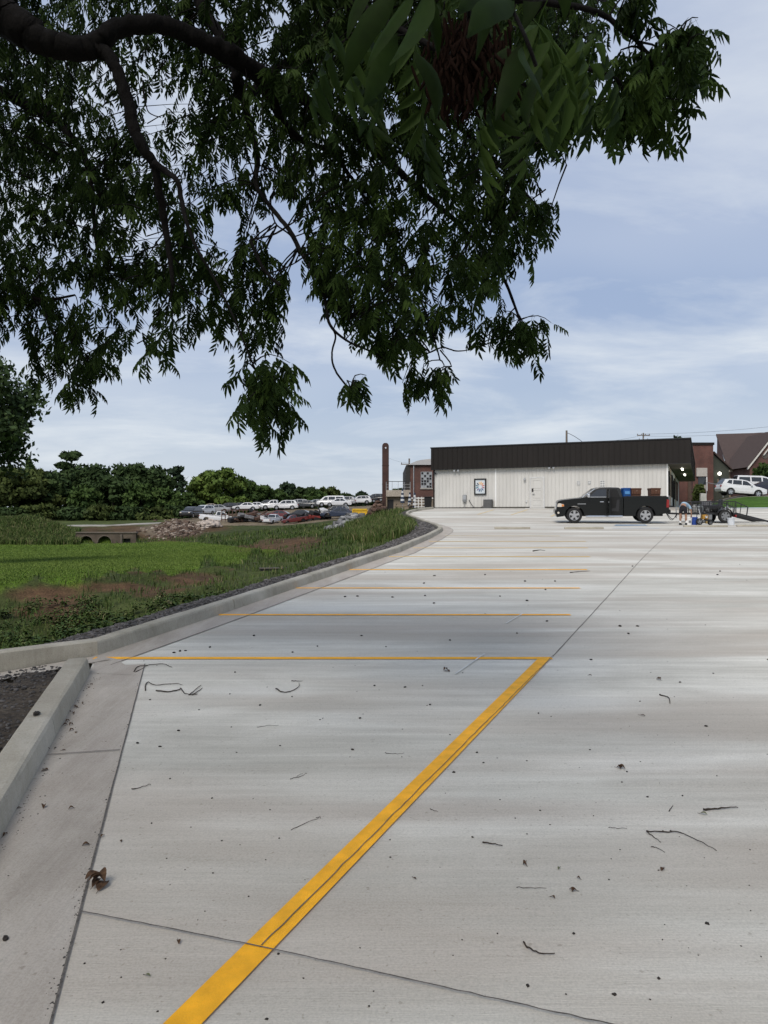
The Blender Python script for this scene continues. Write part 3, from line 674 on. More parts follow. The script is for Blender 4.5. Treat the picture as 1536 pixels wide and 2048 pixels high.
def stones(name, X, Y, Z, size, m, label, tn=None, flat=.6, cat='gravel'):
    n = len(X); base = np.array([(-1, -1, -.6), (1, -1, -.8), (1, 1, -.5), (-1, 1, -.7), (-.7, -.6, .7), (.6, -.7, .5), (.7, .6, .8), (-.6, .7, .6)]) * .5
    Q = np.array([(0, 3, 2, 1), (4, 5, 6, 7), (0, 1, 5, 4), (1, 2, 6, 5), (2, 3, 7, 6), (3, 0, 4, 7)])
    V = base[None] * (1 + rng.normal(0, .22, (n, 8, 3))); sc = size * np.exp(rng.normal(0, .4, n)); V = V * sc[:, None, None]; V[:, :, 2] *= flat
    a = rng.uniform(0, 6.28, n); c, s_ = np.cos(a)[:, None], np.sin(a)[:, None]; x, y = V[:, :, 0] * c - V[:, :, 1] * s_, V[:, :, 0] * s_ + V[:, :, 1] * c
    V = np.stack([x + X[:, None], y + Y[:, None], V[:, :, 2] + Z[:, None] + sc[:, None] * .12], 2)
    Fs = (Q[None] + (np.arange(n) * 8)[:, None, None]).reshape(-1, 4)
    o = link(name, npmesh(name, V.reshape(-1, 3), Fs, m, tint=np.repeat(rng.uniform(0, 1, n) if tn is None else tn, 8)))
    return tag(o, label, cat, kind='stuff')
n = 24000; Y = 3.5 * (40 / 3.5) ** rng.uniform(0, 1, n); s_ = np.abs(rng.normal(0, .55, n)) + .22; X = Xb(Y) - s_; k = (Y > wA.y + .3) & (s_ < 1.6)
X, Y = X[k], Y[k]; Z = tz(X, Y); stones('kerb_gravel', X, Y, Z, .014 + .0011 * Y, M_gravel, 'dark crushed gravel strip behind the long kerb')
n = 9000; Y = rng.uniform(3.5, near1.y - .05, n); s_ = rng.uniform(.22, 3.5, n); X = Xb(Y) - s_; k = X / Y > -.56; X, Y = X[k], Y[k]; Z = tz(X, Y)
stones('planting_bed_gravel', X, Y, Z, .016, M_gravel, 'dark soil and gravel behind the near kerb', tn=rng.uniform(0, .75, len(X)))
n = 1100; u = rng.uniform(0, 1, n); cpx = rng.uniform(652, 748, n); d = rng.uniform(52, 64, n); X = (cpx - 768) / F * d; Y = d; Z = tz(X, Y); a, b_ = proj(X, Y, Z)
hgt = 1.1 * np.exp(-((cpx - 702) / 32) ** 2 - ((d - 58) / 4) ** 2)
stones('gravel_heap', X, Y, Z + hgt * rng.uniform(.2, 1, n), .26, mat('grey_rock', (.2, .2, .2), .9, tint=[(.08, .08, .08), (.19, .19, .19), (.34, .34, .33)]), 'grey heap of broken rock on the grassy bank', cat='rock heap')
n = 900; cpx = rng.normal(352, 24, n); d = rng.normal(88, 5, n); X = (cpx - 768) / F * d; Z = tz(X, d)
stones('rubble_heap', X, d, Z + rng.uniform(0, .5, n) * np.exp(-((cpx - 352) / 26) ** 2), .26, mat('rubble', (.3, .25, .2), .9, tint=[(.055, .034, .023), (.095, .062, .043), (.14, .10, .075), (.34, .29, .24)]), 'tan and white rubble heap beside the culvert', cat='rubble')
n = 160; cpx = rng.normal(418, 10, n); d = rng.normal(93, 2, n); X = (cpx - 768) / F * d; Z = tz(X, d)
stones('block_heap', X, d, Z + rng.uniform(0, .4, n), .4, M_rub, 'pale heap of broken blocks at the yard edge', cat='rubble')

# storm drain box in the ditch
c = P(548, 1143, 24); r = E('drain_box', 'dark wooden drain box half buried at the ditch end', 'drain box', (c.x, c.y, c.z - .15), .2)
mb = MB(); mb.box(-.42, .42, -.02, .02, 0, .22); mb.build('front_board', M_blackm, r, .01)
MB().box(-.45, .45, -.05, .35, .225, .26).build('lid', mat('old_board', (.07, .06, .05), .9), r, .008)
for s in (-1, 1): MB().box(s * .40 - .02, s * .40 + .02, .022, .34, 0, .222).build('side_board', M_blackm, r)

# culvert
c0 = P(150, 1090, 81); c1 = P(272, 1090, 81); zt = P(200, 1067, 81).z; zb = c0.z - 1.0
cv = E('culvert', 'concrete culvert headwall with two round dark pipe mouths and a square one', 'culvert', (c0.x, 81, c0.z))
wid = c1.x - c0.x
def cxm(px): return P(px, 1080, 81).x - c0.x
za = P(200, 1072, 81).z - c0.z; rad = (cxm(186) - cxm(159)) / 2; zctr = za - rad
# headwall with openings, made of strips
mb = MB(); holes = [(cxm(172.5), rad), (cxm(209.5), rad)]
xs = sorted(set([0, wid] + [h + rad * math.cos(a_ * math.pi / 12) for h, _ in holes for a_ in range(13)] + [cxm(246), cxm(261)]))
ztop = zt - c0.z
for xa, xb_ in zip(xs, xs[1:]):
    xm = (xa + xb_) / 2; lo = -1.0; lo0 = lo1 = lo
    for h, rr in holes:
        if abs(xm - h) < rr: lo0 = zctr + math.sqrt(max(0, rr * rr - (xa - h) ** 2)); lo1 = zctr + math.sqrt(max(0, rr * rr - (xb_ - h) ** 2))
    if cxm(246) < xm < cxm(261): lo0 = lo1 = P(250, 1077, 81).z - c0.z
    vs = [(xa, 0, lo0), (xb_, 0, lo1), (xb_, 0, ztop), (xa, 0, ztop), (xa, .4, lo0), (xb_, .4, lo1), (xb_, .4, ztop), (xa, .4, ztop)]
    mb.add(vs, [(0, 1, 2, 3), (4, 7, 6, 5), (0, 4, 5, 1), (3, 2, 6, 7)])
mb.build('headwall', mat('old_culvert_concrete', (.095, .075, .058), .9, var=.35, scale=1.2), cv)
for h, rr in holes:
    v = []; 
    for yy in (.02, 6):
        for k_ in range(20): v.append((h + (rr + .01) * math.cos(k_ * math.pi / 10), yy, zctr + (rr + .01) * math.sin(k_ * math.pi / 10)))
    MB().add(v, [(k_, (k_ + 1) % 20, 20 + (k_ + 1) % 20, 20 + k_) for k_ in range(20)] + [tuple(range(20, 40))]).build('pipe', M_black, cv)
    v = []
    for yy, q_ in ((-.06, rr + .10), (-.06, rr), (.05, rr), (.05, rr + .10)):
        for k_ in range(25): v.append((h + q_ * math.cos(k_ * math.pi / 24), yy, zctr + q_ * math.sin(k_ * math.pi / 24)))
    MB().add(v, [(j * 25 + k_, j * 25 + k_ + 1, ((j + 1) % 4) * 25 + k_ + 1, ((j + 1) % 4) * 25 + k_) for j in range(4) for k_ in range(24)]).build('pipe_collar', mat('pipe_collar', (.12, .10, .082), .9, var=.2), cv)
MB().box(cxm(246) - .02, cxm(261) + .02, .38, 3, -1, P(250, 1077, 81).z - c0.z + .02).build('box_opening', M_black, cv)
MB().box(cxm(241), cxm(246) - .03, -.18, -.003, -1, ztop - .1).build('buttress', MATS['pipe_collar'], cv, .03)
MB().box(-.1, wid + .1, -.10, .5, ztop + .003, ztop + .16).build('coping', MATS['pipe_collar'], cv, .03)
# ================================================================== white metal building
BA = P(868, 1018, 62); BB = P(1335, 1014, 55.2); BZ = 2.77
bdir = Vector((BB.x - BA.x, BB.y - BA.y, 0)); BL = bdir.length; bdir.normalize(); bin_ = Vector((-bdir.y, bdir.x, 0)); brz = math.atan2(bdir.y, bdir.x)
def WL(px, py, off=0.0):
    """local (x,z) on the front wall seen at a pixel"""
    r = Vector(ray(px, py)); o = Vector((0, 0, EYE)); p0 = Vector((BA.x, BA.y, BZ)) - bin_ * off
    t = (p0 - o).dot(bin_) / r.dot(bin_); q = o + r * t - Vector((BA.x, BA.y, BZ))
    return q.dot(bdir), q.z
B = E('metal_building', 'long white metal sided building with dark bronze fascia', 'building', (BA.x, BA.y, BZ), brz)
FT = WL(865, 897, .35)[1]; FB = WL(865, 939, .35)[1]; DEP = 27
FX1 = WL(1381, 900, .35)[0]
mb = MB(); mb.box(0, BL, 0, DEP, -.9, FB + .3); mb.build('wall', M_white, B)
mb = MB(); x = .14
while x < BL - .05: mb.add([(x - .035, -.001, .12), (x + .035, -.001, .12), (x + .018, -.032, .12), (x - .018, -.032, .12), (x - .035, -.001, FB + .1), (x + .035, -.001, FB + .1), (x + .018, -.032, FB + .1), (x - .018, -.032, FB + .1)], [(0, 1, 2, 3), (0, 3, 7, 4), (3, 2, 6, 7), (2, 1, 5, 6)]); x += .29
mb.build('siding_ribs', M_white, B)
mb = MB(); mb.box(-.03, BL + .02, -.05, -.003, -.9, .10); mb.build('base_strip', mat('dark_base', (.07, .065, .055), .9), B)
MB().box(-.05, .06, -.05, .02, .1, FB + .05).build('corner_trim', M_brown, B)
MB().box(BL - .06, BL + .05, -.05, .06, .1, FB + .05).build('corner_trim', M_trimw, B)
MB().box(WL(990, 960)[0], WL(993, 960)[0], -.045, -.004, .12, FB).build('downspout', M_trimw, B)
# fascia
FX0 = -.14
mb = MB(); mb.box(FX0, FX1, -.35, DEP + .6, FB, FT); mb.build('fascia', M_brown, B)
mb = MB(); x = FX0 + .2
while x < FX1: mb.box(x - .018, x + .018, -.385, -.352, FB + .03, FT - .03); x += .40
y = 0
while y < DEP: mb.box(FX1 + .002, FX1 + .035, y, y + .036, FB + .03, FT - .03); y += .40
mb.build('fascia_seams', M_brown, B)
mb = MB(); mb.box(FX0 - .04, FX1 + .05, -.40, DEP + .65, FT + .002, FT + .09); mb.build('parapet_cap', M_black, B)
MB().box(BL + .06, FX1 - .01, -.3, DEP + .5, FB - .035, FB - .003).build('soffit', M_soff, B)
MB().box(FX0 + .01, FX1 - .01, -.345, -.30, FB - .05, FB - .004).build('drip_edge', M_black, B)
# door
dx0, dz1 = WL(1062, 956.5); dx1, _ = WL(1087, 956.5); dz0 = .02
D = MB().box(dx0, dx1, -.075, -.035, dz0, dz1).build('door', M_white, B, .004)
fr = MB(); fr.box(dx0 - .09, dx0 - .004, -.09, -.002, dz0, dz1 + .09); fr.box(dx1 + .004, dx1 + .09, -.09, -.002, dz0, dz1 + .09); fr.box(dx0 - .004, dx1 + .004, -.09, -.002, dz1 + .004, dz1 + .09); fr.build('door_frame', mat('door_frame_grey', (.55, .55, .54), .5), B)
dw = dx1 - dx0; dh = dz1 - dz0
for i, (a, b) in enumerate(((.08, .27), (.33, .60), (.66, .94))):
    pm = MB(); x0, x1, z0, z1 = dx0 + dw * .16, dx1 - dw * .16, dz0 + dh * a, dz0 + dh * b
    for q in ((x0, x1, z0, z0 + .03), (x0, x1, z1 - .03, z1), (x0, x0 + .03, z0 + .03, z1 - .03), (x1 - .03, x1, z0 + .03, z1 - .03)): pm.box(q[0], q[1], -.095, -.076, q[2], q[3])
    pm.build('door_panel', M_white, D)
MB().box(dx0 + .08, dx0 + .20, -.13, -.076, dh * .55, dh * .66).build('keypad_lock', M_black, D, .01)
MB().tube([(dx0 + .14, -.08, dh * .47), (dx0 + .14, -.15, dh * .47), (dx0 + .30, -.15, dh * .47)], .025).build('door_handle', M_grey, D)
MB().box(dx0 - .25, dx1 + .25, -1.0, -.06, -.5, -.012).build('door_step', M_concl, B, .02)
# picture frame with brush strokes
px0, pz1 = WL(949, 957.5); px1, pz0 = WL(973, 989.5)
PF = E('framed_mural', 'black framed panel with a ring of coloured brush strokes on the white wall', 'picture', B.matrix_basis @ Vector(((px0 + px1) / 2, -.06, (pz0 + pz1) / 2)), brz)
hw, hh = (px1 - px0) / 2, (pz1 - pz0) / 2
fr = MB(); t_ = .10
for q in ((-hw, hw, hh - t_, hh), (-hw, hw, -hh, -hh + t_), (-hw, -hw + t_, -hh + t_, hh - t_), (hw - t_, hw, -hh + t_, hh - t_)): fr.box(q[0], q[1], -.06, .03, q[2], q[3])
fr.build('frame', M_black, PF)
MB().box(-hw + t_ - .01, hw - t_ + .01, -.02, .02, -hh + t_ - .01, hh - t_ + .01).build('panel', mat('panel_pale_blue', (.55, .60, .63), .5, var=.08, scale=3), PF)
SC = [(.75, .38, .08), (.7, .26, .06), (.5, .12, .08), (.35, .1, .14), (.05, .07, .2), (.03, .10, .16), (.03, .08, .22), (.10, .05, .16), (.02, .14, .22), (.03, .08, .1), (.06, .06, .08), (.65, .45, .25)]
for i in range(12):
    a = math.pi / 2 - i * math.pi / 6 - .26; c, s = math.cos(a), math.sin(a); r0, r1 = .14, .40 * (hw / .5)
    ex = 1.15
    q = [(c * r0 - s * .015, s * r0 * ex + c * .015), (c * r1 * .7 - s * .05, s * r1 * .7 * ex + c * .05), (c * r1, s * r1 * ex), (c * r1 * .75 + s * .045, s * r1 * .75 * ex - c * .045), (c * r0 + s * .015, s * r0 * ex - c * .015)]
    MB().prism(q, -.03, -.021).build('brush_stroke', mat('stroke_%d' % i, SC[i], .6), PF)
# wall fittings, each its own thing
def onwall(name, label, cat, px, py, group=None):
    x, z = WL(px, py); return E(name, label, cat, B.matrix_basis @ Vector((x, -.033, z)), brz, group)
def floodlight(px, py, label):
    r = onwall('wall_floodlight', label, 'light', px, py, 'floodlights under the fascia')
    MB().box(-.07, .07, -.05, 0, -.06, .06).build('mount', M_grey, r, .01)
    for s in (-1, 1): MB().lathe([(.03, -.1), (.055, -.13), (.085, -.26), (.085, -.28)], (s * .16, 0, -.03), 12, 'y').build('lamp_head', M_galv, r); MB().bar((s * .02, -.04, 0), (s * .16, -.12, -.03), .03).build('arm', M_grey, r)
floodlight(914.5, 941, 'twin floodlight under the fascia above the framed mural')
floodlight(991, 934.5, 'twin floodlight under the fascia left of the door')
floodlight(1104, 935, 'twin floodlight under the fascia right of the door')
r = onwall('security_camera', 'small white security camera under the fascia right of the door', 'camera', 1115, 933); MB().box(-.05, .05, -.2, 0, -.04, .04).build('housing', M_trimw, r, .015); MB().lathe([(.05, -.3), (.05, -.2)], (0, 0, -.02), 12, 'y').build('lens', M_black, r)
r = onwall('corner_camera', 'black camera at the left top corner of the white wall', 'camera', 872, 947); MB().box(-.06, .06, -.18, 0, -.07, .05).build('housing', M_black, r, .02); MB().lathe([(.045, -.22), (.045, -.18)], (0, 0, -.02), 10, 'y').build('lens', M_glass, r)
r = onwall('meter_box', 'grey electrical box low on the white wall below the mural', 'electrical box', 930, 997); MB().box(-.15, .15, -.16, 0, -.28, .28).build('cabinet', M_grey, r, .02); MB().box(-.13, .13, -.175, -.162, -.1, .25).build('cover', M_galv, r, .01); MB().tube([(0, -.06, -.28), (0, -.06, -.85)], .025).build('conduit', M_grey, r)
r = onwall('porch_light', 'small wall light left of the white door', 'light', 1050, 960); MB().box(-.06, .06, -.03, 0, -.1, .1).build('backplate', M_grey, r, .01); MB().lathe([(.03, -.12), (.08, -.02), (.07, .1), (.02, .14)], (0, -.11, 0), 12).build('shade', M_galv, r)
r = onwall('outlet_box', 'small outlet box low beside the white door', 'outlet', 1053, 1003); MB().box(-.05, .05, -.05, 0, -.07, .07).build('cover', M_galv, r, .01); MB().box(-.03, .03, -.06, -.051, -.05, .05).build('flap', M_trimw, r)
r = onwall('condenser_unit', 'dark grey cooling unit on the ground against the white wall', 'air conditioner', 978.5, 1017); 
MB().box(-.33, .33, -.55, -.08, -.02, .66).build('housing', mat('condenser_grey', (.085, .085, .085), .6), r, .02)
for i in range(9): MB().box(-.29, .29, -.575, -.552, .05 + i * .064, .08 + i * .064).build('louvre', mat('louvre_grey', (.16, .16, .16), .5), r)
MB().box(-.35, .35, -.57, -.06, .662, .70).build('top_cover', M_grey, r, .01)
x, z = WL(939, 1001); r2 = E('drain_hose', 'black hose hanging from the wall to the cooling unit', 'hose', B.matrix_basis @ Vector((x, -.05, z)), brz)
x2, z2 = WL(968, 1009); MB().tube([Vector((0, 0, 0)).lerp(Vector((x2 - x, -.1, z2 - z)), t) + Vector((0, -.05, -.45 * math.sin(t * math.pi) - .1 * t)) for t in np.linspace(0, 1, 14)], .022, 6).build('hose_line', M_black, r2); MB().lathe([(.04, -.06), (.04, .02)], (0, 0, .02), 8, 'y').build('wall_coupling', M_grey, r2)
def plaque(px, py, w_, h_, label, rows_):
    r = onwall('wall_sign', label, 'sign', px, py); MB().box(-w_ / 2, w_ / 2, -.02, .012, -h_ / 2, h_ / 2).build('plate', mat('sign_plate', (.62, .62, .60), .5), r)
    for i in range(rows_):
        zz_ = h_ * (.5 - (i + .5) / rows_)
        for s in (-1, 1): MB().box(s * w_ * .24 - w_ * .17, s * w_ * .24 + w_ * .17, -.026, -.021, zz_ - h_ / rows_ * .28, zz_ + h_ / rows_ * .28).build('print_block', M_grey, r)
plaque(1157, 966, .24, .30, 'leftmost of three small grey signs above the pickup', 2)
plaque(1179, 965, .22, .24, 'middle of three small grey signs above the pickup', 2)
plaque(1205, 967.5, .34, .50, 'rightmost and largest of three small grey signs above the pickup', 3)
# shop front under the overhang, on the right side wall
def side_y(px):
    r = Vector(ray(px, 980)); p0 = Vector((BA.x, BA.y, 0)) + bdir * BL; t = p0.dot(bdir) / r.dot(bdir); return (Vector((r.x * t, r.y * t, 0)) - p0).dot(bin_)
for a, b, m_, nm, z0, z1 in ((1.2, 3.2, M_glassl, 'shop_window', .9, 2.6), (3.6, 5.0, M_tan, 'pilaster', 0, FB - .1), (6.5, 8.2, M_glassl, 'shop_window', .9, 2.6), (9.5, 11.2, M_glassl, 'shop_door', .05, 2.3), (12.5, 14.5, M_glassl, 'shop_window', .9, 2.6), (15.5, 16.5, M_tan, 'pilaster', 0, FB - .1), (18, 21, M_glassl, 'shop_window', .9, 2.6)):
    o = MB().box(BL + .003, BL + .06, a, b, z0, z1).build(nm, m_, B)
    if 'p' != nm[0]: 
        q = MB(); q.box(BL + .003, BL + .09, a - .08, a - .003, z0, z1); q.box(BL + .003, BL + .09, b + .003, b + .08, z0, z1); q.box(BL + .003, BL + .09, a - .08, b + .08, z1 + .003, z1 + .08); q.build('frame', M_brown, o)
for (px_, py_, ax) in ((1362.5, 933, 5.0), (1372.5, 950, 13)):
    x_ = (BL + FX1) / 2 + .1
    r = E('soffit_light', 'lit tube light under the overhang, %s' % ('nearer one' if ax < 8 else 'farther one'), 'light', B.matrix_basis @ Vector((x_, ax, FB - .04)), brz, 'tube lights under the overhang')
    MB().box(-.09, .09, -.95, .95, -.05, 0).build('housing', M_trimw, r); MB().box(-.07, .07, -.9, .9, -.13, -.052).build('tube', M_lamp, r, .02)
MB().box(BL + .05, FX1 + 1.5, -.2, DEP, -.9, -.01).build('walkway', M_conc, B)

# ================================================================== vehicles
def arch(cx, r, zb, n=10, rev=False):
    a0 = math.asin(max(-1, min(1, (zb - r * 1.0) / r))) if False else 0
    pts = [(cx + r * math.cos(math.pi - math.pi * i / n), zb + r * math.sin(math.pi * i / n)) for i in range(n + 1)]
    return pts
def wheel(parent, c, r, wd, m_rim, spokes=5, side=-1, n=20):
    W = MB(); h = wd / 2
    W.lathe([(r * .66, -h), (r * .92, -h), (r, -h * .7), (r, h * .7), (r * .92, h), (r * .66, h), (r * .62, 0), (r * .66, -h)], (0, 0, 0), n, 'y', caps=False)
    w_ = W.build('wheel', M_tyre, parent, loc=c, smooth=False)
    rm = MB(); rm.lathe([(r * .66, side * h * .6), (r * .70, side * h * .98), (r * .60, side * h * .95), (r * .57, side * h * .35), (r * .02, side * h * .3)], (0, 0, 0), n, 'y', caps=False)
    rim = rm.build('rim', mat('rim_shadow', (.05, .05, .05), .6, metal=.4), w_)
    sp = MB()
    for k in range(spokes):
        a = 2 * math.pi * k / spokes + .3
        ca_, sa_ = math.cos(a), math.sin(a); wv = r * .16
        q = [(ca_ * r * .08 - sa_ * wv * .8, sa_ * r * .08 + ca_ * wv * .8), (ca_ * r * .62 - sa_ * wv, sa_ * r * .62 + ca_ * wv), (ca_ * r * .62 + sa_ * wv, sa_ * r * .62 - ca_ * wv), (ca_ * r * .08 + sa_ * wv * .8, sa_ * r * .08 - ca_ * wv * .8)]
        sp.prism(q, side * h * .55, side * h * .9)
    sp.lathe([(r * .17, side * h * .5), (r * .17, side * h * .96)], (0, 0, 0), 12, 'y')
    sp.lathe([(r * .66, side * h * .75), (r * .68, side * h * 1.0), (r * .60, side * h * .98), (r * .60, side * h * .7)], (0, 0, 0), n, 'y', caps=False)
    sp.build('spokes', m_rim, w_)
    return w_
M_truck = mat('black_truck_paint', (.0035, .0045, .0042), .25, var=.1, spec=.28, coat=.25)
tp = L(1222, 1046.5); TX0 = P(1114, 1040, 41.2).x; TL = P(1330.5, 1040, 41.2).x - TX0
TX0 -= .0
T = E('pickup_truck', 'black four door pickup with rear door open in front of the white building', 'pickup truck', (TX0 + .02, 41.75, float(lot(41.75)) + .02), R(.5), rot=(math.atan(.045), 0, R(-10)))
k_ = TL / 5.82
T.scale = (k_, k_, k_)
HW = .97
fz = .40; rx1, rx2 = .956, 4.57; ar = .50
prof = [(.05, .30), (.0, .45), (-.005, .66), (.03, .70), (.05, .92), (.07, 1.08), (.13, 1.15), (.30, 1.205), (.80, 1.27), (1.26, 1.31), (1.42, 1.345), (3.44, 1.345), (3.44, .36), (1.56, .36)]
ap = arch(rx1, ar, .40)[::-1]
body = MB().prism(prof + [(1.54, .38)] + ap + [(.42, .36)], -HW, HW)
bo = body.build('body', M_truck, T, .03, seg=2)
# greenhouse
def green(parent, pts, y0, y1, m_, name, zb, k):
    """side profile whose half width shrinks with height"""
    n = len(pts); vs = [(x, s * (y0 - (z - zb) * k), z) for s in (-1, 1) for x, z in pts]
    fs = [tuple(range(n)), tuple(range(2 * n - 1, n - 1, -1))] + [((i + 1) % n, i, i + n, (i + 1) % n + n) for i in range(n)]
    return MB().add(vs, fs).build(name, m_, parent, .035, seg=2)
cab = [(1.36, 1.33), (1.50, 1.40), (2.00, 1.80), (2.22, 1.855), (2.75, 1.875), (3.20, 1.86), (3.33, 1.80), (3.44, 1.33)]
green(T, cab, .93, .93, M_truck, 'cab_roof', 1.33, .30)
gy = lambda z: .93 - (z - 1.33) * .30 + .012
def sideglass(pts, s, name, par, m_=M_glass, th=.008):
    v = [(x, s * gy(z), z) for x, z in pts] + [(x, s * (gy(z) - th), z) for x, z in pts]; n = len(pts)
    return MB().add(v, [tuple(range(n)), tuple(range(2 * n - 1, n - 1, -1))] + [(i, (i + 1) % n, (i + 1) % n + n, i + n) for i in range(n)]).build(name, m_, par)
sideglass([(1.72, 1.37), (1.78, 1.42), (2.10, 1.72), (2.22, 1.76), (2.60, 1.775), (2.60, 1.37)], -1, 'side_window', T)
for pts in ([(1.72, 1.37), (2.10, 1.72), (2.60, 1.775), (2.60, 1.37)], [(2.72, 1.37), (2.72, 1.775), (3.16, 1.77), (3.28, 1.37)]): sideglass(pts, 1, 'side_window', T)
# dark open rear doorway with the seat inside, and the door standing open
MB().box(2.73, 3.30, -HW - .004, -HW + .02, .44, 1.34).build('doorway', M_int, T)
sideglass([(2.73, 1.345), (2.74, 1.775), (3.14, 1.77), (3.30, 1.345)], -1, 'doorway_opening', T, M_int)
od = MB(); od.prism([(2.66, .42), (2.715, .42), (2.715, 1.36), (2.66, 1.36)], -HW - .72, -HW - .01)
odo = od.build('rear_door', M_truck, T, .02)
fr = MB(); fr.bar((2.69, -HW - .03, 1.36), (2.69, -gy(1.78) - .06, 1.79), .05); fr.bar((2.69, -HW - .66, 1.36), (2.69, -gy(1.78) - .52, 1.79), .05); fr.bar((2.69, -gy(1.78) - .05, 1.79), (2.69, -gy(1.78) - .54, 1.79), .05); fr.build('window_frame', M_truck, odo)
MB().add([(2.69, -HW - .05, 1.37), (2.69, -HW - .64, 1.37), (2.69, -gy(1.78) - .5, 1.77), (2.69, -gy(1.78) - .08, 1.77)], [(0, 1, 2, 3)]).build('window_pane', M_glass, odo)
MB().box(2.64, 2.659, -HW - .60, -HW - .45, 1.08, 1.14).build('door_handle', M_chrome, odo)
MB().prism([(2.86, .62), (3.22, .60), (3.26, 1.22), (3.14, 1.22), (3.06, .78), (2.86, .76)], -HW - .008, -HW - .005).build('rear_seat', mat('seat_cloth', (.03, .03, .032), .9), T)
# front door lines, handle, mirror, trim, lights
g = MB()
for a, b in (((1.50, .46), (1.50, 1.33)), ((2.64, .46), (2.64, 1.33)), ((1.50, .46), (2.64, .46))): g.bar((a[0], -HW - .0005, a[1]), (b[0], -HW - .0005, b[1]), .012, .004, up=(0, 1, 0))
g.build('door_seam', M_int, T)
MB().box(2.26, 2.47, -HW - .035, -HW - .003, 1.09, 1.135).build('door_handle', M_chrome, T, .012)
MB().bar((1.78, -.945, 1.365), (2.60, -.945, 1.365), .03, .022, up=(0, 1, 0)).build('window_trim', M_chrome, T)
MB().bar((1.36, -.90, 1.36), (2.02, -.80, 1.80), .035, .02, up=(0, 1, 0)).build('windscreen_pillar', M_chrome, T)
MB().add([(1.45, -.86, 1.40), (1.45, .86, 1.40), (1.99, .74, 1.79), (1.99, -.74, 1.79)], [(0, 1, 2, 3)]).build('windscreen', M_glass, T, loc=(-.016, 0, .018))
mi = MB().box(1.60, 1.74, -HW - .24, -HW - .03, 1.34, 1.54).build('mirror', M_chrome, T, .035, seg=2); MB().bar((1.68, -HW + .02, 1.36), (1.68, -HW - .10, 1.40), .07).build('mirror_arm', M_black, mi)
MB().prism([(.055, .86), (.09, 1.03), (.20, 1.05), (.42, .99), (.45, .88), (.30, .84), (.09, .84)], -HW - .012, -HW + .2).build('headlight', M_head, T, .02)
MB().prism([(.30, .86), (.43, .90), (.41, .97), (.30, .99)], -HW - .016, -HW - .013).build('marker_lens', M_amber, T)
MB().prism([(.055, .86), (.09, 1.03), (.20, 1.05), (.42, .99), (.45, .88), (.09, .84)], HW - .2, HW + .012).build('headlight', M_head, T, .02)
MB().prism([(.012, .70), (.045, .80), (.06, 1.06), (.03, 1.06), (-.01, .80)], -.62, .62).build('grille', M_chrome, T)
MB().prism([(.02, .46), (-.05, .48), (-.06, .66), (.0, .69), (.3, .68), (.3, .60), (.06, .58)], -HW - .01, HW + .01).build('front_bumper', M_truck, T, .02)
MB().lathe([(.055, -HW - .018), (.055, -HW - .005)], (.13, 0, .54), 12, 'y').build('fog_lamp', M_head, T)
MB().box(1.12, 1.55, -HW - .010, -HW - .004, .99, 1.02).build('badge', M_galv, T)
MB().tube([(1.55, -HW + .02, .34), (3.42, -HW + .02, .34)], .055, 10).build('side_step', M_chrome, T)
MB().tube([(1.55, HW - .02, .34), (3.42, HW - .02, .34)], .055, 10).build('side_step', M_chrome, T)
# bed
ap2 = arch(rx2, ar, .40)[::-1]
bp_ = [(3.47, .38), (3.47, 1.37), (3.52, 1.385), (5.60, 1.385), (5.70, 1.36), (5.735, 1.20), (5.74, .62), (5.60, .50), (5.2, .42), (5.10, .38)] + ap2 + [(4.05, .36)]
bed = MB(); bed.prism(bp_, -HW, -HW + .10); bs = bed.build('bed_side', M_truck, T, .025, seg=2)
bed = MB(); bed.prism(bp_, HW - .10, HW); bed.build('bed_side', M_truck, T, .025, seg=2)
MB().box(3.50, 5.68, -HW + .103, HW - .103, .70, .78).build('bed_floor', M_black, T)
MB().box(3.475, 3.53, -HW + .103, HW - .103, .72, 1.37).build('bed_front', M_truck, T)
MB().box(5.66, 5.73, -HW + .103, HW - .103, .70, 1.36).build('tailgate', M_truck, T, .015)
MB().box(3.50, 5.62, -HW - .012, -HW + .10, 1.388, 1.41).build('bed_rail', M_black, T, .006)
MB().prism([(5.60, .80), (5.745, .80), (5.75, 1.20), (5.62, 1.24)], -HW - .012, -HW + .10).build('tail_light', M_tail, T, .015)
MB().prism([(5.60, .80), (5.745, .80), (5.75, 1.20), (5.62, 1.24)], HW - .10, HW + .012).build('tail_light', M_tail, T, .015)
MB().prism([(5.66, .50), (5.83, .50), (5.84, .66), (5.80, .70), (5.66, .70)], -.90, .90).build('rear_bumper', M_black, T, .02)
MB().box(.5, 5.5, -.55, .55, .34, .72).build('chassis', M_black, T)
for cx_ in (rx1, rx2):
    for s in (-1, 1):
        wheel(T, (cx_, s * (HW - .12), .40), .405, .26, M_alloy, 5, s)
        lin = MB(); v = [(x, s * yy, z) for yy in (HW - .02, HW - .40) for x, z in arch(cx_, ar - .005, .40, 12)]; lin.add(v, [(i, i + 1, i + 14, i + 13) for i in range(12)]); lin.build('wheel_liner', M_black, T)
def bed_pt(x, y, z): return T.matrix_basis @ Vector((x, y, z))
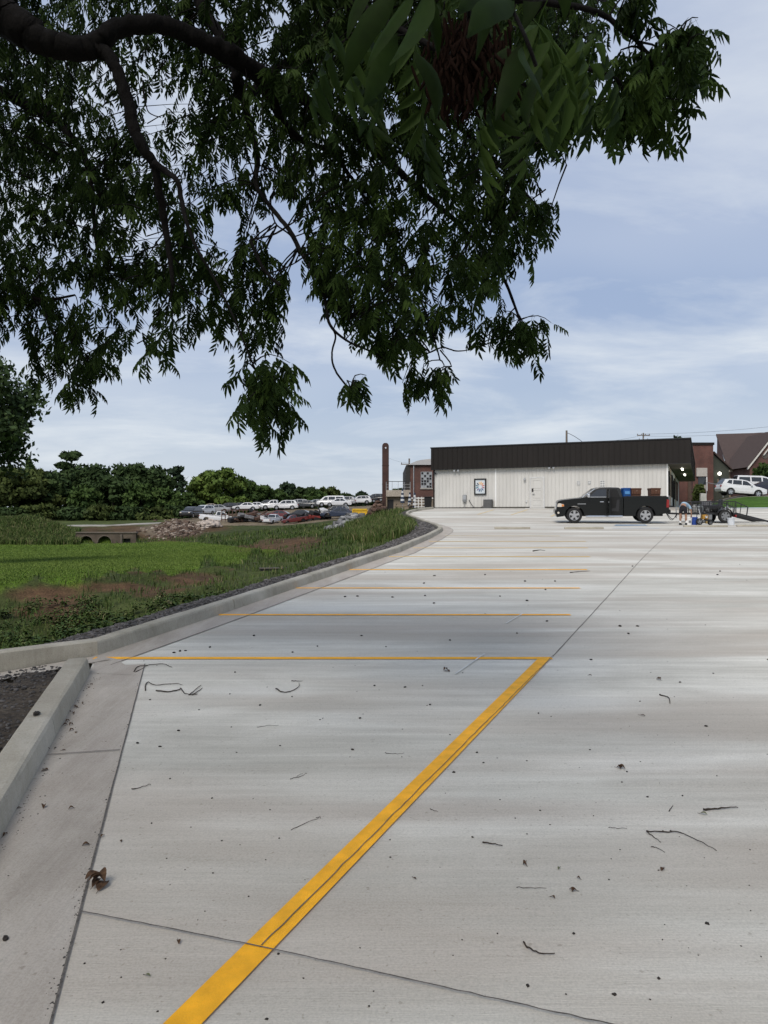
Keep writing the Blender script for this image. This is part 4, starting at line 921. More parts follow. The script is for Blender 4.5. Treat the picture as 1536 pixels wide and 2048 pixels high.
def bin_thing(x, y, col, label, hh, w_, cat='bin', name='waste_bin'):
    p = bed_pt(x, y, .785); r = E(name, label, cat, p, R(2)); m_ = mat('bin_' + label.split()[0], col, .6, var=.12)
    def ring(w1, d1, z): return [(-w1, -d1, z), (w1, -d1, z), (w1, d1, z), (-w1, d1, z)]
    v = ring(w_ * .84, w_ * .84, 0) + ring(w_, w_, hh * .93) + ring(w_ * 1.06, w_ * 1.06, hh * .93) + ring(w_ * 1.06, w_ * 1.06, hh * .97)
    MB().add(v, [(3, 2, 1, 0)] + [(i * 4 + k, i * 4 + (k + 1) % 4, (i + 1) * 4 + (k + 1) % 4, (i + 1) * 4 + k) for i in range(3) for k in range(4)] + [(12, 13, 14, 15)]).build('tub', m_, r, .012)
    l = MB(); l.prism([(-w_ * 1.1, hh * .975), (w_ * 1.1, hh * .975), (w_ * 1.0, hh * 1.02), (-w_ * 1.0, hh * 1.02)], -w_ * 1.12, w_ * 1.1); l.build('lid', m_, r, .01)
    return r, m_
r, m_ = bin_thing(3.70, -.10, (.012, .085, .30), 'blue plastic bin standing behind the pickup cab', 1.02, .20)
MB().box(-.13, .13, -.225, -.212, .70, .86).build('emblem', mat('bin_print', (.10, .30, .60), .6), r)
for x, lb in ((4.15, 'brown slatted bin in the middle of the pickup bed'), (5.13, 'brown slatted bin at the tail of the pickup bed')):
    r, m_ = bin_thing(x, -.15, (.11, .048, .026), lb, 1.0, .255)
    for i in range(6): MB().box(-.25 + i * .085, -.19 + i * .085, -.295, -.262, .70, .90).build('slat', m_, r)
    MB().box(-.05, .05, -.31, -.297, .86, .885).build('handle', mat('bin_handle', (.3, .2, .15), .6), r)

# ------------------------------------------------------------------ trailer
tz0 = float(lot(41.6)); trx = lambda px: P(px, 1040, 41.6).x
TR = E('utility_trailer', 'black open utility trailer with mesh sides and lowered ramp', 'trailer', (trx(1372), 41.6, tz0), 0)
tl = trx(1458) - trx(1372); 
fr = MB()
for s in (-1, 1): fr.bar((0, s * .8, .48), (tl, s * .8, .48), .06, .10)
for x in np.linspace(0, tl, 6): fr.bar((x, -.8, .47), (x, .8, .47), .05, .05)
fr.build('frame', M_blackm, TR)
MB().box(.02, tl - .02, -.77, .77, .505, .53).build('deck', M_wood, TR)
for s in (-1, 1):
    rl = MB(); rl.bar((0, s * .82, 1.12), (tl, s * .82, 1.12), .05, .05)
    for x in np.linspace(0, tl, 6): rl.bar((x, s * .82, .53), (x, s * .82, 1.1), .04, .04)
    rl.build('side_rail', M_blackm, TR)
    ms = MB()
    for x in np.arange(.06, tl, .11): ms.bar((x, s * .82, .53), (x, s * .82, 1.1), .012)
    for z in (.66, .79, .92, 1.02): ms.bar((0, s * .825, z), (tl, s * .825, z), .012)
    ms.build('mesh_side', M_blackm, TR)
MB().bar((0, -.8, 1.12), (0, .8, 1.12), .05).build('front_rail', M_blackm, TR)
tg = MB(); hx = trx(1334) - trx(1372); tg.bar((0, -.6, .47), (hx + .5, 0, .47), .07, .09); tg.bar((0, .6, .47), (hx + .5, 0, .47), .07, .09); tg.bar((hx + .55, 0, .48), (hx, 0, .50), .09, .10); tg.build('tongue', M_blackm, TR)
MB().lathe([(.05, .44), (.07, .5), (.07, .58), (.03, .6)], (hx, 0, 0), 10).build('coupler', M_grey, TR)
MB().tube([(hx + .5, 0, .25), (hx + .5, 0, .85)], .03).build('jack', M_galv, TR)
for q, dp in ((0, .34), (.12, .28)): MB().tube([Vector((hx - .05 + t * .55, -.08 - q, .48 - dp * math.sin(math.pi * t))) for t in np.linspace(0, 1, 10)], .018, 6).build('safety_chain', M_blackm, TR)
MB().box(hx - .5, hx + .55, .45, .52, .84, .93).build('ball_mount_bar', M_black, TR)
wheel(TR, (tl * .72, -.95, .34), .34, .20, M_grey, 6, -1); wheel(TR, (tl * .72, .95, .34), .34, .20, M_grey, 6, 1)
fd = MB(); v = [(tl * .72 + .42 * math.cos(a), y, .36 + .40 * math.sin(a)) for y in (-1.07, -.84) for a in np.linspace(math.pi, 0, 9)]; fd.add(v, [(i, i + 1, i + 10, i + 9) for i in range(8)]); fd.build('fender', M_blackm, TR)
rp = MB(); re = trx(1524) - trx(1372)
for s in (-1, 1): rp.bar((tl, s * .76, .50), (re, s * .76, .05), .06, .09)
for t in np.linspace(.05, .95, 12):
    x = tl + (re - tl) * t; z = .50 - .45 * t; rp.bar((x, -.76, z), (x, .76, z), .04)
rp.build('ramp', M_blackm, TR)
st = MB(); xe = tl + (re - tl) * .36
for s in (-1, 1): st.bar((tl, s * .80, 1.10), (xe, s * .80, .82), .045); st.bar((xe, s * .80, .82), (xe - .06, s * .79, .36), .045); st.bar((tl + .3, s * .80, 1.0), (tl + .22, s * .79, .42), .03)
st.build('ramp_side_rail', M_blackm, TR)
MB().box(tl - .06, tl + .0, -.9, -.6, .3, .42).build('tail_lamp', M_tail, TR)
# load on the trailer
lp = lambda x, y, z=.532: TR.matrix_basis @ Vector((x, y, z))
r = E('mower', 'dark riding machine loaded on the trailer deck', 'machine', lp(tl * .62, .15)); MB().box(-.5, .5, -.35, .35, .14, .40).build('chassis', M_blackm, r, .05); MB().prism([(-.5, .36), (-.05, .36), (-.1, .66), (-.45, .62)], -.28, .28).build('engine_hood', mat('machine_grey', (.12, .12, .125), .5), r, .04); MB().prism([(.1, .36), (.5, .36), (.55, .72), (.47, .72), (.42, .46), (.1, .44)], -.22, .22).build('seat', M_black, r, .03)
for x in (-.38, .38):
    for s in (-1, 1): wheel(r, (x, s * .38, .18), .18, .14, M_grey, 4, s, 14)
MB().tube([(-.02, 0, .36), (.08, 0, .75)], .02).build('steering_post', M_black, r)
for x, y, c_, lb in ((.30, -.45, (.35, .35, .33), 'pale grey sack standing at the trailer front'), (.62, -.35, (.22, .24, .24), 'grey sack on the trailer behind the worker')):
    p = lp(x, y); r = MB().lathe([(.02, 0), (.15, .02), (.18, .14), (.16, .30), (.09, .38), (.11, .43), (.02, .44)], (0, 0, 0), 10).build('sack', mat('sack%d' % int(x * 10), c_, .9, var=.25), None, loc=p); tag(r, lb, 'sack')
r = E('water_jug', 'white jug standing on the trailer above the wheel', 'jug', lp(tl * .86, -.5)); MB().lathe([(.10, 0), (.12, .02), (.12, .26), (.05, .32), (.04, .38)], (0, 0, 0), 12).build('jug_body', M_trimw, r); MB().lathe([(.045, .38), (.045, .42)], (0, 0, 0), 10).build('cap', M_blue, r)

# line striping machine
sm = L(1408, 1050); S = E('striping_machine', 'black and yellow line striping machine beside the trailer', 'striping machine', sm, R(4))
for x, y in ((-.36, -.25), (-.36, .25), (.32, 0)): wheel(S, (x, y, .17 if x < 0 else .13), .17 if x < 0 else .13, .10, M_grey, 4, -1, 14)
fr = MB(); fr.bar((-.40, -.2, .25), (.38, -.1, .22), .04); fr.bar((-.40, .2, .25), (.38, .1, .22), .04); fr.bar((-.38, -.22, .25), (-.38, .22, .25), .04); fr.bar((0, -.16, .24), (0, .16, .24), .04); fr.build('frame', M_blackm, S)
hd = MB(); hd.tube([(-.30, -.22, .25), (-.20, -.22, .80), (-.28, -.22, .98)], .018); hd.tube([(-.30, .22, .25), (-.20, .22, .80), (-.28, .22, .98)], .018); hd.tube([(-.28, -.26, .98), (-.28, .26, .98)], .02); hd.build('handlebar', M_blackm, S)
MB().box(-.12, .16, -.14, .14, .28, .52).build('engine', mat('machine_yellow', (.42, .22, .03), .5, var=.2), S, .03)
MB().lathe([(.09, .52), (.10, .60), (.06, .66)], (.02, 0, 0), 12).build('recoil_cover', M_black, S)
MB().lathe([(.11, .27), (.12, .30), (.12, .50), (.10, .52)], (.28, -.02, 0), 14).build('paint_tank', M_grey, S)
MB().tube([(.28, -.1, .5), (.1, -.26, .6), (-.1, -.3, .35), (.0, -.28, .12)], .014, 6).build('hose', M_black, S)
MB().box(-.05, .03, -.32, -.22, .07, .2).build('spray_gun', mat('brass', (.4, .28, .1), .4, metal=.7), S, .01)
MB().tube([(-.22, -.05, .52), (-.26, .02, .80)], .025).build('pump', M_galv, S)
MB().box(-.02, .1, -.18, -.142, .34, .46).build('air_filter', M_trimw, S, .02)
def bucket(px, py, d_, h_, r_, m_, label, bail=True, lab=None):
    p = L(px, py); r = E('paint_bucket', label, 'bucket', p)
    MB().lathe([(r_ * .88, 0), (r_ * .90, .01), (r_, h_ * .92), (r_ * 1.05, h_ * .92), (r_ * 1.05, h_)], (0, 0, 0), 18).build('pail', m_, r, smooth=False)
    for z in (.80, .86): MB().lathe([(r_ * 1.0, h_ * z), (r_ * 1.04, h_ * z), (r_ * 1.04, h_ * (z + .02)), (r_ * 1.0, h_ * (z + .02))], (0, 0, 0), 18).build('rim_band', m_, r)
    MB().tube([Vector((r_ * 1.04 * math.cos(a), -r_ * .5 * math.sin(a) - .01, h_ * .86 - r_ * .9 * math.sin(a))) for a in np.linspace(0, math.pi, 12)], .008, 5).build('bail_handle', M_galv, r)
    if lab: MB().box(-r_ * .4, r_ * .4, -r_ * 1.02, -r_ * .93, h_ * .3, h_ * .62).build('label', lab, r)
    return r
bucket(1377.5, 1050, 0, .37, .155, M_trimw, 'white paint bucket with a dark label beside the worker', lab=M_grey)
bucket(1389, 1050, 0, .40, .15, mat('blue_bucket', (.02, .06, .28), .45), 'blue paint bucket between white bucket and striping machine')
bucket(1462, 1050.5, 0, .37, .165, mat('clear_white_plastic', (.62, .65, .68), .5), 'translucent white bucket standing alone under the trailer ramp')

# ------------------------------------------------------------------ worker bending over
wp = L(1366.5, 1050); PR = E('person', 'worker in light blue shirt and black shorts bending over a bucket', 'person', wp, R(-32))
def skin(name, verts, edges, m_, parent, sub=2):
    me = bpy.data.meshes.new(name); me.from_pydata([v[:3] for v in verts], edges, []); me.materials.append(m_); o = link(name, me, parent)
    sm_ = o.modifiers.new('skin', 'SKIN'); sm_.use_smooth_shade = True
    for i, v in enumerate(verts):
        rr = v[3]; me.skin_vertices[0].data[i].radius = rr if hasattr(rr, '__len__') else (rr, rr)
    me.skin_vertices[0].data[0].use_root = True
    ss_ = o.modifiers.new('sub', 'SUBSURF'); ss_.levels = sub; ss_.render_levels = sub
    return o
M_skin = mat('skin', (.30, .17, .11), .55, var=.08)
# local +y is away from the camera, the way the worker bends
v = [(0, 0, .86, .125), (0, .06, 1.0, .12), (0, .26, 1.06, .125), (0, .46, 1.0, .13), (0, .58, .92, .055), (0, .66, .84, .085), (0, .72, .76, .07),
     (-.10, 0, .82, .095), (-.13, -.02, .46, .058), (-.13, -.04, .30, .058), (-.13, -.03, .09, .036), (-.14, .10, .04, .035),
     (.10, 0, .82, .095), (.13, .02, .46, .058), (.13, 0, .30, .058), (.13, .01, .09, .036), (.15, .14, .04, .035),
     (-.19, .46, .96, .06), (-.24, .50, .70, .042), (-.20, .55, .47, .030), (-.19, .56, .41, .030),
     (.19, .46, .96, .06), (.30, .44, .70, .042), (.30, .48, .47, .030), (.30, .49, .41, .030)]
ed = [(0, 1), (1, 2), (2, 3), (3, 4), (4, 5), (5, 6), (0, 7), (7, 8), (8, 9), (9, 10), (10, 11), (0, 12), (12, 13), (13, 14), (14, 15), (15, 16), (3, 17), (17, 18), (18, 19), (19, 20), (3, 21), (21, 22), (22, 23), (23, 24)]
for hb, sx in ((20, -1), (24, 1)):
    x, y, z, _ = v[hb]
    for i, (dx, ln) in enumerate(((-.028, .07), (-.010, .08), (.010, .075), (.027, .06))):
        b0 = len(v); v += [(x + dx, y + .01, z - ln * .55, .0085), (x + dx * .9, y - .01, z - ln, .0075)]; ed += [(hb, b0), (b0, b0 + 1)]
    b0 = len(v); v += [(x - sx * .035, y - .02, z + .0, .010), (x - sx * .04, y - .035, z - .04, .008)]; ed += [(hb - 1, b0), (b0, b0 + 1)]
skin('body', v, ed, M_skin, PR)
M_shirt = mat('light_blue_shirt', (.30, .42, .52), .9, var=.1, scale=9); M_short = mat('black_shorts', (.012, .012, .016), .9)
skin('shirt', [(0, .05, 1.0, .145), (0, .26, 1.07, .15), (0, .46, 1.01, .155), (0, .54, .95, .085), (-.20, .46, .96, .078), (-.235, .49, .78, .062), (.20, .46, .96, .078), (.28, .45, .78, .062)], [(0, 1), (1, 2), (2, 3), (2, 4), (4, 5), (2, 6), (6, 7)], M_shirt, PR)
skin('shorts', [(0, .0, .90, .150), (0, .05, 1.0, .140), (-.10, 0, .78, .115), (-.125, -.01, .54, .088), (.10, 0, .78, .115), (.125, .01, .54, .088)], [(0, 1), (0, 2), (2, 3), (0, 4), (4, 5)], M_short, PR)
skin('hair', [(0, .66, .89, .075), (0, .735, .80, .08), (0, .70, .86, .088)], [(0, 2), (2, 1)], mat('dark_hair', (.02, .014, .01), .7), PR)
for x, y in ((-.135, 0), (.14, .04)):
    MB().prism([(-.11, 0), (.16, 0), (.17, .035), (.10, .07), (0, .11), (-.10, .11)], -.045, .045).build('shoe', M_black, PR, .015, loc=(x, y, 0)).rotation_euler = (0, 0, R(85))
    MB().lathe([(.045, .10), (.048, .22)], (x, y - .035, 0), 10).build('sock', M_trimw, PR)
# ================================================================== generic parked cars
PROF = {  # lower body outline (x,z) front at 0, greenhouse outline, wheel positions, wheel radius, length, half width
 'sedan': dict(L=4.7, lo=[(.0, .35), (-.02, .60), (.08, .72), (.5, .80), (1.35, .92), (4.0, 1.0), (4.55, .98), (4.68, .85), (4.7, .55), (4.6, .32)], gr=[(1.25, .90), (2.05, 1.38), (2.6, 1.45), (3.2, 1.42), (4.05, .98)], win=[[(1.65, .97), (2.12, 1.31), (2.62, 1.37), (2.66, .98)], [(2.74, .98), (2.72, 1.37), (3.15, 1.34), (3.62, 1.02)]], wh=(.92, 3.65), r=.33, hw=.90),
 'suv': dict(L=4.6, lo=[(.0, .38), (-.02, .70), (.10, .86), (.7, 1.0), (1.25, 1.07), (4.35, 1.10), (4.52, 1.0), (4.58, .62), (4.5, .36)], gr=[(1.1, 1.05), (1.85, 1.56), (2.4, 1.66), (3.7, 1.66), (4.15, 1.58), (4.45, 1.08)], win=[[(1.50, 1.10), (1.98, 1.50), (2.42, 1.57), (2.46, 1.12)], [(2.54, 1.12), (2.52, 1.57), (3.36, 1.57), (3.42, 1.14)], [(3.52, 1.15), (3.46, 1.56), (3.78, 1.54), (4.02, 1.24)]], wh=(.88, 3.60), r=.36, hw=.93),
 'pickup': dict(L=5.5, lo=[(.0, .45), (-.02, .80), (.08, 1.02), (1.3, 1.12), (3.2, 1.15), (5.45, 1.15), (5.5, .6), (5.4, .45)], gr=[(1.25, 1.10), (1.85, 1.66), (2.3, 1.74), (3.0, 1.72), (3.2, 1.12)], win=[[(1.62, 1.15), (1.96, 1.58), (2.36, 1.64), (2.36, 1.15)], [(2.44, 1.15), (2.44, 1.64), (2.92, 1.62), (3.02, 1.15)]], wh=(.95, 4.4), r=.38, hw=.97),
 'van': dict(L=5.2, lo=[(.0, .40), (-.02, .80), (.10, .98), (.55, 1.1), (5.05, 1.15), (5.18, .9), (5.18, .42)], gr=[(.55, 1.08), (1.35, 1.75), (2.0, 1.92), (4.8, 1.92), (5.08, 1.12)], win=[[(1.05, 1.16), (1.5, 1.66), (2.0, 1.74), (2.0, 1.16)], [(2.15, 1.2), (2.15, 1.74), (3.3, 1.74), (3.3, 1.2)], [(3.45, 1.2), (3.45, 1.74), (4.7, 1.72), (4.8, 1.2)]], wh=(.95, 4.1), r=.35, hw=.98)}
def carmat(col):
    return mat('car_paint_%d_%d_%d' % tuple(int(c * 99) for c in col), col, .3, var=.06, spec=.5, coat=.3)
def car(kind, col, loc, rz, label, cat='car', group=None, name=None, detail=True, roll=0, pitch=0, hood=False, wheels=True, scale=1):
    D_ = PROF[kind]; m_ = carmat(col); nm = name or {'sedan': 'parked_car', 'suv': 'parked_suv', 'pickup': 'parked_pickup', 'van': 'parked_van'}[kind]
    r = E(nm, label, cat, loc, rz, group, rot=(roll, pitch, rz)); r.scale = (scale,) * 3; hw = D_['hw']; cx_ = D_['L'] / 2
    sh = lambda q: [(cx_ - x, z) for x, z in q]           # front towards local +x
    w0, w1 = D_['wh']; ar_ = D_['r'] + .06
    bot = [(w1 + ar_ + .02, .30)] + arch(w1, ar_, .33, 8)[::-1] + [(w1 - ar_ - .02, .28), (w0 + ar_ + .02, .28)] + arch(w0, ar_, .33, 8)[::-1] + [(w0 - ar_ - .02, .30)]
    pl = sh(D_['lo'] + bot)
    zs = max(z for _, z in D_['lo'])
    n = len(pl); tap = lambda z: hw - max(0, (z - .75)) * .10 - max(0, .5 - z) * .12
    nose = lambda x: 1 - .10 * max(0, (abs(x) - cx_ + .6) / .6) ** 2
    v = [(x, s * tap(z) * nose(x), z) for s in (-1, 1) for x, z in pl]
    fs = [tuple(range(n)), tuple(range(2 * n - 1, n - 1, -1))] + [((i + 1) % n, i, i + n, (i + 1) % n + n) for i in range(n)]
    MB().add(v, fs).build('body', m_, r, .035)
    gp = sh(D_['gr']); zb = D_['gr'][0][1] - .02; n = len(gp)
    gy_ = lambda z: hw - .06 - (z - zb) * .28
    v = [(x, s * gy_(z), z) for s in (-1, 1) for x, z in gp]
    MB().add(v, [tuple(range(n)), tuple(range(2 * n - 1, n - 1, -1))] + [((i + 1) % n, i, i + n, (i + 1) % n + n) for i in range(n)]).build('cabin', m_, r, .03)
    for wn in D_['win']:
        for s in (-1, 1):
            q = sh(wn); k = len(q); v = [(x, s * (gy_(z) + .006), z) for x, z in q]
            MB().add(v, [tuple(range(k))]).build('side_window', M_glass, r)
    (xa, za_), (xb_, zb_) = sh([D_['gr'][0], D_['gr'][1]])
    def pane(pa, pb, nm_, o):
        t0, t1 = .12, .93; a = (pa[0] + (pb[0] - pa[0]) * t0, pa[1] + (pb[1] - pa[1]) * t0); b = (pa[0] + (pb[0] - pa[0]) * t1, pa[1] + (pb[1] - pa[1]) * t1)
        MB().add([(a[0] + o, -gy_(a[1]) + .08, a[1] + .02), (a[0] + o, gy_(a[1]) - .08, a[1] + .02), (b[0] + o, gy_(b[1]) - .08, b[1] + .02), (b[0] + o, -gy_(b[1]) + .08, b[1] + .02)], [(0, 1, 2, 3)]).build(nm_, M_glass, r)
    pane(sh([D_['gr'][0]])[0], sh([D_['gr'][1]])[0], 'windscreen', .02); pane(sh([D_['gr'][-1]])[0], sh([D_['gr'][-2]])[0], 'rear_window', -.02)
    z0 = .66 if kind == 'sedan' else .78
    for s in (-1, 1):
        MB().box(cx_ - .22, cx_ + .012, s * (hw - .28) - .13, s * (hw - .28) + .13, z0 - .08, z0 + .06).build('headlight', M_head, r, .02)
        MB().box(-cx_ - .012 if kind != 'sedan' else -cx_ - .005, -cx_ + .16, s * (hw - .20) - .10, s * (hw - .20) + .10, z0, z0 + .20).build('tail_light', M_tail, r, .02)
        if detail: MB().box(.62, .78, s * (hw + .08) - .09, s * (hw + .08) + .09, z0 + .28, z0 + .44).build('mirror', m_, r, .03)
    MB().box(cx_ - .05, cx_ + .02, -.45, .45, .38, .60).build('grille', M_black, r, .02)
    MB().box(-cx_ + .4, cx_ - .4, -hw + .18, hw - .18, .24, .55).build('underbody', M_black, r)
    if kind == 'pickup': MB().box(-cx_ + .12, cx_ - 3.32, -hw + .16, hw - .16, 1.152, 1.156).build('bed_opening', M_black, r)
    if hood:
        xh = cx_ - 1.25; v = [(xh, -.68, 1.0), (xh, .68, 1.0), (xh + .75, .62, 1.75), (xh + .75, -.62, 1.75), (xh + .02, -.68, 1.03), (xh + .02, .68, 1.03), (xh + .73, .62, 1.79), (xh + .73, -.62, 1.79)]
        MB().add(v, [(0, 1, 2, 3), (4, 7, 6, 5), (0, 4, 5, 1), (1, 5, 6, 2), (2, 6, 7, 3), (3, 7, 4, 0)]).build('open_bonnet', m_, r)
    if wheels:
        for xw in (cx_ - w0, cx_ - w1):
            for s in (-1, 1): wheel(r, (xw, s * (hw - .10), D_['r']), D_['r'], .20, M_alloy, 5, s, 14)
    return r
def gz(x, y): return float(tz([x], [y])[0])
WHT = (.62, .63, .64); SIL = (.32, .33, .34); BLK = (.012, .012, .014); DGR = (.05, .055, .06); BLU = (.022, .032, .06); RED = (.11, .018, .015); GRN = (.02, .05, .04); TANC = (.28, .24, .18)
# salvage yard rows: pixel centre, wheel line, distance, heading, kind, paint, words
YC = [
 (372, 1031, 128, 200, 'sedan', GRN, 'dark green car with raised bonnet at the left end of the yard', 1),
 (383, 1036, 112, -100, 'suv', BLK, 'black off-roader facing the camera at the left end of the yard', 0),
 (407, 1030, 128, -112, 'suv', WHT, 'white car nose on just right of the black off-roader', 0),
 (433, 1026, 132, 195, 'sedan', SIL, 'silver saloon in the left part of the yard', 0),
 (455, 1024, 138, 188, 'suv', BLK, 'black car between the silver saloon and the white cars', 0),
 (474, 1021, 142, 200, 'sedan', DGR, 'dark grey car partly hidden behind the black yard car', 0),
 (492, 1021, 138, 185, 'sedan', WHT, 'white saloon left of the white flatbed pickup', 0),
 (511, 1020, 142, 182, 'sedan', WHT, 'white saloon touching the white flatbed pickup', 0),
 (552, 1019, 140, 180, 'pickup', WHT, 'white pickup with long flat bed in the middle of the yard', 0),
 (570, 1019.5, 134, 184, 'suv', WHT, 'white crossover in front of the white pickup cab', 0),
 (594, 1016, 146, 182, 'suv', SIL, 'silver crossover just right of the white crossover', 0),
 (612, 1016, 142, 176, 'sedan', DGR, 'dark grey saloon in the centre right of the yard', 0),
 (630, 1014, 146, 186, 'sedan', SIL, 'grey saloon beside the dark saloon in the yard', 0),
 (644, 1013, 146, 180, 'sedan', BLK, 'black saloon left of the white van', 0),
 (663, 1013, 138, 178, 'van', WHT, 'white van standing tallest in the yard', 0),
 (676, 1013.5, 132, 184, 'sedan', WHT, 'white low car in front of the white van', 0),
 (688, 1010, 150, 178, 'suv', SIL, 'silver car right of the white van', 0),
 (704, 1008, 156, -100, 'sedan', BLK, 'black car seen nose on near the right end of the yard', 0),
 (720, 1008, 154, 185, 'suv', WHT, 'white car near the right end of the yard', 0),
 (735, 1005, 160, 182, 'sedan', BLK, 'dark car half hidden near the brick chimney', 0),
 (750, 1003, 165, 178, 'suv', BLK, 'black car farthest right next to the brick chimney', 0),
 (420, 1022, 150, 182, 'sedan', TANC, 'tan car behind the silver saloon in the back row', 0),
 (532, 1014, 158, 184, 'sedan', DGR, 'dark car in the back row behind the white pickup', 0)]
for px_, py_, d_, hd_, kd, c_, lb, hood in YC:
    p = P(px_, py_, d_); car(kd, c_, p, R(hd_), lb, 'pickup truck' if kd == 'pickup' else ('van' if kd == 'van' else 'car'), 'cars in the salvage yard', detail=False, hood=bool(hood))
# ground pad under the rows that stand highest
# wrecks and scrap along the near edge
car('pickup', WHT, P(436, 1046, 104), R(10), 'white wrecked pickup at the yard edge above the pale blocks', 'pickup truck', 'wrecks at the yard edge', detail=False, wheels=False, pitch=R(4), scale=.92)
car('sedan', RED, P(566, 1042, 97), R(-20), 'red crushed car at the yard edge', 'car', 'wrecks at the yard edge', detail=False, wheels=False, roll=R(-8), scale=.9)
car('pickup', WHT, P(546, 1046, 92), R(70), 'white truck cab lying at the yard edge left of the red car', 'pickup truck', 'wrecks at the yard edge', detail=False, wheels=False, pitch=R(-6), scale=.6)
car('sedan', BLK, P(600, 1040, 96), R(160), 'black wreck right of the red crushed car', 'car', 'wrecks at the yard edge', detail=False, wheels=False, roll=R(6), scale=.85)
car('sedan', BLU, P(676, 1037, 92), R(185), 'blue wreck at the right end of the yard edge', 'car', 'wrecks at the yard edge', detail=False, wheels=False, scale=.9)
car('suv', DGR, P(672, 1031, 108), R(178), 'dark wreck behind the blue wreck', 'car', 'wrecks at the yard edge', detail=False, wheels=False, scale=.85)
car('pickup', RED, P(590, 1046, 90), R(200), 'red truck bed below the black wreck', 'pickup truck', 'wrecks at the yard edge', detail=False, wheels=False, scale=.55, pitch=R(8))
# stake body and scrap metal
p = P(468, 1043, 98); r = E('stake_rack', 'rusty slatted rack standing in the scrap', 'rack', p, R(4)); m_ = mat('rusty_steel', (.10, .06, .045), .85, var=.4, scale=4)
for i in range(8): MB().box(-1.6 + i * .45, -1.5 + i * .45, -.05, .05, 0, 1.5).build('upright', m_, r)
for z in (.2, .8, 1.4): MB().box(-1.65, 1.75, .052, .10, z, z + .12).build('rail', m_, r)
def scrap(px_, py_, d_, w_, h_, n_, label, cols_):
    p = P(px_, py_, d_); r = E('scrap_heap', label, 'scrap', p)
    ms = [mat('scrap_%s' % c, {'rust': (.09, .05, .035), 'black': (.015, .015, .016), 'steel': (.16, .16, .165), 'white': (.5, .5, .5), 'red': (.18, .025, .02)}[c], .7, var=.4, scale=2) for c in cols_]
    for i in range(n_):
        x = random.gauss(0, w_ * .32); z = abs(random.gauss(0, h_ * .38)) * max(.1, 1 - abs(x) / w_); a = Vector((x, random.uniform(-1.2, 1.2), z)); m2 = random.choice(ms)
        k = random.random()
        if k < .5:
            d_v = Vector((random.uniform(-1, 1), random.uniform(-.5, .5), random.uniform(-.4, .5))).normalized() * random.uniform(.4, 1.3); MB().bar(a - d_v * .5, a + d_v * .5, random.uniform(.05, .18), random.uniform(.05, .25)).build('scrap_piece', m2, r)
        elif k < .75:
            o = MB().lathe([(.18, -.09), (.33, -.1), (.34, 0), (.33, .1), (.18, .09)], (0, 0, 0), 12, 'y').build('scrap_tyre', M_tyre, r, loc=a); o.rotation_euler = (random.uniform(-.6, .6), 0, random.uniform(0, 3))
        else:
            s = random.uniform(.3, .7); o = MB().box(-s, s, -.4, .4, -.05, random.uniform(.2, .5)).build('scrap_panel', m2, r, .06, loc=a); o.rotation_euler = (random.uniform(-.3, .3), random.uniform(-.4, .4), random.uniform(0, 3))
scrap(500, 1044, 97, 2.6, 1.6, 60, 'dark tangle of scrap metal right of the slatted rack', ['rust', 'black', 'steel'])
scrap(528, 1043, 96, 1.8, 1.3, 36, 'scrap metal pile left of the white truck cab', ['rust', 'black', 'steel', 'white'])
scrap(617, 1041, 93, 2.0, 1.5, 40, 'scrap pile of black and red panels by the black wreck', ['black', 'red', 'steel'])
scrap(642, 1038, 94, 1.7, 1.4, 36, 'scrap pile of wheels and steel left of the blue wreck', ['black', 'steel', 'white'])
# yellow loader bucket
p = P(720, 1031, 88); r = E('loader_bucket', 'bright yellow loader bucket at the right end of the yard', 'loader bucket', p, R(5)); m_ = mat('loader_yellow', (.55, .36, .02), .55, var=.15)
hw_ = .86; MB().prism([(-.5, .0), (.35, .0), (.5, .12), (.45, .62), (.38, .66), (.36, .16), (.25, .08), (-.5, .06)], -hw_, hw_).build('bucket_shell', m_, r).rotation_euler = (0, 0, R(90))
for s in (-1, 1): MB().prism([(-.5, 0), (.35, 0), (.5, .12), (.45, .66), (.2, .6)], s * hw_ - .03, s * hw_ + .03).build('bucket_cheek', m_, r).rotation_euler = (0, 0, R(90))
for i in range(6): MB().box(-hw_ + .1 + i * .31, -hw_ + .2 + i * .31, -.62, -.5, .0, .05).build('bucket_tooth', M_grey, r)
MB().box(-hw_, hw_, .30, .50, .55, .78).build('back_plate', m_, r, .03)

# brown earth bank next to chimney
n = 500; cpx = rng.uniform(738, 766, n); d = rng.uniform(84, 96, n); X = (cpx - 768) / F * d; Z = tz(X, d); hgt = 1.4 * np.exp(-((cpx - 756) / 11) ** 2)
stones('earth_heap', X, d, Z + hgt * rng.uniform(0, 1, n), .45, mat('red_earth', (.1, .06, .04), .95, tint=[(.05, .03, .022), (.10, .06, .042), (.16, .10, .075)]), 'reddish earth heap left of the brick chimney', cat='earth')

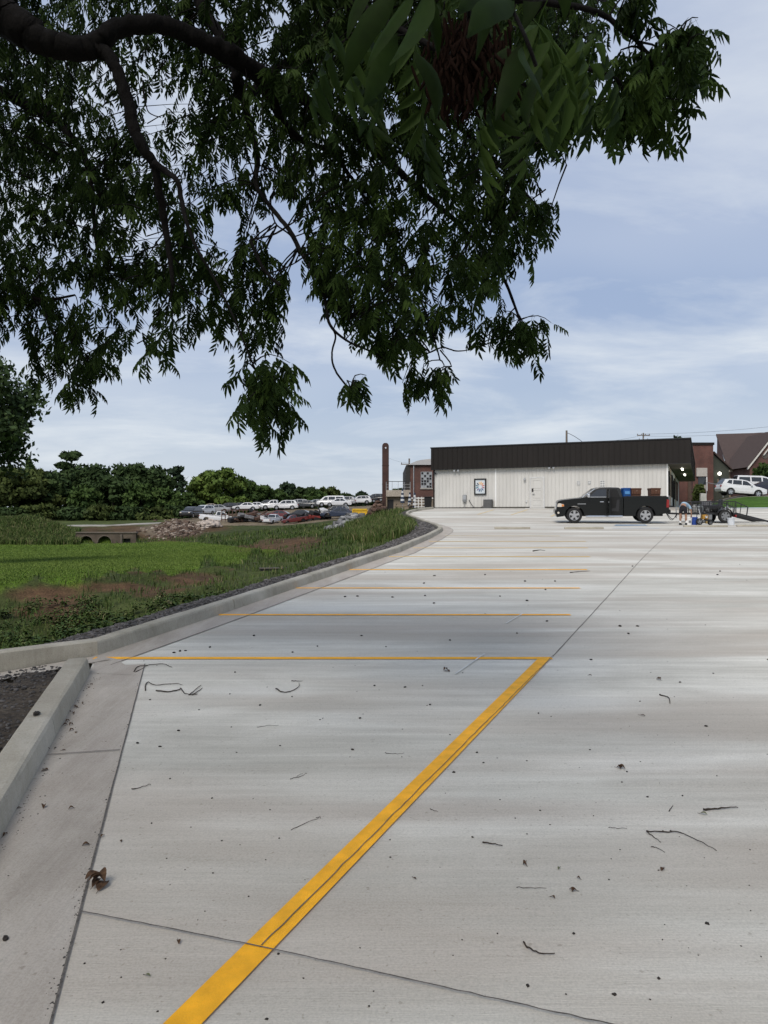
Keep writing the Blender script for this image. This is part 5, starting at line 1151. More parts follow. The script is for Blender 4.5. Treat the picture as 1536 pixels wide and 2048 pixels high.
# ================================================================== behind the left end: chimney, brick shop, deck
def pxw(a, b, d): return (b - a) / F * d
CHD = 92; p = P(771, 1026, CHD); gzc = p.z - .6; hgt = P(771, 886, CHD).z - gzc; cw = pxw(764.2, 777.6, CHD) / 2
CH = E('brick_chimney', 'tall square brick chimney with rounded top and small hole', 'chimney', (p.x, p.y, gzc))
v = []; prof = [(cw, 0), (cw, hgt - .42)] + [(cw * math.cos(a), hgt - .42 + .42 * math.sin(a)) for a in np.linspace(0.25, math.pi / 2 - .35, 5)] 
pl = prof + [(-x, z) for x, z in prof[::-1]]
MB().prism(pl, -cw, cw).build('stack', M_brickch, CH, .02)
MB().lathe([(.10, -.01), (.10, .02)], (cw * .05, -cw - .012, hgt - .62), 12, 'y').build('flue_hole', mat('pale_hole', (.55, .58, .62), .8), CH)
for i in range(2): MB().box(-cw - .02, cw + .02, -cw - .02, cw + .02, hgt * (.45 + .0 * i) + i * 2.2, hgt * .45 + .06 + i * 2.2).build('iron_band', mat('rust_band', (.05, .025, .02), .8), CH)

BD = 88; q0, q1 = P(820, 1020, BD), P(905, 1020, BD); zt = P(830, 931, BD).z; zb = P(830, 1022, BD).z
BR = E('brick_workshop', 'old red brick workshop with steel window and grey metal roof', 'building', (q0.x, BD, zb - .5), 0)
w_ = q1.x - q0.x; hB = zt - zb + .5
MB().box(0, w_, 0, 16, 1.9, hB).build('wall', M_brickd, BR)
MB().box(-.02, w_ + .02, -.04, 16, -.2, 1.88).build('ground_storey', M_tan if False else mat('grey_brown_render', (.19, .155, .12), .9, var=.2), BR)
MB().box(-.45, .0, -.10, 15, .0, hB + .05).build('dark_corner_wall', mat('dark_wall', (.03, .028, .026), .8), BR)
MB().tube([(.42, -.12, 0), (.42, -.12, hB)], .06).build('downpipe', M_galv, BR)
MB().box(.1, w_ + .1, -.09, -.045, 1.9, 2.03).build('belt_course', M_trimw, BR)
rf = MB(); zr = P(846, 915.5, BD).z - (zb - .5); xr = P(846, 930, BD).x - q0.x
rf.add([(-.3, -.3, hB + .06), (w_ + .4, -.3, hB + .06), (w_ + .4, 16, hB + .06), (-.3, 16, hB + .06), (.9, 2, hB + .7), (w_ + .4, 2, zr + .35), (w_ + .4, 14, zr + .35), (.9, 14, hB + .7), (xr, 3, zr)], [(0, 1, 2, 3), (0, 4, 8, 5, 1), (1, 5, 6, 2), (2, 6, 7, 3), (3, 7, 4, 0), (4, 7, 6, 5, 8)]); rf.build('roof', mat('pale_roof_metal', (.30, .285, .26), .6, var=.12), BR)
x0 = P(842, 960, BD).x - q0.x; x1 = P(863.5, 960, BD).x - q0.x; z0 = P(850, 976, BD).z - (zb - .5); z1 = P(850, 944, BD).z - (zb - .5)
WN = MB().box(x0, x1, -.02, -.003, z0, z1).build('window', M_black, BR)
for i in range(5):
    x = x0 + (x1 - x0) * i / 4; MB().box(x - .03, x + .03, -.07, -.023, z0, z1).build('mullion', M_galv, WN)
for i in range(7):
    z = z0 + (z1 - z0) * i / 6; MB().box(x0, x1, -.063, -.024, z - .025, z + .025).build('glazing_bar', M_galv, WN)
for (i, j) in ((0, 0), (2, 1), (1, 3), (3, 2), (0, 4), (3, 5), (2, 4), (1, 0), (1, 5)):
    a = x0 + (x1 - x0) * i / 4; b = z0 + (z1 - z0) * j / 6; MB().box(a + .035, a + (x1 - x0) / 4 - .035, -.04, -.022, b + .03, b + (z1 - z0) / 6 - .03).build('pane', mat('dusty_glass', (.34, .36, .37), .25, var=.2), WN)
MB().box(x0 - .1, x1 + .1, -.12, -.003, z0 - .14, z0 - .003).build('sill', M_conc, WN)
# deck
DK = E('raised_deck', 'raised deck with thin railing between chimney and workshop', 'deck', (P(772, 1020, 86).x, 86, zb - .5))
dz = P(790, 993, 86).z - (zb - .5); dz1 = P(790, 980, 86).z - (zb - .5); rz1 = P(790, 963, 86).z - (zb - .5); dwid = P(821, 980, 86).x - P(772, 980, 86).x
MB().box(0, dwid, 0, 5, dz, dz + .12).build('deck_floor', M_wood, DK)
for i in range(24): MB().box(dwid * i / 24 + .005, dwid * (i + 1) / 24 - .005, -.04, -.002, dz, dz1).build('deck_board', mat('pale_deck_board', (.40, .35, .29), .85, var=.2), DK)
rl = MB(); rl.bar((0, 0, rz1), (dwid, 0, rz1), .09, .06); rl.build('top_rail', M_blackm, DK)
for i in range(5): MB().bar((dwid * i / 4 * .98 + .02, 0, dz1), (dwid * i / 4 * .98 + .02, 0, rz1), .045).build('rail_post', M_galv, DK)
for s in (.0, .4): 
    for z in (.33, .66): MB().tube([(0, 0, dz1 + (rz1 - dz1) * z), (dwid, 0, dz1 + (rz1 - dz1) * z)], .008, 5).build('cable', M_galv, DK)
    break
MB().box(.05, dwid, .5, 5, -.3, dz - .003).build('under_wall', mat('tan_block', (.25, .205, .155), .9, var=.15), DK)
dxa = P(775, 1010, 86).x - P(772, 1010, 86).x; dxb = P(787, 1010, 86).x - P(772, 1010, 86).x
MB().box(dxa, dxb, .46, .497, -.2, P(780, 999, 86).z - (zb - .5)).build('dark_door', M_black, DK)
MB().box(0, .12, .05, .3, -.2, dz - .002).build('deck_post', M_wood, DK); MB().box(dwid - .15, dwid - .03, .05, .3, -.2, dz - .002).build('deck_post', M_wood, DK)
# patio things: folded umbrellas, tables, railing, standing between lot and deck
pz = lambda px_, d: P(px_, 1022, d)
def umbrella(px_, ytop, d, label):
    p = P(px_, 1021, d); p.z -= .3; r = E('folded_umbrella', label, 'umbrella', p, 0, 'folded striped umbrellas on the patio'); top = P(px_, ytop, d).z - p.z
    MB().tube([(0, 0, 0), (0, 0, top)], .03, 8).build('pole', M_galv, r)
    lo = top - 1.45; nb = 7; cols_ = [mat('umbrella_navy', (.02, .035, .07), .8), mat('umbrella_white', (.55, .56, .56), .8)]
    for i in range(nb):
        z0_, z1_ = lo + (top - lo) * i / nb, lo + (top - lo) * (i + 1) / nb; rr = lambda z: .05 + .17 * (1 - (z - lo) / (top - lo)) + (.02 if z > lo + .1 else 0)
        MB().lathe([(rr(z0_), z0_), (rr(z1_), z1_)], (0, 0, 0), 10).build('canopy_band', cols_[i % 2], r)
    MB().lathe([(.30, 0), (.30, .08), (.06, .12)], (0, 0, 0), 12).build('base', M_grey, r)
umbrella(805, 978, 80, 'folded striped umbrella nearest the chimney'); umbrella(819.5, 985, 79, 'middle of three folded striped umbrellas'); umbrella(829.5, 986, 78, 'folded striped umbrella nearest the white building')
def table(px_, py_, d, label):
    p = P(px_, py_, d); r = E('picnic_table', label, 'table', p, R(3), 'picnic tables on the patio'); 
    for i in range(5): MB().box(-.9, .9, -.38 + i * .155, -.24 + i * .155, .70, .74).build('table_plank', M_wood, r)
    for s in (-1, 1):
        MB().box(-.9, .9, s * .72 - .13, s * .72 + .13, .42, .46).build('bench_plank', M_wood, r)
        MB().bar((s * .65, -.70, 0), (s * .65, -.2, .70), .07).build('leg', M_wood, r); MB().bar((s * .65, .70, 0), (s * .65, .2, .70), .07).build('leg', M_wood, r); MB().bar((s * .69, -.75, .40), (s * .69, .75, .40), .06).build('cross_beam', M_wood, r)
table(806, 1022, 77, 'wooden picnic table below the striped umbrellas'); table(836, 1020, 76, 'wooden picnic table beside the patio railing')
p = P(830, 1020, 74); r = E('patio_railing', 'white stepped railing beside the white building corner', 'railing', (p.x, 74, p.z - .3)); wq = P(850, 1000, 74).x - p.x
for i in range(4): MB().box(wq * i / 3 - .04, wq * i / 3 + .04, -.04, .04, 0, 1.55).build('post', M_trimw, r)
for i in range(5): MB().box(0, wq, -.02, .02, .3 + i * .28, .36 + i * .28).build('rail', M_trimw, r)
p = P(856, 1017, 70); r = E('wheeled_bins', 'black wheeled bin by the corner of the white building', 'bin', (p.x, 70, p.z)); MB().prism([(-.28, .05), (.28, .05), (.34, 1.0), (-.34, 1.0)], -.32, .32).build('tub', M_black, r, .03); MB().prism([(-.37, 1.003), (.37, 1.003), (.30, 1.1), (-.36, 1.06)], -.35, .35).build('lid', M_black, r, .02)
for s in (-1, 1): MB().lathe([(.10, s * .30), (.10, s * .36)], (.25, 0, .10), 12, 'y').build('wheel', M_tyre, r)

# ================================================================== right side: brick hall, church, cars
HD = 92; h0, h1 = P(1386, 1000, HD), P(1427, 1000, HD); zb2 = P(1400, 1002, HD).z - 1
HL = E('brick_hall', 'red brick flat roofed block behind the white building', 'building', (h0.x, HD, zb2)); w_ = h1.x - h0.x; hz = P(1400, 890, HD).z - zb2
MB().box(0, w_, 0, 12, 0, hz).build('wall', M_brick, HL); MB().box(-.1, w_ + .1, -.1, 12.1, hz + .003, P(1400, 885, HD).z - zb2).build('parapet', M_brown, HL)
z_ = lambda py: P(1400, py, HD).z - zb2; x_ = lambda px: P(px, 950, HD).x - h0.x
MB().box(x_(1392), x_(1413), -.25, -.003, z_(953), z_(936)).build('sign_panel', mat('off_white_panel', (.42, .39, .35), .8), HL)
MB().box(x_(1396), x_(1412), -.06, -.003, z_(969), z_(954)).build('dark_window', M_glass, HL)
MB().box(x_(1411.5), x_(1413.3), -.2, -.004, z_(982), z_(953.5)).build('white_post', M_trimw, HL)
MB().box(x_(1396), x_(1411), -.05, -.003, z_(980), z_(970)).build('pale_apron', M_conc, HL)
# lower brick wing seen under the overhang
WD = 84; a0, a1 = P(1359, 1000, WD), P(1382, 1000, WD); zb3 = P(1370, 1004, WD).z - .8
WG = E('brick_annexe', 'low red brick wall section seen under the overhang', 'building', (a0.x, WD, zb3)); w_ = a1.x - a0.x; ha = P(1370, 963, WD).z - zb3
MB().box(0, w_ * .72, 0, 1.0, 0, ha).build('wall', mat('x', (1, 1, 1)) if False else M_brick, WG); MB().box(w_ * .72 + .003, w_, -.1, 1.0, 0, ha + .3).build('brown_pier', mat('brown_pier', (.09, .06, .045), .9, var=.2), WG)
MB().box(-.1, w_, .05, .9, ha + .003, ha + .18).build('coping', M_conc, WG); MB().box(0, w_ * .6, .3, .4, ha + .2, P(1370, 953, WD).z - zb3).build('glass_strip', M_glassl, WG)
# lean-to
LN = E('lean_to', 'dark green sided lean-to with sloping roof beside the brick hall', 'building', (P(1427, 1000, 93).x, 93, zb2)); w_ = P(1458, 990, 93).x - P(1427, 990, 93).x; z93 = lambda py: P(1440, py, 93).z - zb2
m_ = mat('dark_green_wall', (.045, .05, .038), .8, var=.2)
MB().prism([(0, 0), (w_, 0), (w_, z93(938)), (w_ * .95, z93(935)), (0, z93(908))], 0, 6).build('wall', m_, LN)
MB().prism([(0, z93(907)), (w_ + .25, z93(939)), (w_ + .25, z93(936)), (0, z93(903))], -.3, 6.3).build('roof', M_shingle, LN)
MB().box(w_ * .25, w_ * .33, -.06, -.003, z93(985), z93(958)).build('door_post', M_wood, LN); MB().box(w_ * .45, w_ * .85, -.05, -.003, z93(972), z93(956)).build('window', M_glassl, LN)
p = P(1440.5, 947, 92.4); r = E('wall_lamp', 'lit globe lamp glowing on the dark lean-to wall', 'lamp', p); MB().lathe([(.05, -.2), (.17, -.13), (.2, 0), (.17, .13), (.05, .2)], (0, 0, 0), 14).build('globe', M_lamp, r); MB().bar((0, .3, .25), (0, 0, .22), .05).build('bracket', M_grey, r); r.location.y = 92.6
# church
CD = 112; c0 = P(1432, 940, CD); zb4 = P(1480, 985, CD).z - 2
CU = E('brick_church', 'brick church with steep brown shingle roof', 'church', (c0.x, CD, zb4)); X_ = lambda px, d=CD: P(px, 940, d).x - c0.x; Z_ = lambda py, d=CD: P(1480, py, d).z - zb4
xe = X_(1600)
MB().box(X_(1459), xe, 0, 10, 0, Z_(944)).build('wall', M_tan, CU)
rf = MB(); ry = 9.0
dr = CD + ry
rf.add([(X_(1458) - .3, -.6, Z_(941)), (xe + 6, -.6, Z_(941)), (xe + 6, ry, P(1480, 863, dr).z - zb4), (P(1432, 869, dr).x - c0.x, ry, P(1432, 868, dr).z - zb4), (X_(1458) - .3, -.6, Z_(941) - .25), (xe + 6, -.6, Z_(941) - .25), (xe + 6, ry, P(1480, 863, dr).z - zb4 - .25), (P(1432, 869, dr).x - c0.x, ry, P(1432, 868, dr).z - zb4 - .25)],
       [(0, 1, 2, 3), (4, 7, 6, 5), (0, 4, 5, 1), (1, 5, 6, 2), (2, 6, 7, 3), (3, 7, 4, 0)])
rf.build('roof', M_shingle, CU)
MB().add([(X_(1458) - .2, 0, 0), (X_(1458) - .2, 0, Z_(942)), (P(1433, 869, dr).x - c0.x + .1, ry, P(1432, 869, dr).z - zb4 - .3), (X_(1458) + 2, ry, 0)], [(0, 1, 2, 3)]).build('gable_end', M_brickd, CU)
MB().box(X_(1458) - .3, X_(1494), -.75, -.61, Z_(944.5), Z_(938.5)).build('eave_trim', mat('cream_trim', (.50, .44, .35), .7), CU)
# front gable transept
GD = 106; gx0 = P(1494, 940, GD).x - c0.x; gz0 = P(1494, 939, GD).z - zb4; slope = (P(1536, 886, GD).z - P(1494, 939, GD).z) / (P(1536, 900, GD).x - P(1494, 900, GD).x); gw = 3.9
yG = GD - CD
MB().prism([(gx0 + .4, 0), (gx0 + 2 * gw - .4, 0), (gx0 + 2 * gw - .4, gz0 + .2), (gx0 + gw, gz0 + slope * gw - .3), (gx0 + .4, gz0 + .2)], yG, yG + 8).build('front_gable', M_brickd, CU)
for k_, (o1, th, yy, m2) in enumerate(((0, .30, -.35, mat('white_bargeboard', (.62, .60, .55), .6)), (-.9, .16, -.30, MATS['white_bargeboard']))):
    for s in (0, 1):
        q = [(gx0, gz0 + o1), (gx0 + gw, gz0 + slope * gw + o1), (gx0 + gw, gz0 + slope * gw + th + o1), (gx0, gz0 + th + o1)]
        if k_ == 1: q = [(gx0 + 2.2, gz0 + slope * 2.2 + o1), (gx0 + gw, gz0 + slope * gw + o1), (gx0 + gw, gz0 + slope * gw + th + o1), (gx0 + 2.2, gz0 + slope * 2.2 + th + o1)]
        if s: q = [(2 * (gx0 + gw) - x, z) for x, z in q]
        MB().prism(q, yG + yy, yG - .02).build('bargeboard', m2, CU)
MB().prism([(gx0 - .1, gz0 + .31), (gx0 + gw, gz0 + slope * gw + .31), (2 * (gx0 + gw) - gx0, gz0 + .31), (gx0 + gw, gz0 + slope * gw + .5)], yG - .3, yG + 8).build('gable_roof', M_shingle, CU)
MB().lathe([(.32, -.05), (.40, -.04), (.40, .02)], (P(1530, 912, GD).x - c0.x, yG, P(1530, 912, GD).z - zb4), 14, 'y').build('round_vent', M_soff, CU)
# cars on the slope by the church
p = P(1480, 990, 78); s1 = car('suv', (.70, .71, .72), (p.x, 78, p.z - .15), R(-3), 'white crossover parked on the slope right of the brick hall', 'car', name='parked_suv', pitch=R(4.5), scale=1.0)
p = P(1509, 984, 88); car('van', (.66, .67, .67), (p.x, 88, p.z), R(-4), 'white van mostly hidden behind the white crossover', 'van', pitch=R(2), scale=.95)
p = P(1541, 989, 80); car('sedan', (.014, .016, .03), (p.x, 80, p.z - .1), R(-8), 'dark blue car nose by the right edge below the white van', 'car', pitch=R(3))
p = P(1527, 982, 96); car('sedan', (.5, .51, .52), (p.x, 96, p.z), R(0), 'pale car hidden behind the white van at the right edge', 'car')
# stone sign and rope fence on the lawn
p = P(1406, 1000, 78); r = E('stone_marker', 'pale stone marker on the lawn behind the trailer', 'marker', (p.x, 78, p.z - .2)); MB().prism([(-.32, 0), (.32, 0), (.30, .85), (-.28, .88)], -.15, .15).build('slab', M_concl, r, .02); MB().box(-.42, .42, -.22, .22, -.1, .06).build('plinth', M_conc, r, .02)
p0 = P(1413, 965, 90); p1 = P(1446, 971, 84); r = E('hand_rail', 'thin pale handrail sloping down beside the brick hall', 'railing', p0); d_ = p1 - p0
MB().tube([(0, 0, 0), d_], .035, 6).build('rail', M_galv, r); MB().tube([d_, d_ + Vector((0, 0, -1.3))], .035, 6).build('post', M_galv, r); MB().tube([(0, 0, 0), (0, 0, -1.4)], .035, 6).build('post', M_galv, r)

# ================================================================== poles and wires
def pole(px_, ytop, ybase, d, label, arms):
    p = P(px_, ybase, d); r = E('utility_pole', label, 'utility pole', p, 0, 'utility poles behind the buildings'); h = P(px_, ytop, d).z - p.z
    MB().tube([(0, 0, 0), (0, 0, h)], [.17, .12], 10).build('pole_shaft', M_pole, r)
    for dz_, hw_, k in arms:
        MB().box(-hw_, hw_, -.16, -.05, h - dz_ - .07, h - dz_ + .07).build('crossarm', M_pole, r)
        for i in range(k): MB().lathe([(.05, 0), (.08, .08), (.06, .18), (.03, .24)], (-hw_ + .1 + (2 * hw_ - .2) * i / (k - 1), -.1, h - dz_ + .07), 8).build('insulator', M_grey, r)
    return p + Vector((0, 0, h))
t1 = pole(1133.5, 861, 1000, 96, 'grey pole top rising behind the fascia above the door', [])
t2 = pole(1287, 866, 1000, 130, 'pole with crossarm behind the fascia right of centre', [(.4, 1.1, 4), (1.2, .8, 3)])
t3 = pole(818.5, 917, 1015, 120, 'pole with small crossarm left of the brick workshop', [(.9, 1.3, 3)])
t4 = pole(1262, 948, 1000, 20, 'x', []) if False else None
def wire(a, b, sag, label, rad_=.02):
    pts = [Vector(a).lerp(Vector(b), t) - Vector((0, 0, sag * 4 * t * (1 - t))) for t in np.linspace(0, 1, 20)]
    o = MB().tube(pts, rad_, 5).build('power_line', M_black); tag(o, label, 'wire', 'overhead power lines')
wire(P(1287, 868, 130), P(1600, 846, 120), .4, 'upper power line crossing the sky above the church', .018)
wire(P(1287, 872, 130), P(1600, 858, 120), .4, 'lower power line crossing the sky above the church roof', .018)
wire(P(1135, 866, 96), P(1165, 884, 96), -.1, 'drop wire hanging from the grey pole top', .03)
wire(P(1180, 886, 128), P(1287, 870, 130), .2, 'power line running left from the crossarm pole', .015)
wire(P(818, 926, 120), P(775, 915, 150), .2, 'thin wire from the pole by the workshop', .012)
# ================================================================== the big pecan tree overhead
def inpoly(x, y, poly):
    x = np.asarray(x); y = np.asarray(y); c = np.zeros(len(x), bool); n = len(poly); j = n - 1
    for i in range(n):
        xi, yi = poly[i]; xj, yj = poly[j]
        c ^= ((yi > y) != (yj > y)) & (x < (xj - xi) * (y - yi) / (yj - yi + 1e-9) + xi); j = i
    return c
def leaf_template(seed, pairs=5, Lr=.27, ll=.105, lw=.025):
    """one pinnate leaf: arching stalk along +x, paired lance-shaped leaflets hanging to the sides"""
    g = np.random.default_rng(seed); V = []; Q = []
    def axis(t): return np.array([Lr * t * (1 - .12 * t), .02 * math.sin(t * 3 + seed), -.30 * Lr * t * t])
    for i in range(10):
        pass
    n = 5
    for i in range(n):   # stalk as a thin blade
        a = axis(i / n); b = axis((i + 1) / n); k = len(V); V += [a + (0, .0015, 0), b + (0, .0015, 0), b - (0, .0015, 0), a - (0, .0015, 0)]; Q.append((k, k + 1, k + 2, k + 3))
    def leaflet(o, d, up, l, w_):
        d = d / np.linalg.norm(d); s = np.cross(d, up); s /= np.linalg.norm(s); u = np.cross(s, d); k = len(V); cv = g.uniform(-.12, .18) * l
        V.extend([o, o + d * l * .30 + s * w_ + u * .006, o + d * l * .66 + s * w_ * .8 - u * .01 + s * cv * .4, o + d * l + s * cv - u * .03, o + d * l * .66 - s * w_ * .8 - u * .01 + s * cv * .4, o + d * l * .30 - s * w_ + u * .006])
        V.append(o + d * l * .5 - u * .004 + s * cv * .2)
        Q.append((k, k + 1, k + 2, k + 3)); Q.append((k, k + 3, k + 4, k + 5))
    for i in range(pairs):
        t = .25 + .68 * i / (pairs - 1)
        for s in (-1, 1):
            o = axis(min(1, t + g.uniform(-.03, .03))); d = np.array([.55 + g.uniform(-.1, .2), s * (.75 + g.uniform(-.15, .15)), -.45 - .35 * g.uniform(0, 1)])
            leaflet(o, d, np.array([.15 * s, g.uniform(-.4, .4), 1.0]), ll * (.75 + .4 * math.sin(math.pi * (.25 + .6 * t))) * g.uniform(.85, 1.1), lw / 2 * g.uniform(.85, 1.15))
    leaflet(axis(1), np.array([.9, g.uniform(-.2, .2), -.6]), np.array([.2, 0, 1.0]), ll * 1.05, lw / 2)
    return np.array(V), np.array(Q)
TEMPL = [leaf_template(s, p, lw=.028) for s, p in ((1, 5), (2, 6), (3, 5), (4, 6), (5, 4), (6, 5), (7, 6), (8, 5))]
def rotm(az_, pit, rol):
    return np.array(Matrix.Rotation(az_, 3, 'Z') @ Matrix.Rotation(pit, 3, 'Y') @ Matrix.Rotation(rol, 3, 'X'))
PT = E('pecan_tree', 'large pecan tree whose dark branches and leaves overhang the top of the view', 'tree', (-6.6, 4.4, .2))
PO = Vector(PT.location)
def cr(pts, k=5):
    out = []
    for i in range(len(pts) - 1):
        p0, p1, p2, p3 = [np.array(pts[max(0, min(len(pts) - 1, i + j))]) for j in (-1, 0, 1, 2)]
        for t in np.linspace(0, 1, k, endpoint=False):
            out.append(.5 * ((2 * p1) + (-p0 + p2) * t + (2 * p0 - 5 * p1 + 4 * p2 - p3) * t * t + (-p0 + 3 * p1 - 3 * p2 + p3) * t ** 3))
    return out + [np.array(pts[-1])]
SK = []     # skeleton points for attaching twigs
def limb(pts, name='limb', n=9, wob=.012):
    """pts: pixel x, pixel y, distance, radius in pixels"""
    q = []
    for x, y, d, r in pts:
        p = P(x, y, d) - PO; q.append((p.x, p.y, p.z, r / F * d))
    c = cr(q, 6); P3 = [Vector(a[:3]) + Vector((random.uniform(-wob, wob), random.uniform(-wob, wob), random.uniform(-wob, wob))) * min(1, a[3] * 12) for a in c]; rr = [max(.003, a[3]) * random.uniform(.94, 1.08) for a in c]
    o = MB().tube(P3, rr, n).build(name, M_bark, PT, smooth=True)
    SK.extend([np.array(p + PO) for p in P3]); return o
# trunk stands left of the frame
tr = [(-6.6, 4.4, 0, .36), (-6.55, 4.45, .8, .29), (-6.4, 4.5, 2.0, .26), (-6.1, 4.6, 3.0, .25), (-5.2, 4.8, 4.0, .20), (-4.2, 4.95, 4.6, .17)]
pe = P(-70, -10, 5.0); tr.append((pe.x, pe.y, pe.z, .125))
MB().tube([Vector(q) - PO for q in cr([(-6.2, 4.6, 2.9), (-5.0, 3.4, 4.6), (-3.2, 1.4, 5.8), (-1.0, -1.2, 6.4), (.8, -3, 6.6)], 6)], [.16 * (1 - .8 * i / 25) for i in range(25)], 9).build('limb', M_bark, PT, smooth=True)  # unseen limb carrying the crown added overhead
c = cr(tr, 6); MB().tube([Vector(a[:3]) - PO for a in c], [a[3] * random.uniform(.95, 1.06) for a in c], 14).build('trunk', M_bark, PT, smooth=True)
limb([(-70, -10, 5, 38), (0, 28, 5, 37), (45, 58, 5, 34), (95, 86, 5, 26), (140, 97, 5, 24), (185, 96, 5, 22)])
limb([(175, 97, 5, 20), (200, 82, 5, 20), (235, 58, 5.05, 19), (290, 48, 5.1, 18), (345, 56, 5.2, 18), (400, 80, 5.3, 18), (450, 104, 5.4, 20), (500, 135, 5.5, 18), (560, 165, 5.6, 14), (620, 205, 5.7, 12), (690, 250, 5.9, 10), (760, 310, 6.1, 8), (840, 380, 6.3, 6), (930, 460, 6.3, 4.5), (1000, 545, 6.2, 3.5), (1040, 640, 6.1, 2.4)])
limb([(165, 96, 5, 18), (205, 103, 5, 15), (228, 128, 5, 13), (245, 170, 5, 12), (259, 215, 5, 12), (266, 255, 5, 12), (285, 295, 5, 11), (308, 330, 5.05, 9), (318, 380, 5.1, 8), (330, 450, 5.2, 7), (340, 520, 5.2, 5), (346, 575, 5.2, 3)])
limb([(308, 325, 5, 7), (335, 345, 5, 6), (355, 362, 4.9, 5), (362, 395, 4.9, 5), (372, 440, 4.8, 4), (395, 500, 4.8, 3), (430, 560, 4.8, 2.5), (470, 640, 4.7, 2), (500, 715, 4.7, 1.8), (530, 780, 4.7, 1.4)])
limb([(380, -50, 6, 13), (405, 15, 6, 12), (440, 70, 5.9, 11), (468, 130, 5.8, 10), (485, 190, 5.7, 9), (500, 250, 5.7, 7), (515, 320, 5.7, 6), (512, 370, 5.6, 5), (550, 425, 5.5, 4.5), (582, 465, 5.4, 4.5), (605, 510, 5.3, 4), (640, 565, 5.2, 3.6), (652, 610, 5.2, 3.4), (660, 650, 5.1, 3), (695, 682, 5.1, 2.4), (745, 705, 5.1, 1.8), (800, 740, 5.1, 1.3)])
limb([(-60, 160, 7.5, 12), (0, 182, 7.5, 11), (60, 212, 7.4, 11), (105, 232, 7.3, 10), (135, 265, 7.2, 8), (170, 315, 7.1, 6), (183, 380, 7, 5), (190, 460, 7, 4), (200, 540, 7, 3)])
limb([(470, 115, 5.5, 13), (520, 160, 5.6, 12), (545, 200, 5.7, 10), (570, 250, 5.8, 8), (610, 285, 5.9, 6), (660, 305, 6, 4), (720, 380, 6, 3.4), (760, 460, 6, 3), (800, 540, 6, 2.5), (850, 620, 5.9, 2), (880, 720, 5.8, 1.5)])
limb([(-40, 560, 7, 5), (10, 578, 7, 5), (45, 588, 7, 4.5), (80, 600, 7, 4), (110, 598, 7, 3), (150, 590, 7, 2)])
limb([(80, 600, 7, 3), (95, 640, 6.9, 2.4), (120, 690, 6.8, 2), (140, 740, 6.7, 1.6), (155, 775, 6.7, 1.3)])
limb([(470, 150, 5.6, 10), (490, 200, 5.9, 9), (560, 130, 6.2, 8), (660, 120, 6.4, 7), (780, 160, 6.5, 6), (900, 240, 6.5, 5), (1000, 330, 6.4, 4), (1080, 420, 6.3, 2.5)])
limb([(650, -60, 5.2, 9), (720, 10, 5, 8), (800, 60, 4.8, 7), (900, 110, 4.6, 6), (1000, 140, 4.4, 4.5), (1080, 190, 4.2, 3)])
limb([(880, -60, 3.6, 9), (1000, -10, 3.6, 8), (1090, 5, 3.6, 7), (1160, 15, 3.6, 6), (1210, 32, 3.6, 5.5), (1240, 58, 3.6, 5), (1270, 78, 3.6, 4.5), (1300, 110, 3.55, 3.5), (1340, 120, 3.5, 2.5), (1385, 130, 3.5, 1.6)])
limb([(1120, 110, 3.6, 4.5), (1180, 140, 3.6, 4), (1215, 150, 3.6, 3.5), (1240, 165, 3.6, 3), (1250, 210, 3.6, 2), (1235, 260, 3.6, 1.3)])
limb([(500, 480, 5, 3.6), (515, 515, 5, 3.6), (535, 548, 5, 3.4), (561, 571, 5, 3)], 'bare_twig', 6)
limb([(517, 535, 5, 1.5), (535, 545, 5, 1.6), (560, 540, 5, 1.5), (590, 526, 5, 1.1)], 'bare_twig', 5)
limb([(660, 650, 5.1, 2), (671, 672, 5.1, 2), (664, 705, 5.1, 2), (668, 735, 5.1, 2), (690, 768, 5.1, 2), (720, 790, 5.1, 1.2)], 'bare_twig', 6)
limb([(690, 680, 5.1, 1.3), (705, 660, 5.1, 1.2), (698, 640, 5.1, .8)], 'bare_twig', 5)
limb([(860, 705, 5.8, 1.8), (885, 695, 5.8, 1.6), (912, 702, 5.8, 1.4), (938, 700, 5.8, 1)], 'bare_twig', 5)
limb([(880, 700, 5.8, 1.6), (898, 722, 5.8, 1.4), (903, 733, 5.8, 1)], 'bare_twig', 5)
limb([(1060, 285, 5, 1.6), (1105, 290, 5, 1.6), (1118, 300, 5, 1.2), (1133, 330, 5, 1)], 'bare_twig', 5)
limb([(500, 480, 5, 2), (545, 470, 5, 2), (575, 452, 5.3, 2)], 'bare_twig', 5)
limb([(285, 160, 5, 1.4), (290, 200, 5, 1.4), (298, 225, 5, 1.2), (322, 235, 5, 1)], 'bare_twig', 5)
limb([(540, 395, 5.5, 1.6), (550, 445, 5.5, 1.6), (580, 470, 5.5, 1.6), (595, 500, 5.5, 1.2)], 'bare_twig', 5)
SKA = np.array(SK)
HOLES = [(70, 122, 26, 20), (185, 138, 44, 20), (250, 88, 20, 14), (300, 120, 26, 30), (305, 195, 34, 50), (255, 28, 16, 12), (395, 40, 24, 24), (440, 325, 36, 26), (455, 432, 50, 40), (560, 450, 60, 52), (235, 295, 13, 13), (325, 300, 18, 36), (628, 318, 20, 16), (250, 452, 16, 18), (758, 200, 18, 22), (860, 398, 20, 16), (822, 485, 14, 16), (855, 568, 32, 20), (20, 165, 12, 14),
         (60, 622, 32, 16), (180, 640, 24, 14), (300, 640, 22, 18), (340, 605, 14, 16), (35, 690, 20, 14), (600, 330, 12, 10), (700, 330, 12, 12), (150, 560, 14, 10), (960, 600, 28, 14), (1030, 590, 24, 18), (410, 470, 20, 16), (235, 610, 20, 10), (375, 255, 14, 12), (510, 310, 12, 14), (100, 330, 9, 9), (150, 420, 10, 8), (300, 440, 10, 12)]
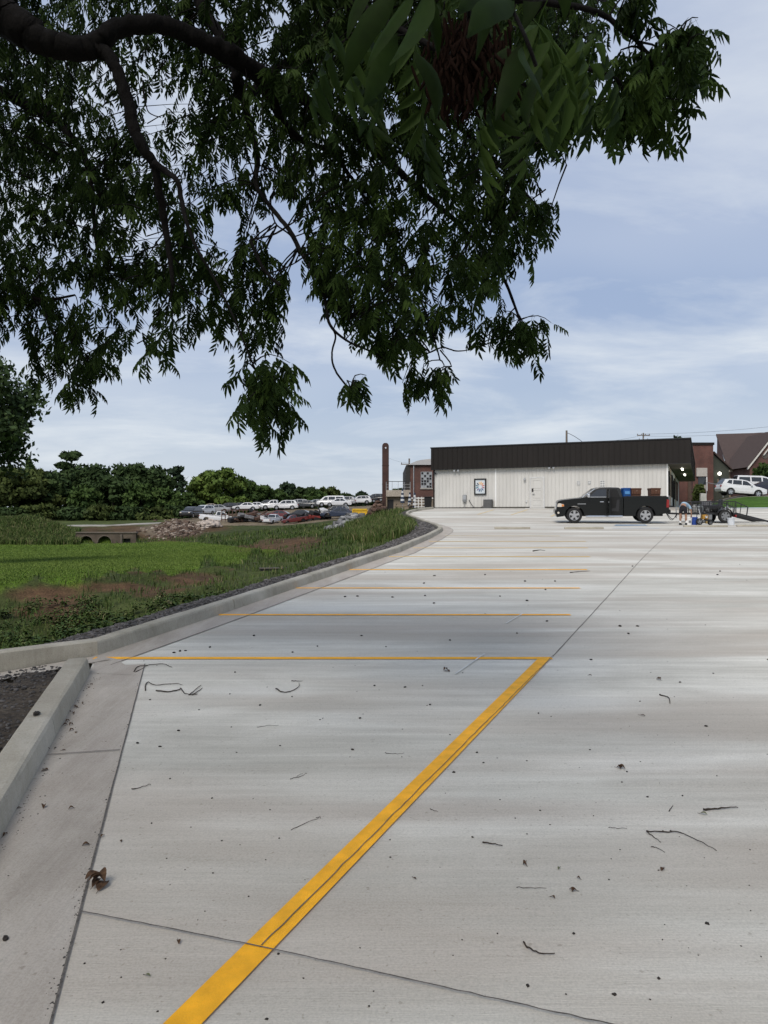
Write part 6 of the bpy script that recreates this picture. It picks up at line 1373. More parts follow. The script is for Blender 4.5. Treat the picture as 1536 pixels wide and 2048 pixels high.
ML = [(-160, -160), (620, -160), (640, 300), (600, 330), (565, 395), (505, 400), (500, 470), (535, 560), (555, 600), (555, 665), (540, 700), (480, 695), (450, 650), (400, 670), (350, 680), (296, 680), (268, 690), (235, 680), (215, 735), (165, 740), (145, 690), (110, 725), (55, 715), (-160, 680)]
MR = [(600, -160), (1240, -160), (1220, 40), (1200, 110), (1150, 215), (1120, 235), (1075, 290), (1070, 340), (1040, 375), (1060, 405), (1110, 415), (1128, 445), (1110, 472), (1075, 505), (1030, 520), (990, 545), (1005, 600), (1050, 625), (1090, 655), (1075, 705), (1030, 710), (1000, 680), (960, 640), (900, 650), (870, 680), (815, 690), (790, 740), (745, 705), (705, 668), (660, 610), (610, 490), (615, 420), (580, 380)]
CH1 = [(480, 765), (505, 738), (552, 730), (565, 770), (580, 835), (565, 875), (535, 885), (508, 850), (485, 805)]
CH4 = [(1210, 235), (1235, 155), (1285, 100), (1330, 88), (1365, 72), (1405, 45), (1400, 100), (1408, 150), (1380, 205), (1335, 205), (1298, 250), (1265, 255), (1222, 280)]
def ellp(cx_, cy_, rx, ry): return [(cx_ + rx * math.cos(a), cy_ + ry * math.sin(a)) for a in np.linspace(0, 6.283, 14)[:-1]]
def shrink(q, k): c_ = np.array(q).mean(0); return [tuple(c_ + (np.array(a) - c_) * k) for a in q]
def lift(q): return [(x - (8 if x > 1000 else 0), y - (20 if y > 330 else 0)) for x, y in q]
ML = lift(ML); MR = lift(MR); CH1 = [(x, y - 36) for x, y in shrink(CH1, .74)]; CH4 = [(x, y - 22) for x, y in shrink(CH4, .95)]
HOLES = [(a, b, c + 11, d + 11) for a, b, c, d in HOLES]
ZONES = [(ML, 25.5, (5.2, 8.2), 1.0), (MR, 26.5, (4.8, 7.0), 1.0), (CH1, 20, (4.5, 4.9), .95), (ellp(714, 762, 18, 12), 17, (5.0, 5.2), .9), (ellp(858, 748, 42, 18), 20, (5.5, 6.0), .95), (CH4, 27, (3.3, 3.8), .9), (ellp(155, 772, 26, 8), 15, (6.5, 6.9), .95), (ellp(190, 725, 20, 14), 17, (6.5, 7), .95), (ellp(78, 718, 26, 14), 20, (6.8, 7.1), .95), (ellp(1262, 8, 18, 16), 22, (3.5, 3.7), .9), (ellp(1125, 205, 45, 32), 27, (3.6, 4.2), .95), (ellp(1042, 665, 34, 20), 20, (5.6, 6.1), .95), (ellp(1020, 60, 120, 80), 46, (3.6, 4.4), .95), (ellp(655, 570, 12, 20), 20, (5.2, 5.5), .9), (ellp(320, 690, 24, 8), 18, (5.5, 6), .9)]
VB, QB, TB = [], [], []; nv = 0; twigs = MB(); IND = []; CHUNK = 0
for poly, sp_, (d0, d1), sc in ZONES:
    pa = np.array(poly); x0, y0 = pa.min(0); x1, y1 = pa.max(0); tries = int((x1 - x0) * (y1 - y0) / (sp_ * sp_) * 6); pts = []
    grid = {}
    for _ in range(tries):
        x, y = random.uniform(x0, x1), random.uniform(y0, y1)
        if not inpoly([x], [y], poly)[0]: continue
        if any(((x - a) / c) ** 2 + ((y - b) / e_) ** 2 < 1 for a, b, c, e_ in HOLES): continue
        if (poly is ML or poly is MR) and random.random() > .18 + 1.15 * (.5 + .5 * math.sin(x * .031 + 1.9 * math.sin(y * .027)) * math.sin(y * .036 + 1.4 * math.sin(x * .022 + 1))): continue
        if poly is ML and y < 470 and random.random() < .22: continue
        k = (int(x / sp_), int(y / sp_)); ok = True
        for i in (-1, 0, 1):
            for j in (-1, 0, 1):
                for u, v_ in grid.get((k[0] + i, k[1] + j), ()): 
                    if (u - x) ** 2 + (v_ - y) ** 2 < (sp_ * .72) ** 2: ok = False
        if not ok: continue
        grid.setdefault(k, []).append((x, y)); pts.append((x, y))
    for x, y in pts:
        dep = random.uniform(d0, d1)
        if poly is ML and y > 500: dep = random.uniform(5.6, 7.2)
        if poly is ML: dep += .8 * sstep(420, 0, x)
        c = np.array(P(x, y, dep)); dd = np.linalg.norm(SKA - c, axis=1); b = SKA[dd.argmin()]; v_ = b - c; ln = dd.min()
        start = c + v_ * min(1, (.42 if random.random() < .5 else 1.1) / max(ln, .01)); 
        tip = c + (c - start) / max(np.linalg.norm(c - start), .01) * .10 + np.array([random.uniform(-.05, .05), random.uniform(-.1, .1), -.05])
        mid = (start + tip) / 2 + np.array([random.uniform(-.05, .05), random.uniform(-.05, .05), .05])
        tw = [start + (mid - start) * .5 + np.array([0, 0, .01]), mid, mid + (tip - mid) * .5 + np.array([0, 0, .01]), tip]
        tw = [start] + tw
        if ln < 1.6: twigs.tube([Vector(q) for q in tw], [.006, .005, .004, .003, .002], 4, caps=False)
        nl = random.randint(5, 7)
        for i in range(nl):
            t = .38 + .62 * i / (nl - 1); q = t * 4; j = min(3, int(q)); o = tw[j] + (tw[j + 1] - tw[j]) * (q - j)
            a_ = random.uniform(0, 6.283); pit = random.uniform(.15, 1.25)
            tv, tq = random.choice(TEMPL); s_ = .66 * sc * random.uniform(.75, 1.15); Rm = rotm(a_, pit, random.uniform(-.5, .5))
            px_, py_ = proj(*o)
            if dep < 4.9 and len(IND) < 300 and py_ > -10 and y > 0 and poly is not MR and poly is not ML: IND.append((o, Rm, s_, TEMPL.index((tv, tq)) if False else [k for k, z in enumerate(TEMPL) if z[0] is tv][0])); continue
            w3 = (tv * s_) @ Rm.T + o
            VB.append(w3); QB.append(tq + nv); nv += len(tv); TB.append(np.full(len(tv), np.clip(random.gauss(.45, .25), 0, 1)))
# unseen part of the crown, added overhead and behind to shade leaves and lot
for i in range(430):
    if i < 230: o = np.array([random.uniform(-6.5, 3.5), random.uniform(-5, 2.2), random.uniform(4.6, 7.2)])
    else:
        yy_ = random.uniform(2, 8.5); o = np.array([random.uniform(-.55 * yy_ - 2.5, .30 * yy_), yy_, EYE + .74 * yy_ + random.uniform(.5, 2.2)])
    for j in range(5):
        tv, tq = random.choice(TEMPL); s_ = random.uniform(1.1, 1.6); q = o + np.array([random.gauss(0, .22), random.gauss(0, .22), random.gauss(0, .12)])
        VB.append((tv * s_) @ rotm(random.uniform(0, 6.28), random.uniform(.1, 1.0), random.uniform(-.5, .5)).T + q); QB.append(tq + nv); nv += len(tv); TB.append(np.full(len(tv), random.uniform(.2, .8)))
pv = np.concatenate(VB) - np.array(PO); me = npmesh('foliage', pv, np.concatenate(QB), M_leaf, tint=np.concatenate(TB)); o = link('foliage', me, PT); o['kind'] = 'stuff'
o = twigs; o.v = [(x - PO.x, y - PO.y, z - PO.z) for x, y, z in o.v]; tm = npmesh('twigs', o.v, [f for f in o.f], M_bark); to = link('twigs', tm, PT); to['kind'] = 'stuff'
LM = [npmesh('compound_leaf', tv, tq, M_leaf, tint=np.full(len(tv), .35 + .08 * i)) for i, (tv, tq) in enumerate(TEMPL)]
for o3, Rm, s_, k in IND:
    ob = link('compound_leaf', LM[k], PT); M4 = Matrix([[*(Rm[i] * s_), o3[i] - PO[i]] for i in range(3)] + [[0, 0, 0, 1]]); ob.matrix_local = M4
# big leaflets hanging close to the lens
def big_leaf_mesh(seed, l=.16, w_=.040):
    g = np.random.default_rng(seed); V = []; Q = []; n = 9; cv = g.uniform(-.02, .03)
    for i in range(n + 1):
        t = i / n; ww = w_ / 2 * (math.sin(math.pi * t ** .72) ** .85) * (1 + .06 * math.sin(t * 40)) + .0006; x = cv * math.sin(t * 2.4); z = -l * t; y = .018 * math.sin(t * 2.5 + seed)
        V += [(x - ww, y + .25 * ww, z), (x, y - .0015, z), (x + ww, y + .25 * ww, z)]
        if i: k = 3 * i; Q += [(k - 3, k - 2, k + 1, k), (k - 2, k - 1, k + 2, k + 1)]
    return npmesh('leaf', V, Q, M_leafp, smooth=True)
BL_ = [big_leaf_mesh(s, l, w_) for s, l, w_ in ((1, .16, .042), (2, .14, .036), (3, .17, .045), (4, .13, .038))]
BIG = [(846, -40, 1.15, 10), (812, -30, 1.2, 22), (788, -20, 1.3, 32), (822, 112, 1.5, -14), (800, 60, 1.4, 25), (1000, -50, 1.3, 40), (1030, 0, 1.2, 38), (1062, -60, 1.3, 12), (1046, 78, 1.45, 20), (1058, 84, 1.4, 6), (1078, 132, 1.7, -8), (1090, -80, 1.5, -8), (960, -80, 1.4, 20), (740, -70, 1.5, 20), (1018, 90, 1.8, 25), (858, -20, 1.6, 14)]
for x, y, d, az_, pt_ in ((1110, -10, 1.9, 2.2, 1.0), (1150, 10, 2.1, .4, 1.1), (1180, 30, 2.2, 1.2, 1.2), (1090, 40, 2.0, -.6, 1.1), (1130, 60, 2.3, 2.8, 1.0), (1060, 20, 1.9, -1.0, .9), (1010, 30, 2.0, 2.4, 1.1), (780, -20, 1.9, 2.9, .9), (720, -10, 2.1, .3, 1.0), (690, 20, 2.2, 3.0, .9), (820, 40, 2.1, -.4, 1.2), (760, 70, 2.3, 2.4, 1.1), (1160, 90, 2.5, .1, 1.1), (1100, 120, 2.5, 2.9, 1.2), (1050, 150, 2.4, .6, 1.2), (990, 180, 2.5, 2.5, 1.1), (880, 170, 2.4, 2.8, 1.1), (1200, 60, 2.4, .2, 1.0)):
    ob = link('compound_leaf', LM[int(x) % 8], PT); ob.location = P(x, y, d) - PO; ob.rotation_euler = Matrix(rotm(az_, pt_, .2).tolist()).to_euler(); ob.scale = (1.05,) * 3
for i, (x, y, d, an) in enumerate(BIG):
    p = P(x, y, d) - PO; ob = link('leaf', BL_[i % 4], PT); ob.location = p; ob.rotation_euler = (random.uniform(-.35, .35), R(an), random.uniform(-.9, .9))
limb([(700, -90, 1.45, 9), (850, -55, 1.25, 8), (960, -35, 1.22, 8), (1060, -5, 1.22, 7), (1140, -15, 1.35, 6), (1210, 0, 1.5, 4)], 'near_twig', 7, 0)
limb([(1000, -25, 1.22, 4), (1035, 40, 1.2, 3), (1055, 85, 1.18, 2.5), (1072, 132, 1.2, 2)], 'near_twig', 6, 0)
ck = MB()
for i in range(420):
    u, v_ = random.gauss(0, 1), random.gauss(0, 1); x, y = 935 + u * 34 - v_ * 6, 110 + v_ * 40; d = 1.9 + random.uniform(-.15, .15)
    if y < 10 or y > 225: continue
    p = P(x, y, d) - PO; pts = [p]
    dr_ = Vector((random.uniform(-.4, .4), random.uniform(-.3, .3), -1)).normalized()
    for s in range(3): pts.append(pts[-1] + dr_ * random.uniform(.012, .022) + Vector((random.uniform(-.007, .007), random.uniform(-.007, .007), 0)))
    ck.tube(pts, [.003, .005, .0045, .002], 4, caps=False)
o = link('dried_catkins', npmesh('dried_catkins', ck.v, ck.f, M_catkin), PT); o['kind'] = 'stuff'
limb([(940, -40, 1.7, 5), (938, 30, 1.85, 4), (935, 110, 1.9, 3), (932, 180, 1.9, 2)], 'near_twig', 6, 0)

# ================================================================== distant trees
def far_tree(px_, ytop, ybase, wpx, d, kind, hue, label, nleaf=2600, ls=None, name=None, cbase=.12, group='trees behind the field'):
    base = P(px_, ybase, d); base.z -= .8; H = P(px_, ytop, d).z - base.z; Wd = wpx / F * d / 2
    r = E(name or {'pine': 'pine_tree', 'cone': 'conical_tree', 'bush': 'shrub'}.get(kind, 'broadleaf_tree'), label, 'shrub' if kind == 'bush' else 'tree', base, 0, group)
    g = np.random.default_rng(int(px_ * 7 + ytop)); ls = ls or .0030 * d
    tr_ = MB(); tr_.tube([(0, 0, 0), (.1, 0, H * .4), (0, .1, H * .85)], [H * .022 + .04, H * .016 + .02, .03], 8)
    for i in range(6):
        a = g.uniform(0, 6.28); z = H * g.uniform(.25, .65); tr_.tube([(0, 0, z), (math.cos(a) * Wd * .4, math.sin(a) * Wd * .4, z + H * .10), (math.cos(a) * Wd * .75, math.sin(a) * Wd * .75, z + H * .2)], [H * .010 + .02, H * .006 + .01, .015], 5)
    tr_.build('trunk', M_bark, r)
    lob = []
    if kind == 'cone':
        for i in range(26):
            t = g.uniform(0, 1); a = g.uniform(0, 6.28); rr = Wd * (1 - t) * .75; lob.append((rr * math.cos(a), rr * math.sin(a), H * (cbase + (1 - cbase) * t * .96), Wd * (.42 * (1 - t) + .12), H * .09))
    elif kind == 'pine':
        for i in range(15):
            t = .35 + .65 * g.uniform(0, 1); a = g.uniform(0, 6.28); rr = Wd * g.uniform(.15, .75) * (1.15 - t * .7); lob.append((rr * math.cos(a), rr * math.sin(a), H * (t * .95), Wd * g.uniform(.22, .38), H * .045))
    else:
        for i in range(46):
            a = g.uniform(0, 6.28); t = g.uniform(0, 1) ** .85; prof_ = math.sin(math.pi * (.20 + .66 * t)) ; rr = Wd * prof_ * math.sqrt(g.uniform(.05, .85)); lob.append((rr * math.cos(a), rr * math.sin(a), H * (cbase + (.90 - cbase) * t), Wd * g.uniform(.18, .36), H * g.uniform(.07, .13)))
    lob = np.array(lob); k = g.integers(0, len(lob), nleaf); c = lob[k]
    dv = g.normal(0, 1, (nleaf, 3)); dv /= np.linalg.norm(dv, axis=1)[:, None]; rad_ = (g.uniform(.05, 1.15, nleaf) ** .6)[:, None]
    pos = c[:, :3] + dv * rad_ * np.stack([c[:, 3], c[:, 3], c[:, 4]], 1); pos[:, 2] = np.clip(pos[:, 2], .1, None)
    u = g.normal(0, 1, (nleaf, 3)); u /= np.linalg.norm(u, axis=1)[:, None]; w2 = np.cross(u, dv + g.normal(0, .5, (nleaf, 3))); w2 /= np.linalg.norm(w2, axis=1)[:, None]
    s = ls * g.uniform(.5, 1.4, (nleaf, 1))
    V = np.stack([pos - u * s, pos - w2 * s * .55 + u * s * .1, pos + u * s, pos + w2 * s * .55 - u * s * .15], 1).reshape(-1, 3)
    tn = np.clip(.42 + g.normal(0, .14, len(lob))[k] + g.normal(0, .12, nleaf) + .0 * pos[:, 2], 0, 1)
    o = link('crown', npmesh('crown', V, np.arange(nleaf * 4).reshape(-1, 4), hue, tint=np.repeat(tn, 4)), r); return r
H1 = mat('foliage_dark_green', (.03, .05, .015), .8, tint=[(.019, .034, .012), (.036, .060, .020), (.060, .090, .030)], spec=.12)
H2 = mat('foliage_mid_green', (.05, .08, .02), .8, tint=[(.025, .047, .014), (.050, .084, .022), (.085, .125, .036)], spec=.12)
H3 = mat('foliage_olive', (.07, .08, .02), .8, tint=[(.031, .044, .014), (.060, .080, .022), (.098, .120, .036)], spec=.12)
H4 = mat('foliage_pine', (.02, .04, .02), .8, tint=[(.018, .032, .018), (.034, .056, .028), (.058, .085, .042)], spec=.12)
H5 = mat('foliage_bright', (.07, .1, .02), .8, tint=[(.055, .090, .018), (.10, .15, .032), (.155, .205, .055)], spec=.12)
TREES = [(-40, 925, 1034, 150, 128, 'round', H3, 'olive broadleaf tree at the far left of the tree line', 4200), (40, 932, 1034, 140, 125, 'round', H3, 'olive green tree second from the left in the tree line', 4200), (57, 916, 1032, 62, 146, 'cone', H2, 'pointed green treetop rising behind the olive trees', 2600),
 (136, 902, 1033, 78, 142, 'pine', H1, 'tall open crowned tree with a spiky top in the tree line', 1900), (115, 940, 1034, 120, 130, 'round', H1, 'dark broadleaf tree below the open crowned tree', 3800), (190, 927, 1034, 130, 134, 'round', H1, 'dark rounded tree left of centre in the dense wood', 4000), (172, 965, 1034, 70, 122, 'round', H2, 'smaller green tree in front of the dark wood', 2200), (250, 924, 1034, 120, 138, 'round', H1, 'broad dark tree in the middle of the dense wood', 4000), (225, 950, 1034, 90, 126, 'round', H1, 'dark tree in front of the broad dark tree', 2600), (296, 926, 1034, 110, 138, 'round', H1, 'dark rounded tree at the right of the dense wood', 3800), (280, 962, 1034, 70, 124, 'round', H2, 'mid green tree at the foot of the dense wood', 2200),
 (352, 932, 1033, 66, 150, 'pine', H4, 'dark pine with flat tufted crown behind the wood', 1800), (330, 975, 1034, 66, 126, 'round', H2, 'green bushy tree below the pine', 2200), (375, 985, 1033, 60, 132, 'round', H2, 'low green tree left of the bright bushy tree', 1900), (405, 952, 1030, 70, 160, 'round', H2, 'green tree just left of the bright bushy tree', 2600), (440, 936, 1028, 122, 158, 'round', H5, 'bright green bushy tree behind the left part of the yard', 4400), (482, 952, 1026, 62, 164, 'round', H2, 'green tree right of the bright bushy tree', 2400), (520, 970, 1022, 66, 172, 'round', H2, 'low green tree behind the white saloons', 2200), (575, 965, 1018, 54, 185, 'round', H4, 'dark round tree behind the middle of the yard', 2200), (548, 978, 1020, 64, 178, 'round', H2, 'low tree left of the dark round tree', 2000), (610, 974, 1016, 66, 182, 'round', H1, 'dark low tree right of the dark round tree', 2200), (655, 973, 1013, 52, 186, 'round', H3, 'pale thin tree behind the white van', 1500), (632, 980, 1014, 50, 178, 'round', H2, 'low tree left of the pale thin tree', 1500), (690, 988, 1010, 50, 196, 'round', H1, 'low dark tree right of the white van', 1500), (724, 984, 1008, 30, 196, 'round', H4, 'small dark round tree near the right end of the yard', 1300), (750, 993, 1006, 40, 205, 'round', H1, 'low bushes beside the brick chimney', 900), (800, 976, 1010, 46, 150, 'round', H1, 'dark tree seen behind the deck railing', 1400)]
for a in TREES: far_tree(*a[:8], nleaf=int(a[8] * 2))
for i, (px_, w_, d, h) in enumerate(((10, 120, 120, 1012), (85, 90, 119, 1008), (150, 80, 119, 1012), (205, 90, 119, 1010), (260, 80, 119, 1012), (310, 70, 119, 1014), (350, 60, 121, 1012))): far_tree(px_, h, 1036, w_, d, 'bush', H3 if i % 2 else H1, ['leafy undergrowth at the far left below the olive trees', 'undergrowth below the pointed treetop', 'undergrowth below the open crowned tree', 'undergrowth at the centre of the dense wood', 'undergrowth at the right of the dense wood', 'undergrowth below the pine', 'undergrowth left of the green car'][i], 1500, group='undergrowth along the wood', cbase=.0)
# tree at the left edge
far_tree(-78, 668, 1100, 290, 30, 'round', mat('foliage_edge_tree', (.03, .05, .02), .7, tint=[(.018, .034, .012), (.036, .062, .018), (.062, .096, .028)], spec=.2), 'leafy tree standing at the left edge between wood and branches', 16000, ls=.12, name='edge_tree', cbase=.38, group=None)
# shrub by the church and treetop behind the fascia
far_tree(1530, 925, 985, 50, 90, 'round', H2, 'green shrub against the church at the right edge', 2200, name='church_shrub', cbase=.05, group=None)
far_tree(1358, 866, 985, 34, 150, 'round', H4, 'dark treetop peeping over the right end of the fascia', 900, name='treetop', group=None)
far_tree(1398, 968, 995, 26, 86, 'bush', H3, 'dry shrub below the brick hall window', 900, name='dry_shrub', cbase=0, group=None)

# ================================================================== fallen twigs, leaves and husks on the lot
def twig(pts, rad0, label, m_=M_twig, cat='twig', forks=()):
    rad_ = rad0 * .72; c = L(*pts[0]); r = E('fallen_twig', label, cat, c)
    def run(ps, r0, nm):
        q = [L(*a) - c for a in ps]; q = cr([(a.x, a.y, a.z) for a in q], 4); w3 = [Vector(a) + Vector((0, 0, r0 * .9 + abs(random.gauss(0, .004)))) for a in q]
        MB().tube(w3, [r0 * random.uniform(.8, 1.15) * (1 - .65 * i / len(w3)) for i in range(len(w3))], 6).build(nm, m_, r)
    run(pts, rad_, 'stem')
    for f in forks: run(f, rad_ * .75, 'side_shoot')
G = 'twigs blown onto the lot'
twig([(1293, 1665), (1330, 1666), (1360, 1667), (1395, 1683), (1433, 1703)], .0055, 'long bent twig with a forked start on the right foreground', forks=[[(1293, 1665), (1308, 1676), (1322, 1687)]])
twig([(1047, 1887), (1058, 1900), (1078, 1909), (1110, 1911)], .006, 'curved dark twig alone in the lower right foreground')
twig([(1407, 1622), (1430, 1620), (1455, 1619), (1476, 1617)], .009, 'thick reddish stick at the right edge of the lot')
twig([(268, 1345), (276, 1335), (300, 1332), (325, 1329), (344, 1336)], .008, 'thin twig beside the end of the gutter joint', forks=[[(270, 1346), (285, 1338), (296, 1332)]])
twig([(291, 1383), (291, 1372), (297, 1366), (312, 1372), (345, 1369), (365, 1371)], .008, 'long wavy twig left of the forked branch on the lot')
twig([(312, 1383), (335, 1385), (356, 1382), (362, 1379), (368, 1388), (380, 1391), (395, 1390)], .010, 'forked branch with side shoots lying past the gutter', forks=[[(378, 1391), (390, 1382), (402, 1371)], [(385, 1391), (396, 1384), (405, 1377)]])
twig([(552, 1379), (566, 1386), (580, 1384), (597, 1376), (598, 1367)], .008, 'hooked twig with a straight top left of centre', forks=[[(583, 1363), (594, 1363), (605, 1363)]])
twig([(582, 1661), (610, 1648), (640, 1637)], .003, 'thin straight stalk left of the yellow stripe', forks=[[(632, 1637), (638, 1635), (642, 1638)]])
twig([(263, 1580), (280, 1577), (302, 1571)], .005, 'short curved twig near the gutter')
twig([(965, 1687), (985, 1690), (1005, 1694)], .006, 'short knobbly twig right of the yellow stripe')
twig([(1319, 1391), (1334, 1395), (1339, 1400), (1340, 1409)], .009, 'small hooked twig far right of the stripe end')
twig([(1033, 1777), (1062, 1778), (1093, 1777)], .0025, 'straight thin leaf stalk in the lower middle')
twig([(1217, 1656), (1235, 1658), (1254, 1659)], .0028, 'thin stalk left of the long bent twig')
twig([(1302, 1695), (1312, 1696), (1330, 1706)], .003, 'fine twig just below the long bent twig')
twig([(1338, 1624), (1343, 1617), (1346, 1613)], .004, 'stubby twig left of the thick reddish stick')
twig([(770, 1507), (790, 1509), (808, 1508)], .003, 'faint thin stalk beyond the stripe')
twig([(514, 1455), (535, 1453), (557, 1451)], .003, 'faint thin stalk left of centre')
twig([(580, 1559), (598, 1555), (614, 1548)], .003, 'thin stalk lying near the middle left', forks=[[(594, 1554), (600, 1550), (606, 1549)]])
twig([(860, 1620), (868, 1622), (876, 1625)], .003, 'tiny stalk on the yellow stripe side')
twig([(1140, 1146), (1160, 1144), (1180, 1143)], .012, 'far twig across the middle of the lot')
twig([(1066, 1103), (1078, 1101), (1090, 1102)], .02, 'far dark stick near the faded stripes')
def curl(px_, py_, size, m_, label, group=None, name='fallen_leaf', cat='leaf', n=1):
    p = L(px_, py_); r = E(name, label, cat, p, random.uniform(0, 6.28), group)
    for k in range(n):
        mb = MB(); l = size * random.uniform(.8, 1.2); w_ = l * random.uniform(.28, .42); bend = random.uniform(.4, 1.3); N_ = 6; vs = []
        for i in range(N_ + 1):
            t = i / N_; ww = w_ * math.sin(math.pi * (t * .9 + .05)) ; z = .004 + l * .28 * bend * abs(math.sin(math.pi * t)) * (.6 + .4 * t); x = (t - .5) * l * (1 - .15 * bend)
            vs += [(x, -ww * .7, z + ww * .5 * bend), (x, 0, z), (x, ww * .7, z + ww * .45 * bend)]
        fs = []
        for i in range(N_): a = 3 * i; fs += [(a, a + 1, a + 4, a + 3), (a + 1, a + 2, a + 5, a + 4)]
        an = random.uniform(0, 6.28); off = (random.uniform(-.4, .4) * size, random.uniform(-.4, .4) * size) if n > 1 else (0, 0)
        vs = [(x * math.cos(an) - y * math.sin(an) + off[0], x * math.sin(an) + y * math.cos(an) + off[1], max(.002, z) + .01 * k * size * 10) for x, y, z in vs]
        mb.add(vs, fs).build('blade', m_, r)
        MB().tube([Vector(vs[1]), Vector(vs[1]) + Vector((-.25 * l * math.cos(an), -.25 * l * math.sin(an), -.0)), ], .0012, 4).build('stalk', M_twig, r)
    return r
def husk(px_, py_, size, label, group=None):
    p = L(px_, py_); r = MB(); N_ = 8; 
    r.lathe([(size * .15, 0), (size * .42, size * .08), (size * .5, size * .25), (size * .38, size * .42), (size * .1, size * .48)], (0, 0, 0), N_)
    r.v = [(x * 1.35 + random.gauss(0, size * .03), y * .85 + random.gauss(0, size * .03), max(0, z + random.gauss(0, size * .03))) for x, y, z in r.v]
    o = r.build('nut_husk', M_nut, None, loc=p); o.rotation_euler = (0, 0, random.uniform(0, 6.28)); tag(o, label, 'husk', group); return o
curl(192, 1770, .085, M_dead, 'crumpled brown dead leaf cluster on the gutter joint', n=6)
curl(1243, 1538, .06, M_dead, 'curled dark leaf right of the yellow stripe', n=2)
curl(1325, 1740, .05, M_dead, 'arched brown leaf scrap in the right foreground')
curl(1146, 1782, .035, M_dead, 'ragged dark leaf scrap in the lower right', n=2)
curl(1407, 1630, .04, M_gleaf, 'pale green leaf beside the thick reddish stick')
curl(1118, 1738, .032, M_gleaf, 'small olive leaf in the lower right')
curl(295, 1953, .032, M_gleaf, 'flat olive brown leaf left of the stripe in the foreground')
curl(357, 1886, .034, M_dead, 'curled dark leaf above the cross joint')
curl(520, 1900, .02, M_dead, 'tiny dark leaf on the stripe where the joints cross')
curl(829, 1758, .032, M_dead, 'dark leaf sliver right of the stripe in the foreground')
curl(1052, 1730, .032, M_dead, 'dark oval leaf in the lower middle', n=2)
curl(1106, 1797, .022, M_dead, 'small dark chip below the ragged scrap')
curl(1157, 1759, .02, M_dead, 'small pointed chip above the ragged scrap')
curl(895, 1343, .07, M_dead, 'dark leaf scrap by the chalk mark', n=2)
curl(1320, 1360, .05, M_dead, 'dark curled scrap above the small hooked twig', n=2)
curl(1180, 1352, .05, M_dead, 'flat dark scrap right of the stripe corner')
curl(1285, 1432, .05, M_dead, 'dark oblong scrap right of centre')
curl(172, 1692, .04, M_dead, 'thin curved husk piece in the gutter'); curl(205, 1674, .03, M_dead, 'thin curved husk piece right of the gutter joint'); curl(242, 1683, .03, M_dead, 'small dark leaf right of the crumpled cluster')
curl(10, 1672, .045, M_dead, 'dead leaf against the near kerb at the left edge'); curl(38, 1618, .03, M_dead, 'brown leaf at the foot of the near kerb')
curl(95, 1500, .045, M_dead, 'bent brown stalk leaf by the kerb joint'); curl(92, 1542, .05, M_dead, 'reddish brown leaf on the near gutter', n=2)
curl(127, 1502, .035, M_dead, 'brown leaf beside the bent stalk leaf')
gl = 'small dead leaves in the near gutter'
for x, y in ((183, 1370), (178, 1376), (165, 1408), (152, 1416), (150, 1412), (140, 1424), (147, 1428), (135, 1444), (130, 1452), (142, 1451), (143, 1462), (152, 1466), (88, 1616), (143, 1619)): curl(x, y, .04, M_dead, 'small dead leaf scattered in the near gutter', gl)
husk(73, 1472, .06, 'dark round husk on top of the near kerb').location.z += .155
husk(11, 1880, .03, 'dark round husk at the lower left edge')
gh = 'small dark husks scattered on the lot'
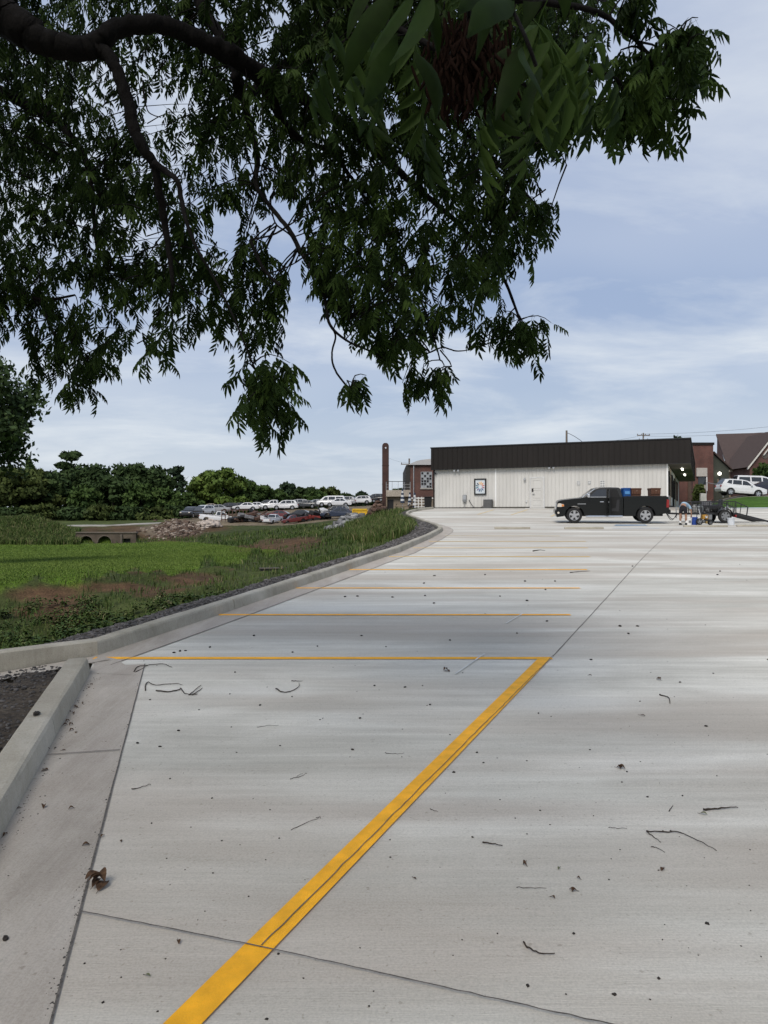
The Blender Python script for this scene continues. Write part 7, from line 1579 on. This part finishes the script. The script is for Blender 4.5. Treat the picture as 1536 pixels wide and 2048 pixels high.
HK = [(860, 1410, .05), (357, 1462, .05), (320, 1494, .045), (275, 1487, .05), (303, 1647, .025), (340, 1558, .03), (705, 1500, .05), (720, 1437, .05), (749, 1372, .05), (810, 1375, .05), (845, 1372, .04), (520, 1411, .05), (424, 1597, .03), (747, 1983, .014), (1187, 1632, .02), (945, 1675, .03), (967, 1526, .03), (1077, 1427, .04), (1412, 1453, .05), (1325, 1880, .016), (1365, 1592, .03), (560, 1492, .03), (640, 1440, .03), (470, 1345, .05), (585, 1305, .06), (420, 1295, .07), (360, 1303, .08), (348, 1306, .07), (371, 1302, .06), (635, 1293, .06), (723, 1272, .06), (508, 1272, .08), (772, 1294, .05), (900, 1281, .06), (1034, 1267, .06), (850, 1192, .09), (690, 1194, .1), (715, 1193, .09), (785, 1195, .09), (868, 1207, .09), (1054, 1202, .1), (1091, 1180, .1), (1000, 1193, .08), (848, 1167, .1), (970, 1150, .1), (1050, 1163, .1), (1110, 1163, .1), (1240, 1253, .1), (1275, 1253, .08), (1257, 1268, .08), (1094, 1243, .08), (1435, 1150, .1), (1440, 1143, .1), (1265, 1133, .1), (1182, 1320, .06), (1360, 1365, .05), (584, 1394, .04), (300, 1400, .04), (398, 1420, .03), (1536, 1320, .06), (1500, 1700, .02), (830, 1600, .02), (780, 1680, .02), (610, 1760, .014), (340, 1770, .014), (480, 1690, .016), (540, 1620, .02), (1180, 1500, .03), (1000, 1600, .02), (1100, 1650, .02), (1240, 1700, .02), (900, 1470, .03)]
for x, y, s in HK: husk(x, y, s * .42, 'small dark husk lying on the concrete', gh)
# crumbs too small to pick apart
n = 180; py_ = 1100 + 940 * rng.uniform(0, 1, n) ** 1.3; px_ = rng.uniform(120, 1536, n); pts = [L(a, b) for a, b in zip(px_, py_)]; X = np.array([p.x for p in pts]); Y = np.array([p.y for p in pts]); k = X > Xb(Y) + .05; X, Y = X[k], Y[k]
stones('leaf_crumbs', X, Y, lot(Y), .005 + .0006 * Y, M_nut, 'tiny dark crumbs of leaf litter on the lot', cat='litter')

n = 170; py_ = rng.uniform(1360, 2040, n); pts = [L(268 + (100 - 268) * (b - 1350) / 698 + 0, b) for b in py_]
jy = np.array([p.y for p in pts]); ja = goN[0]; jb = goN[-1]; jx = ja.x + (jb.x - ja.x) * (jy - ja.y) / (jb.y - ja.y) - np.abs(rng.normal(0, .022, n)) + .006
stones('joint_grit', jx, jy, lot(jy) + .004, .0045, M_gravel, 'dark grit caught along the near gutter joint', tn=rng.uniform(0, .5, n), cat='grit')
n = 150; jy = rng.uniform(3.2, near1.y, n); jx = Xb(jy) + .02 + np.abs(rng.normal(0, .05, n)); stones('gutter_grit', jx, jy, lot(jy) + .004, .005, M_gravel, 'dark grit gathered at the foot of the near kerb', tn=rng.uniform(0, .6, n), cat='grit')
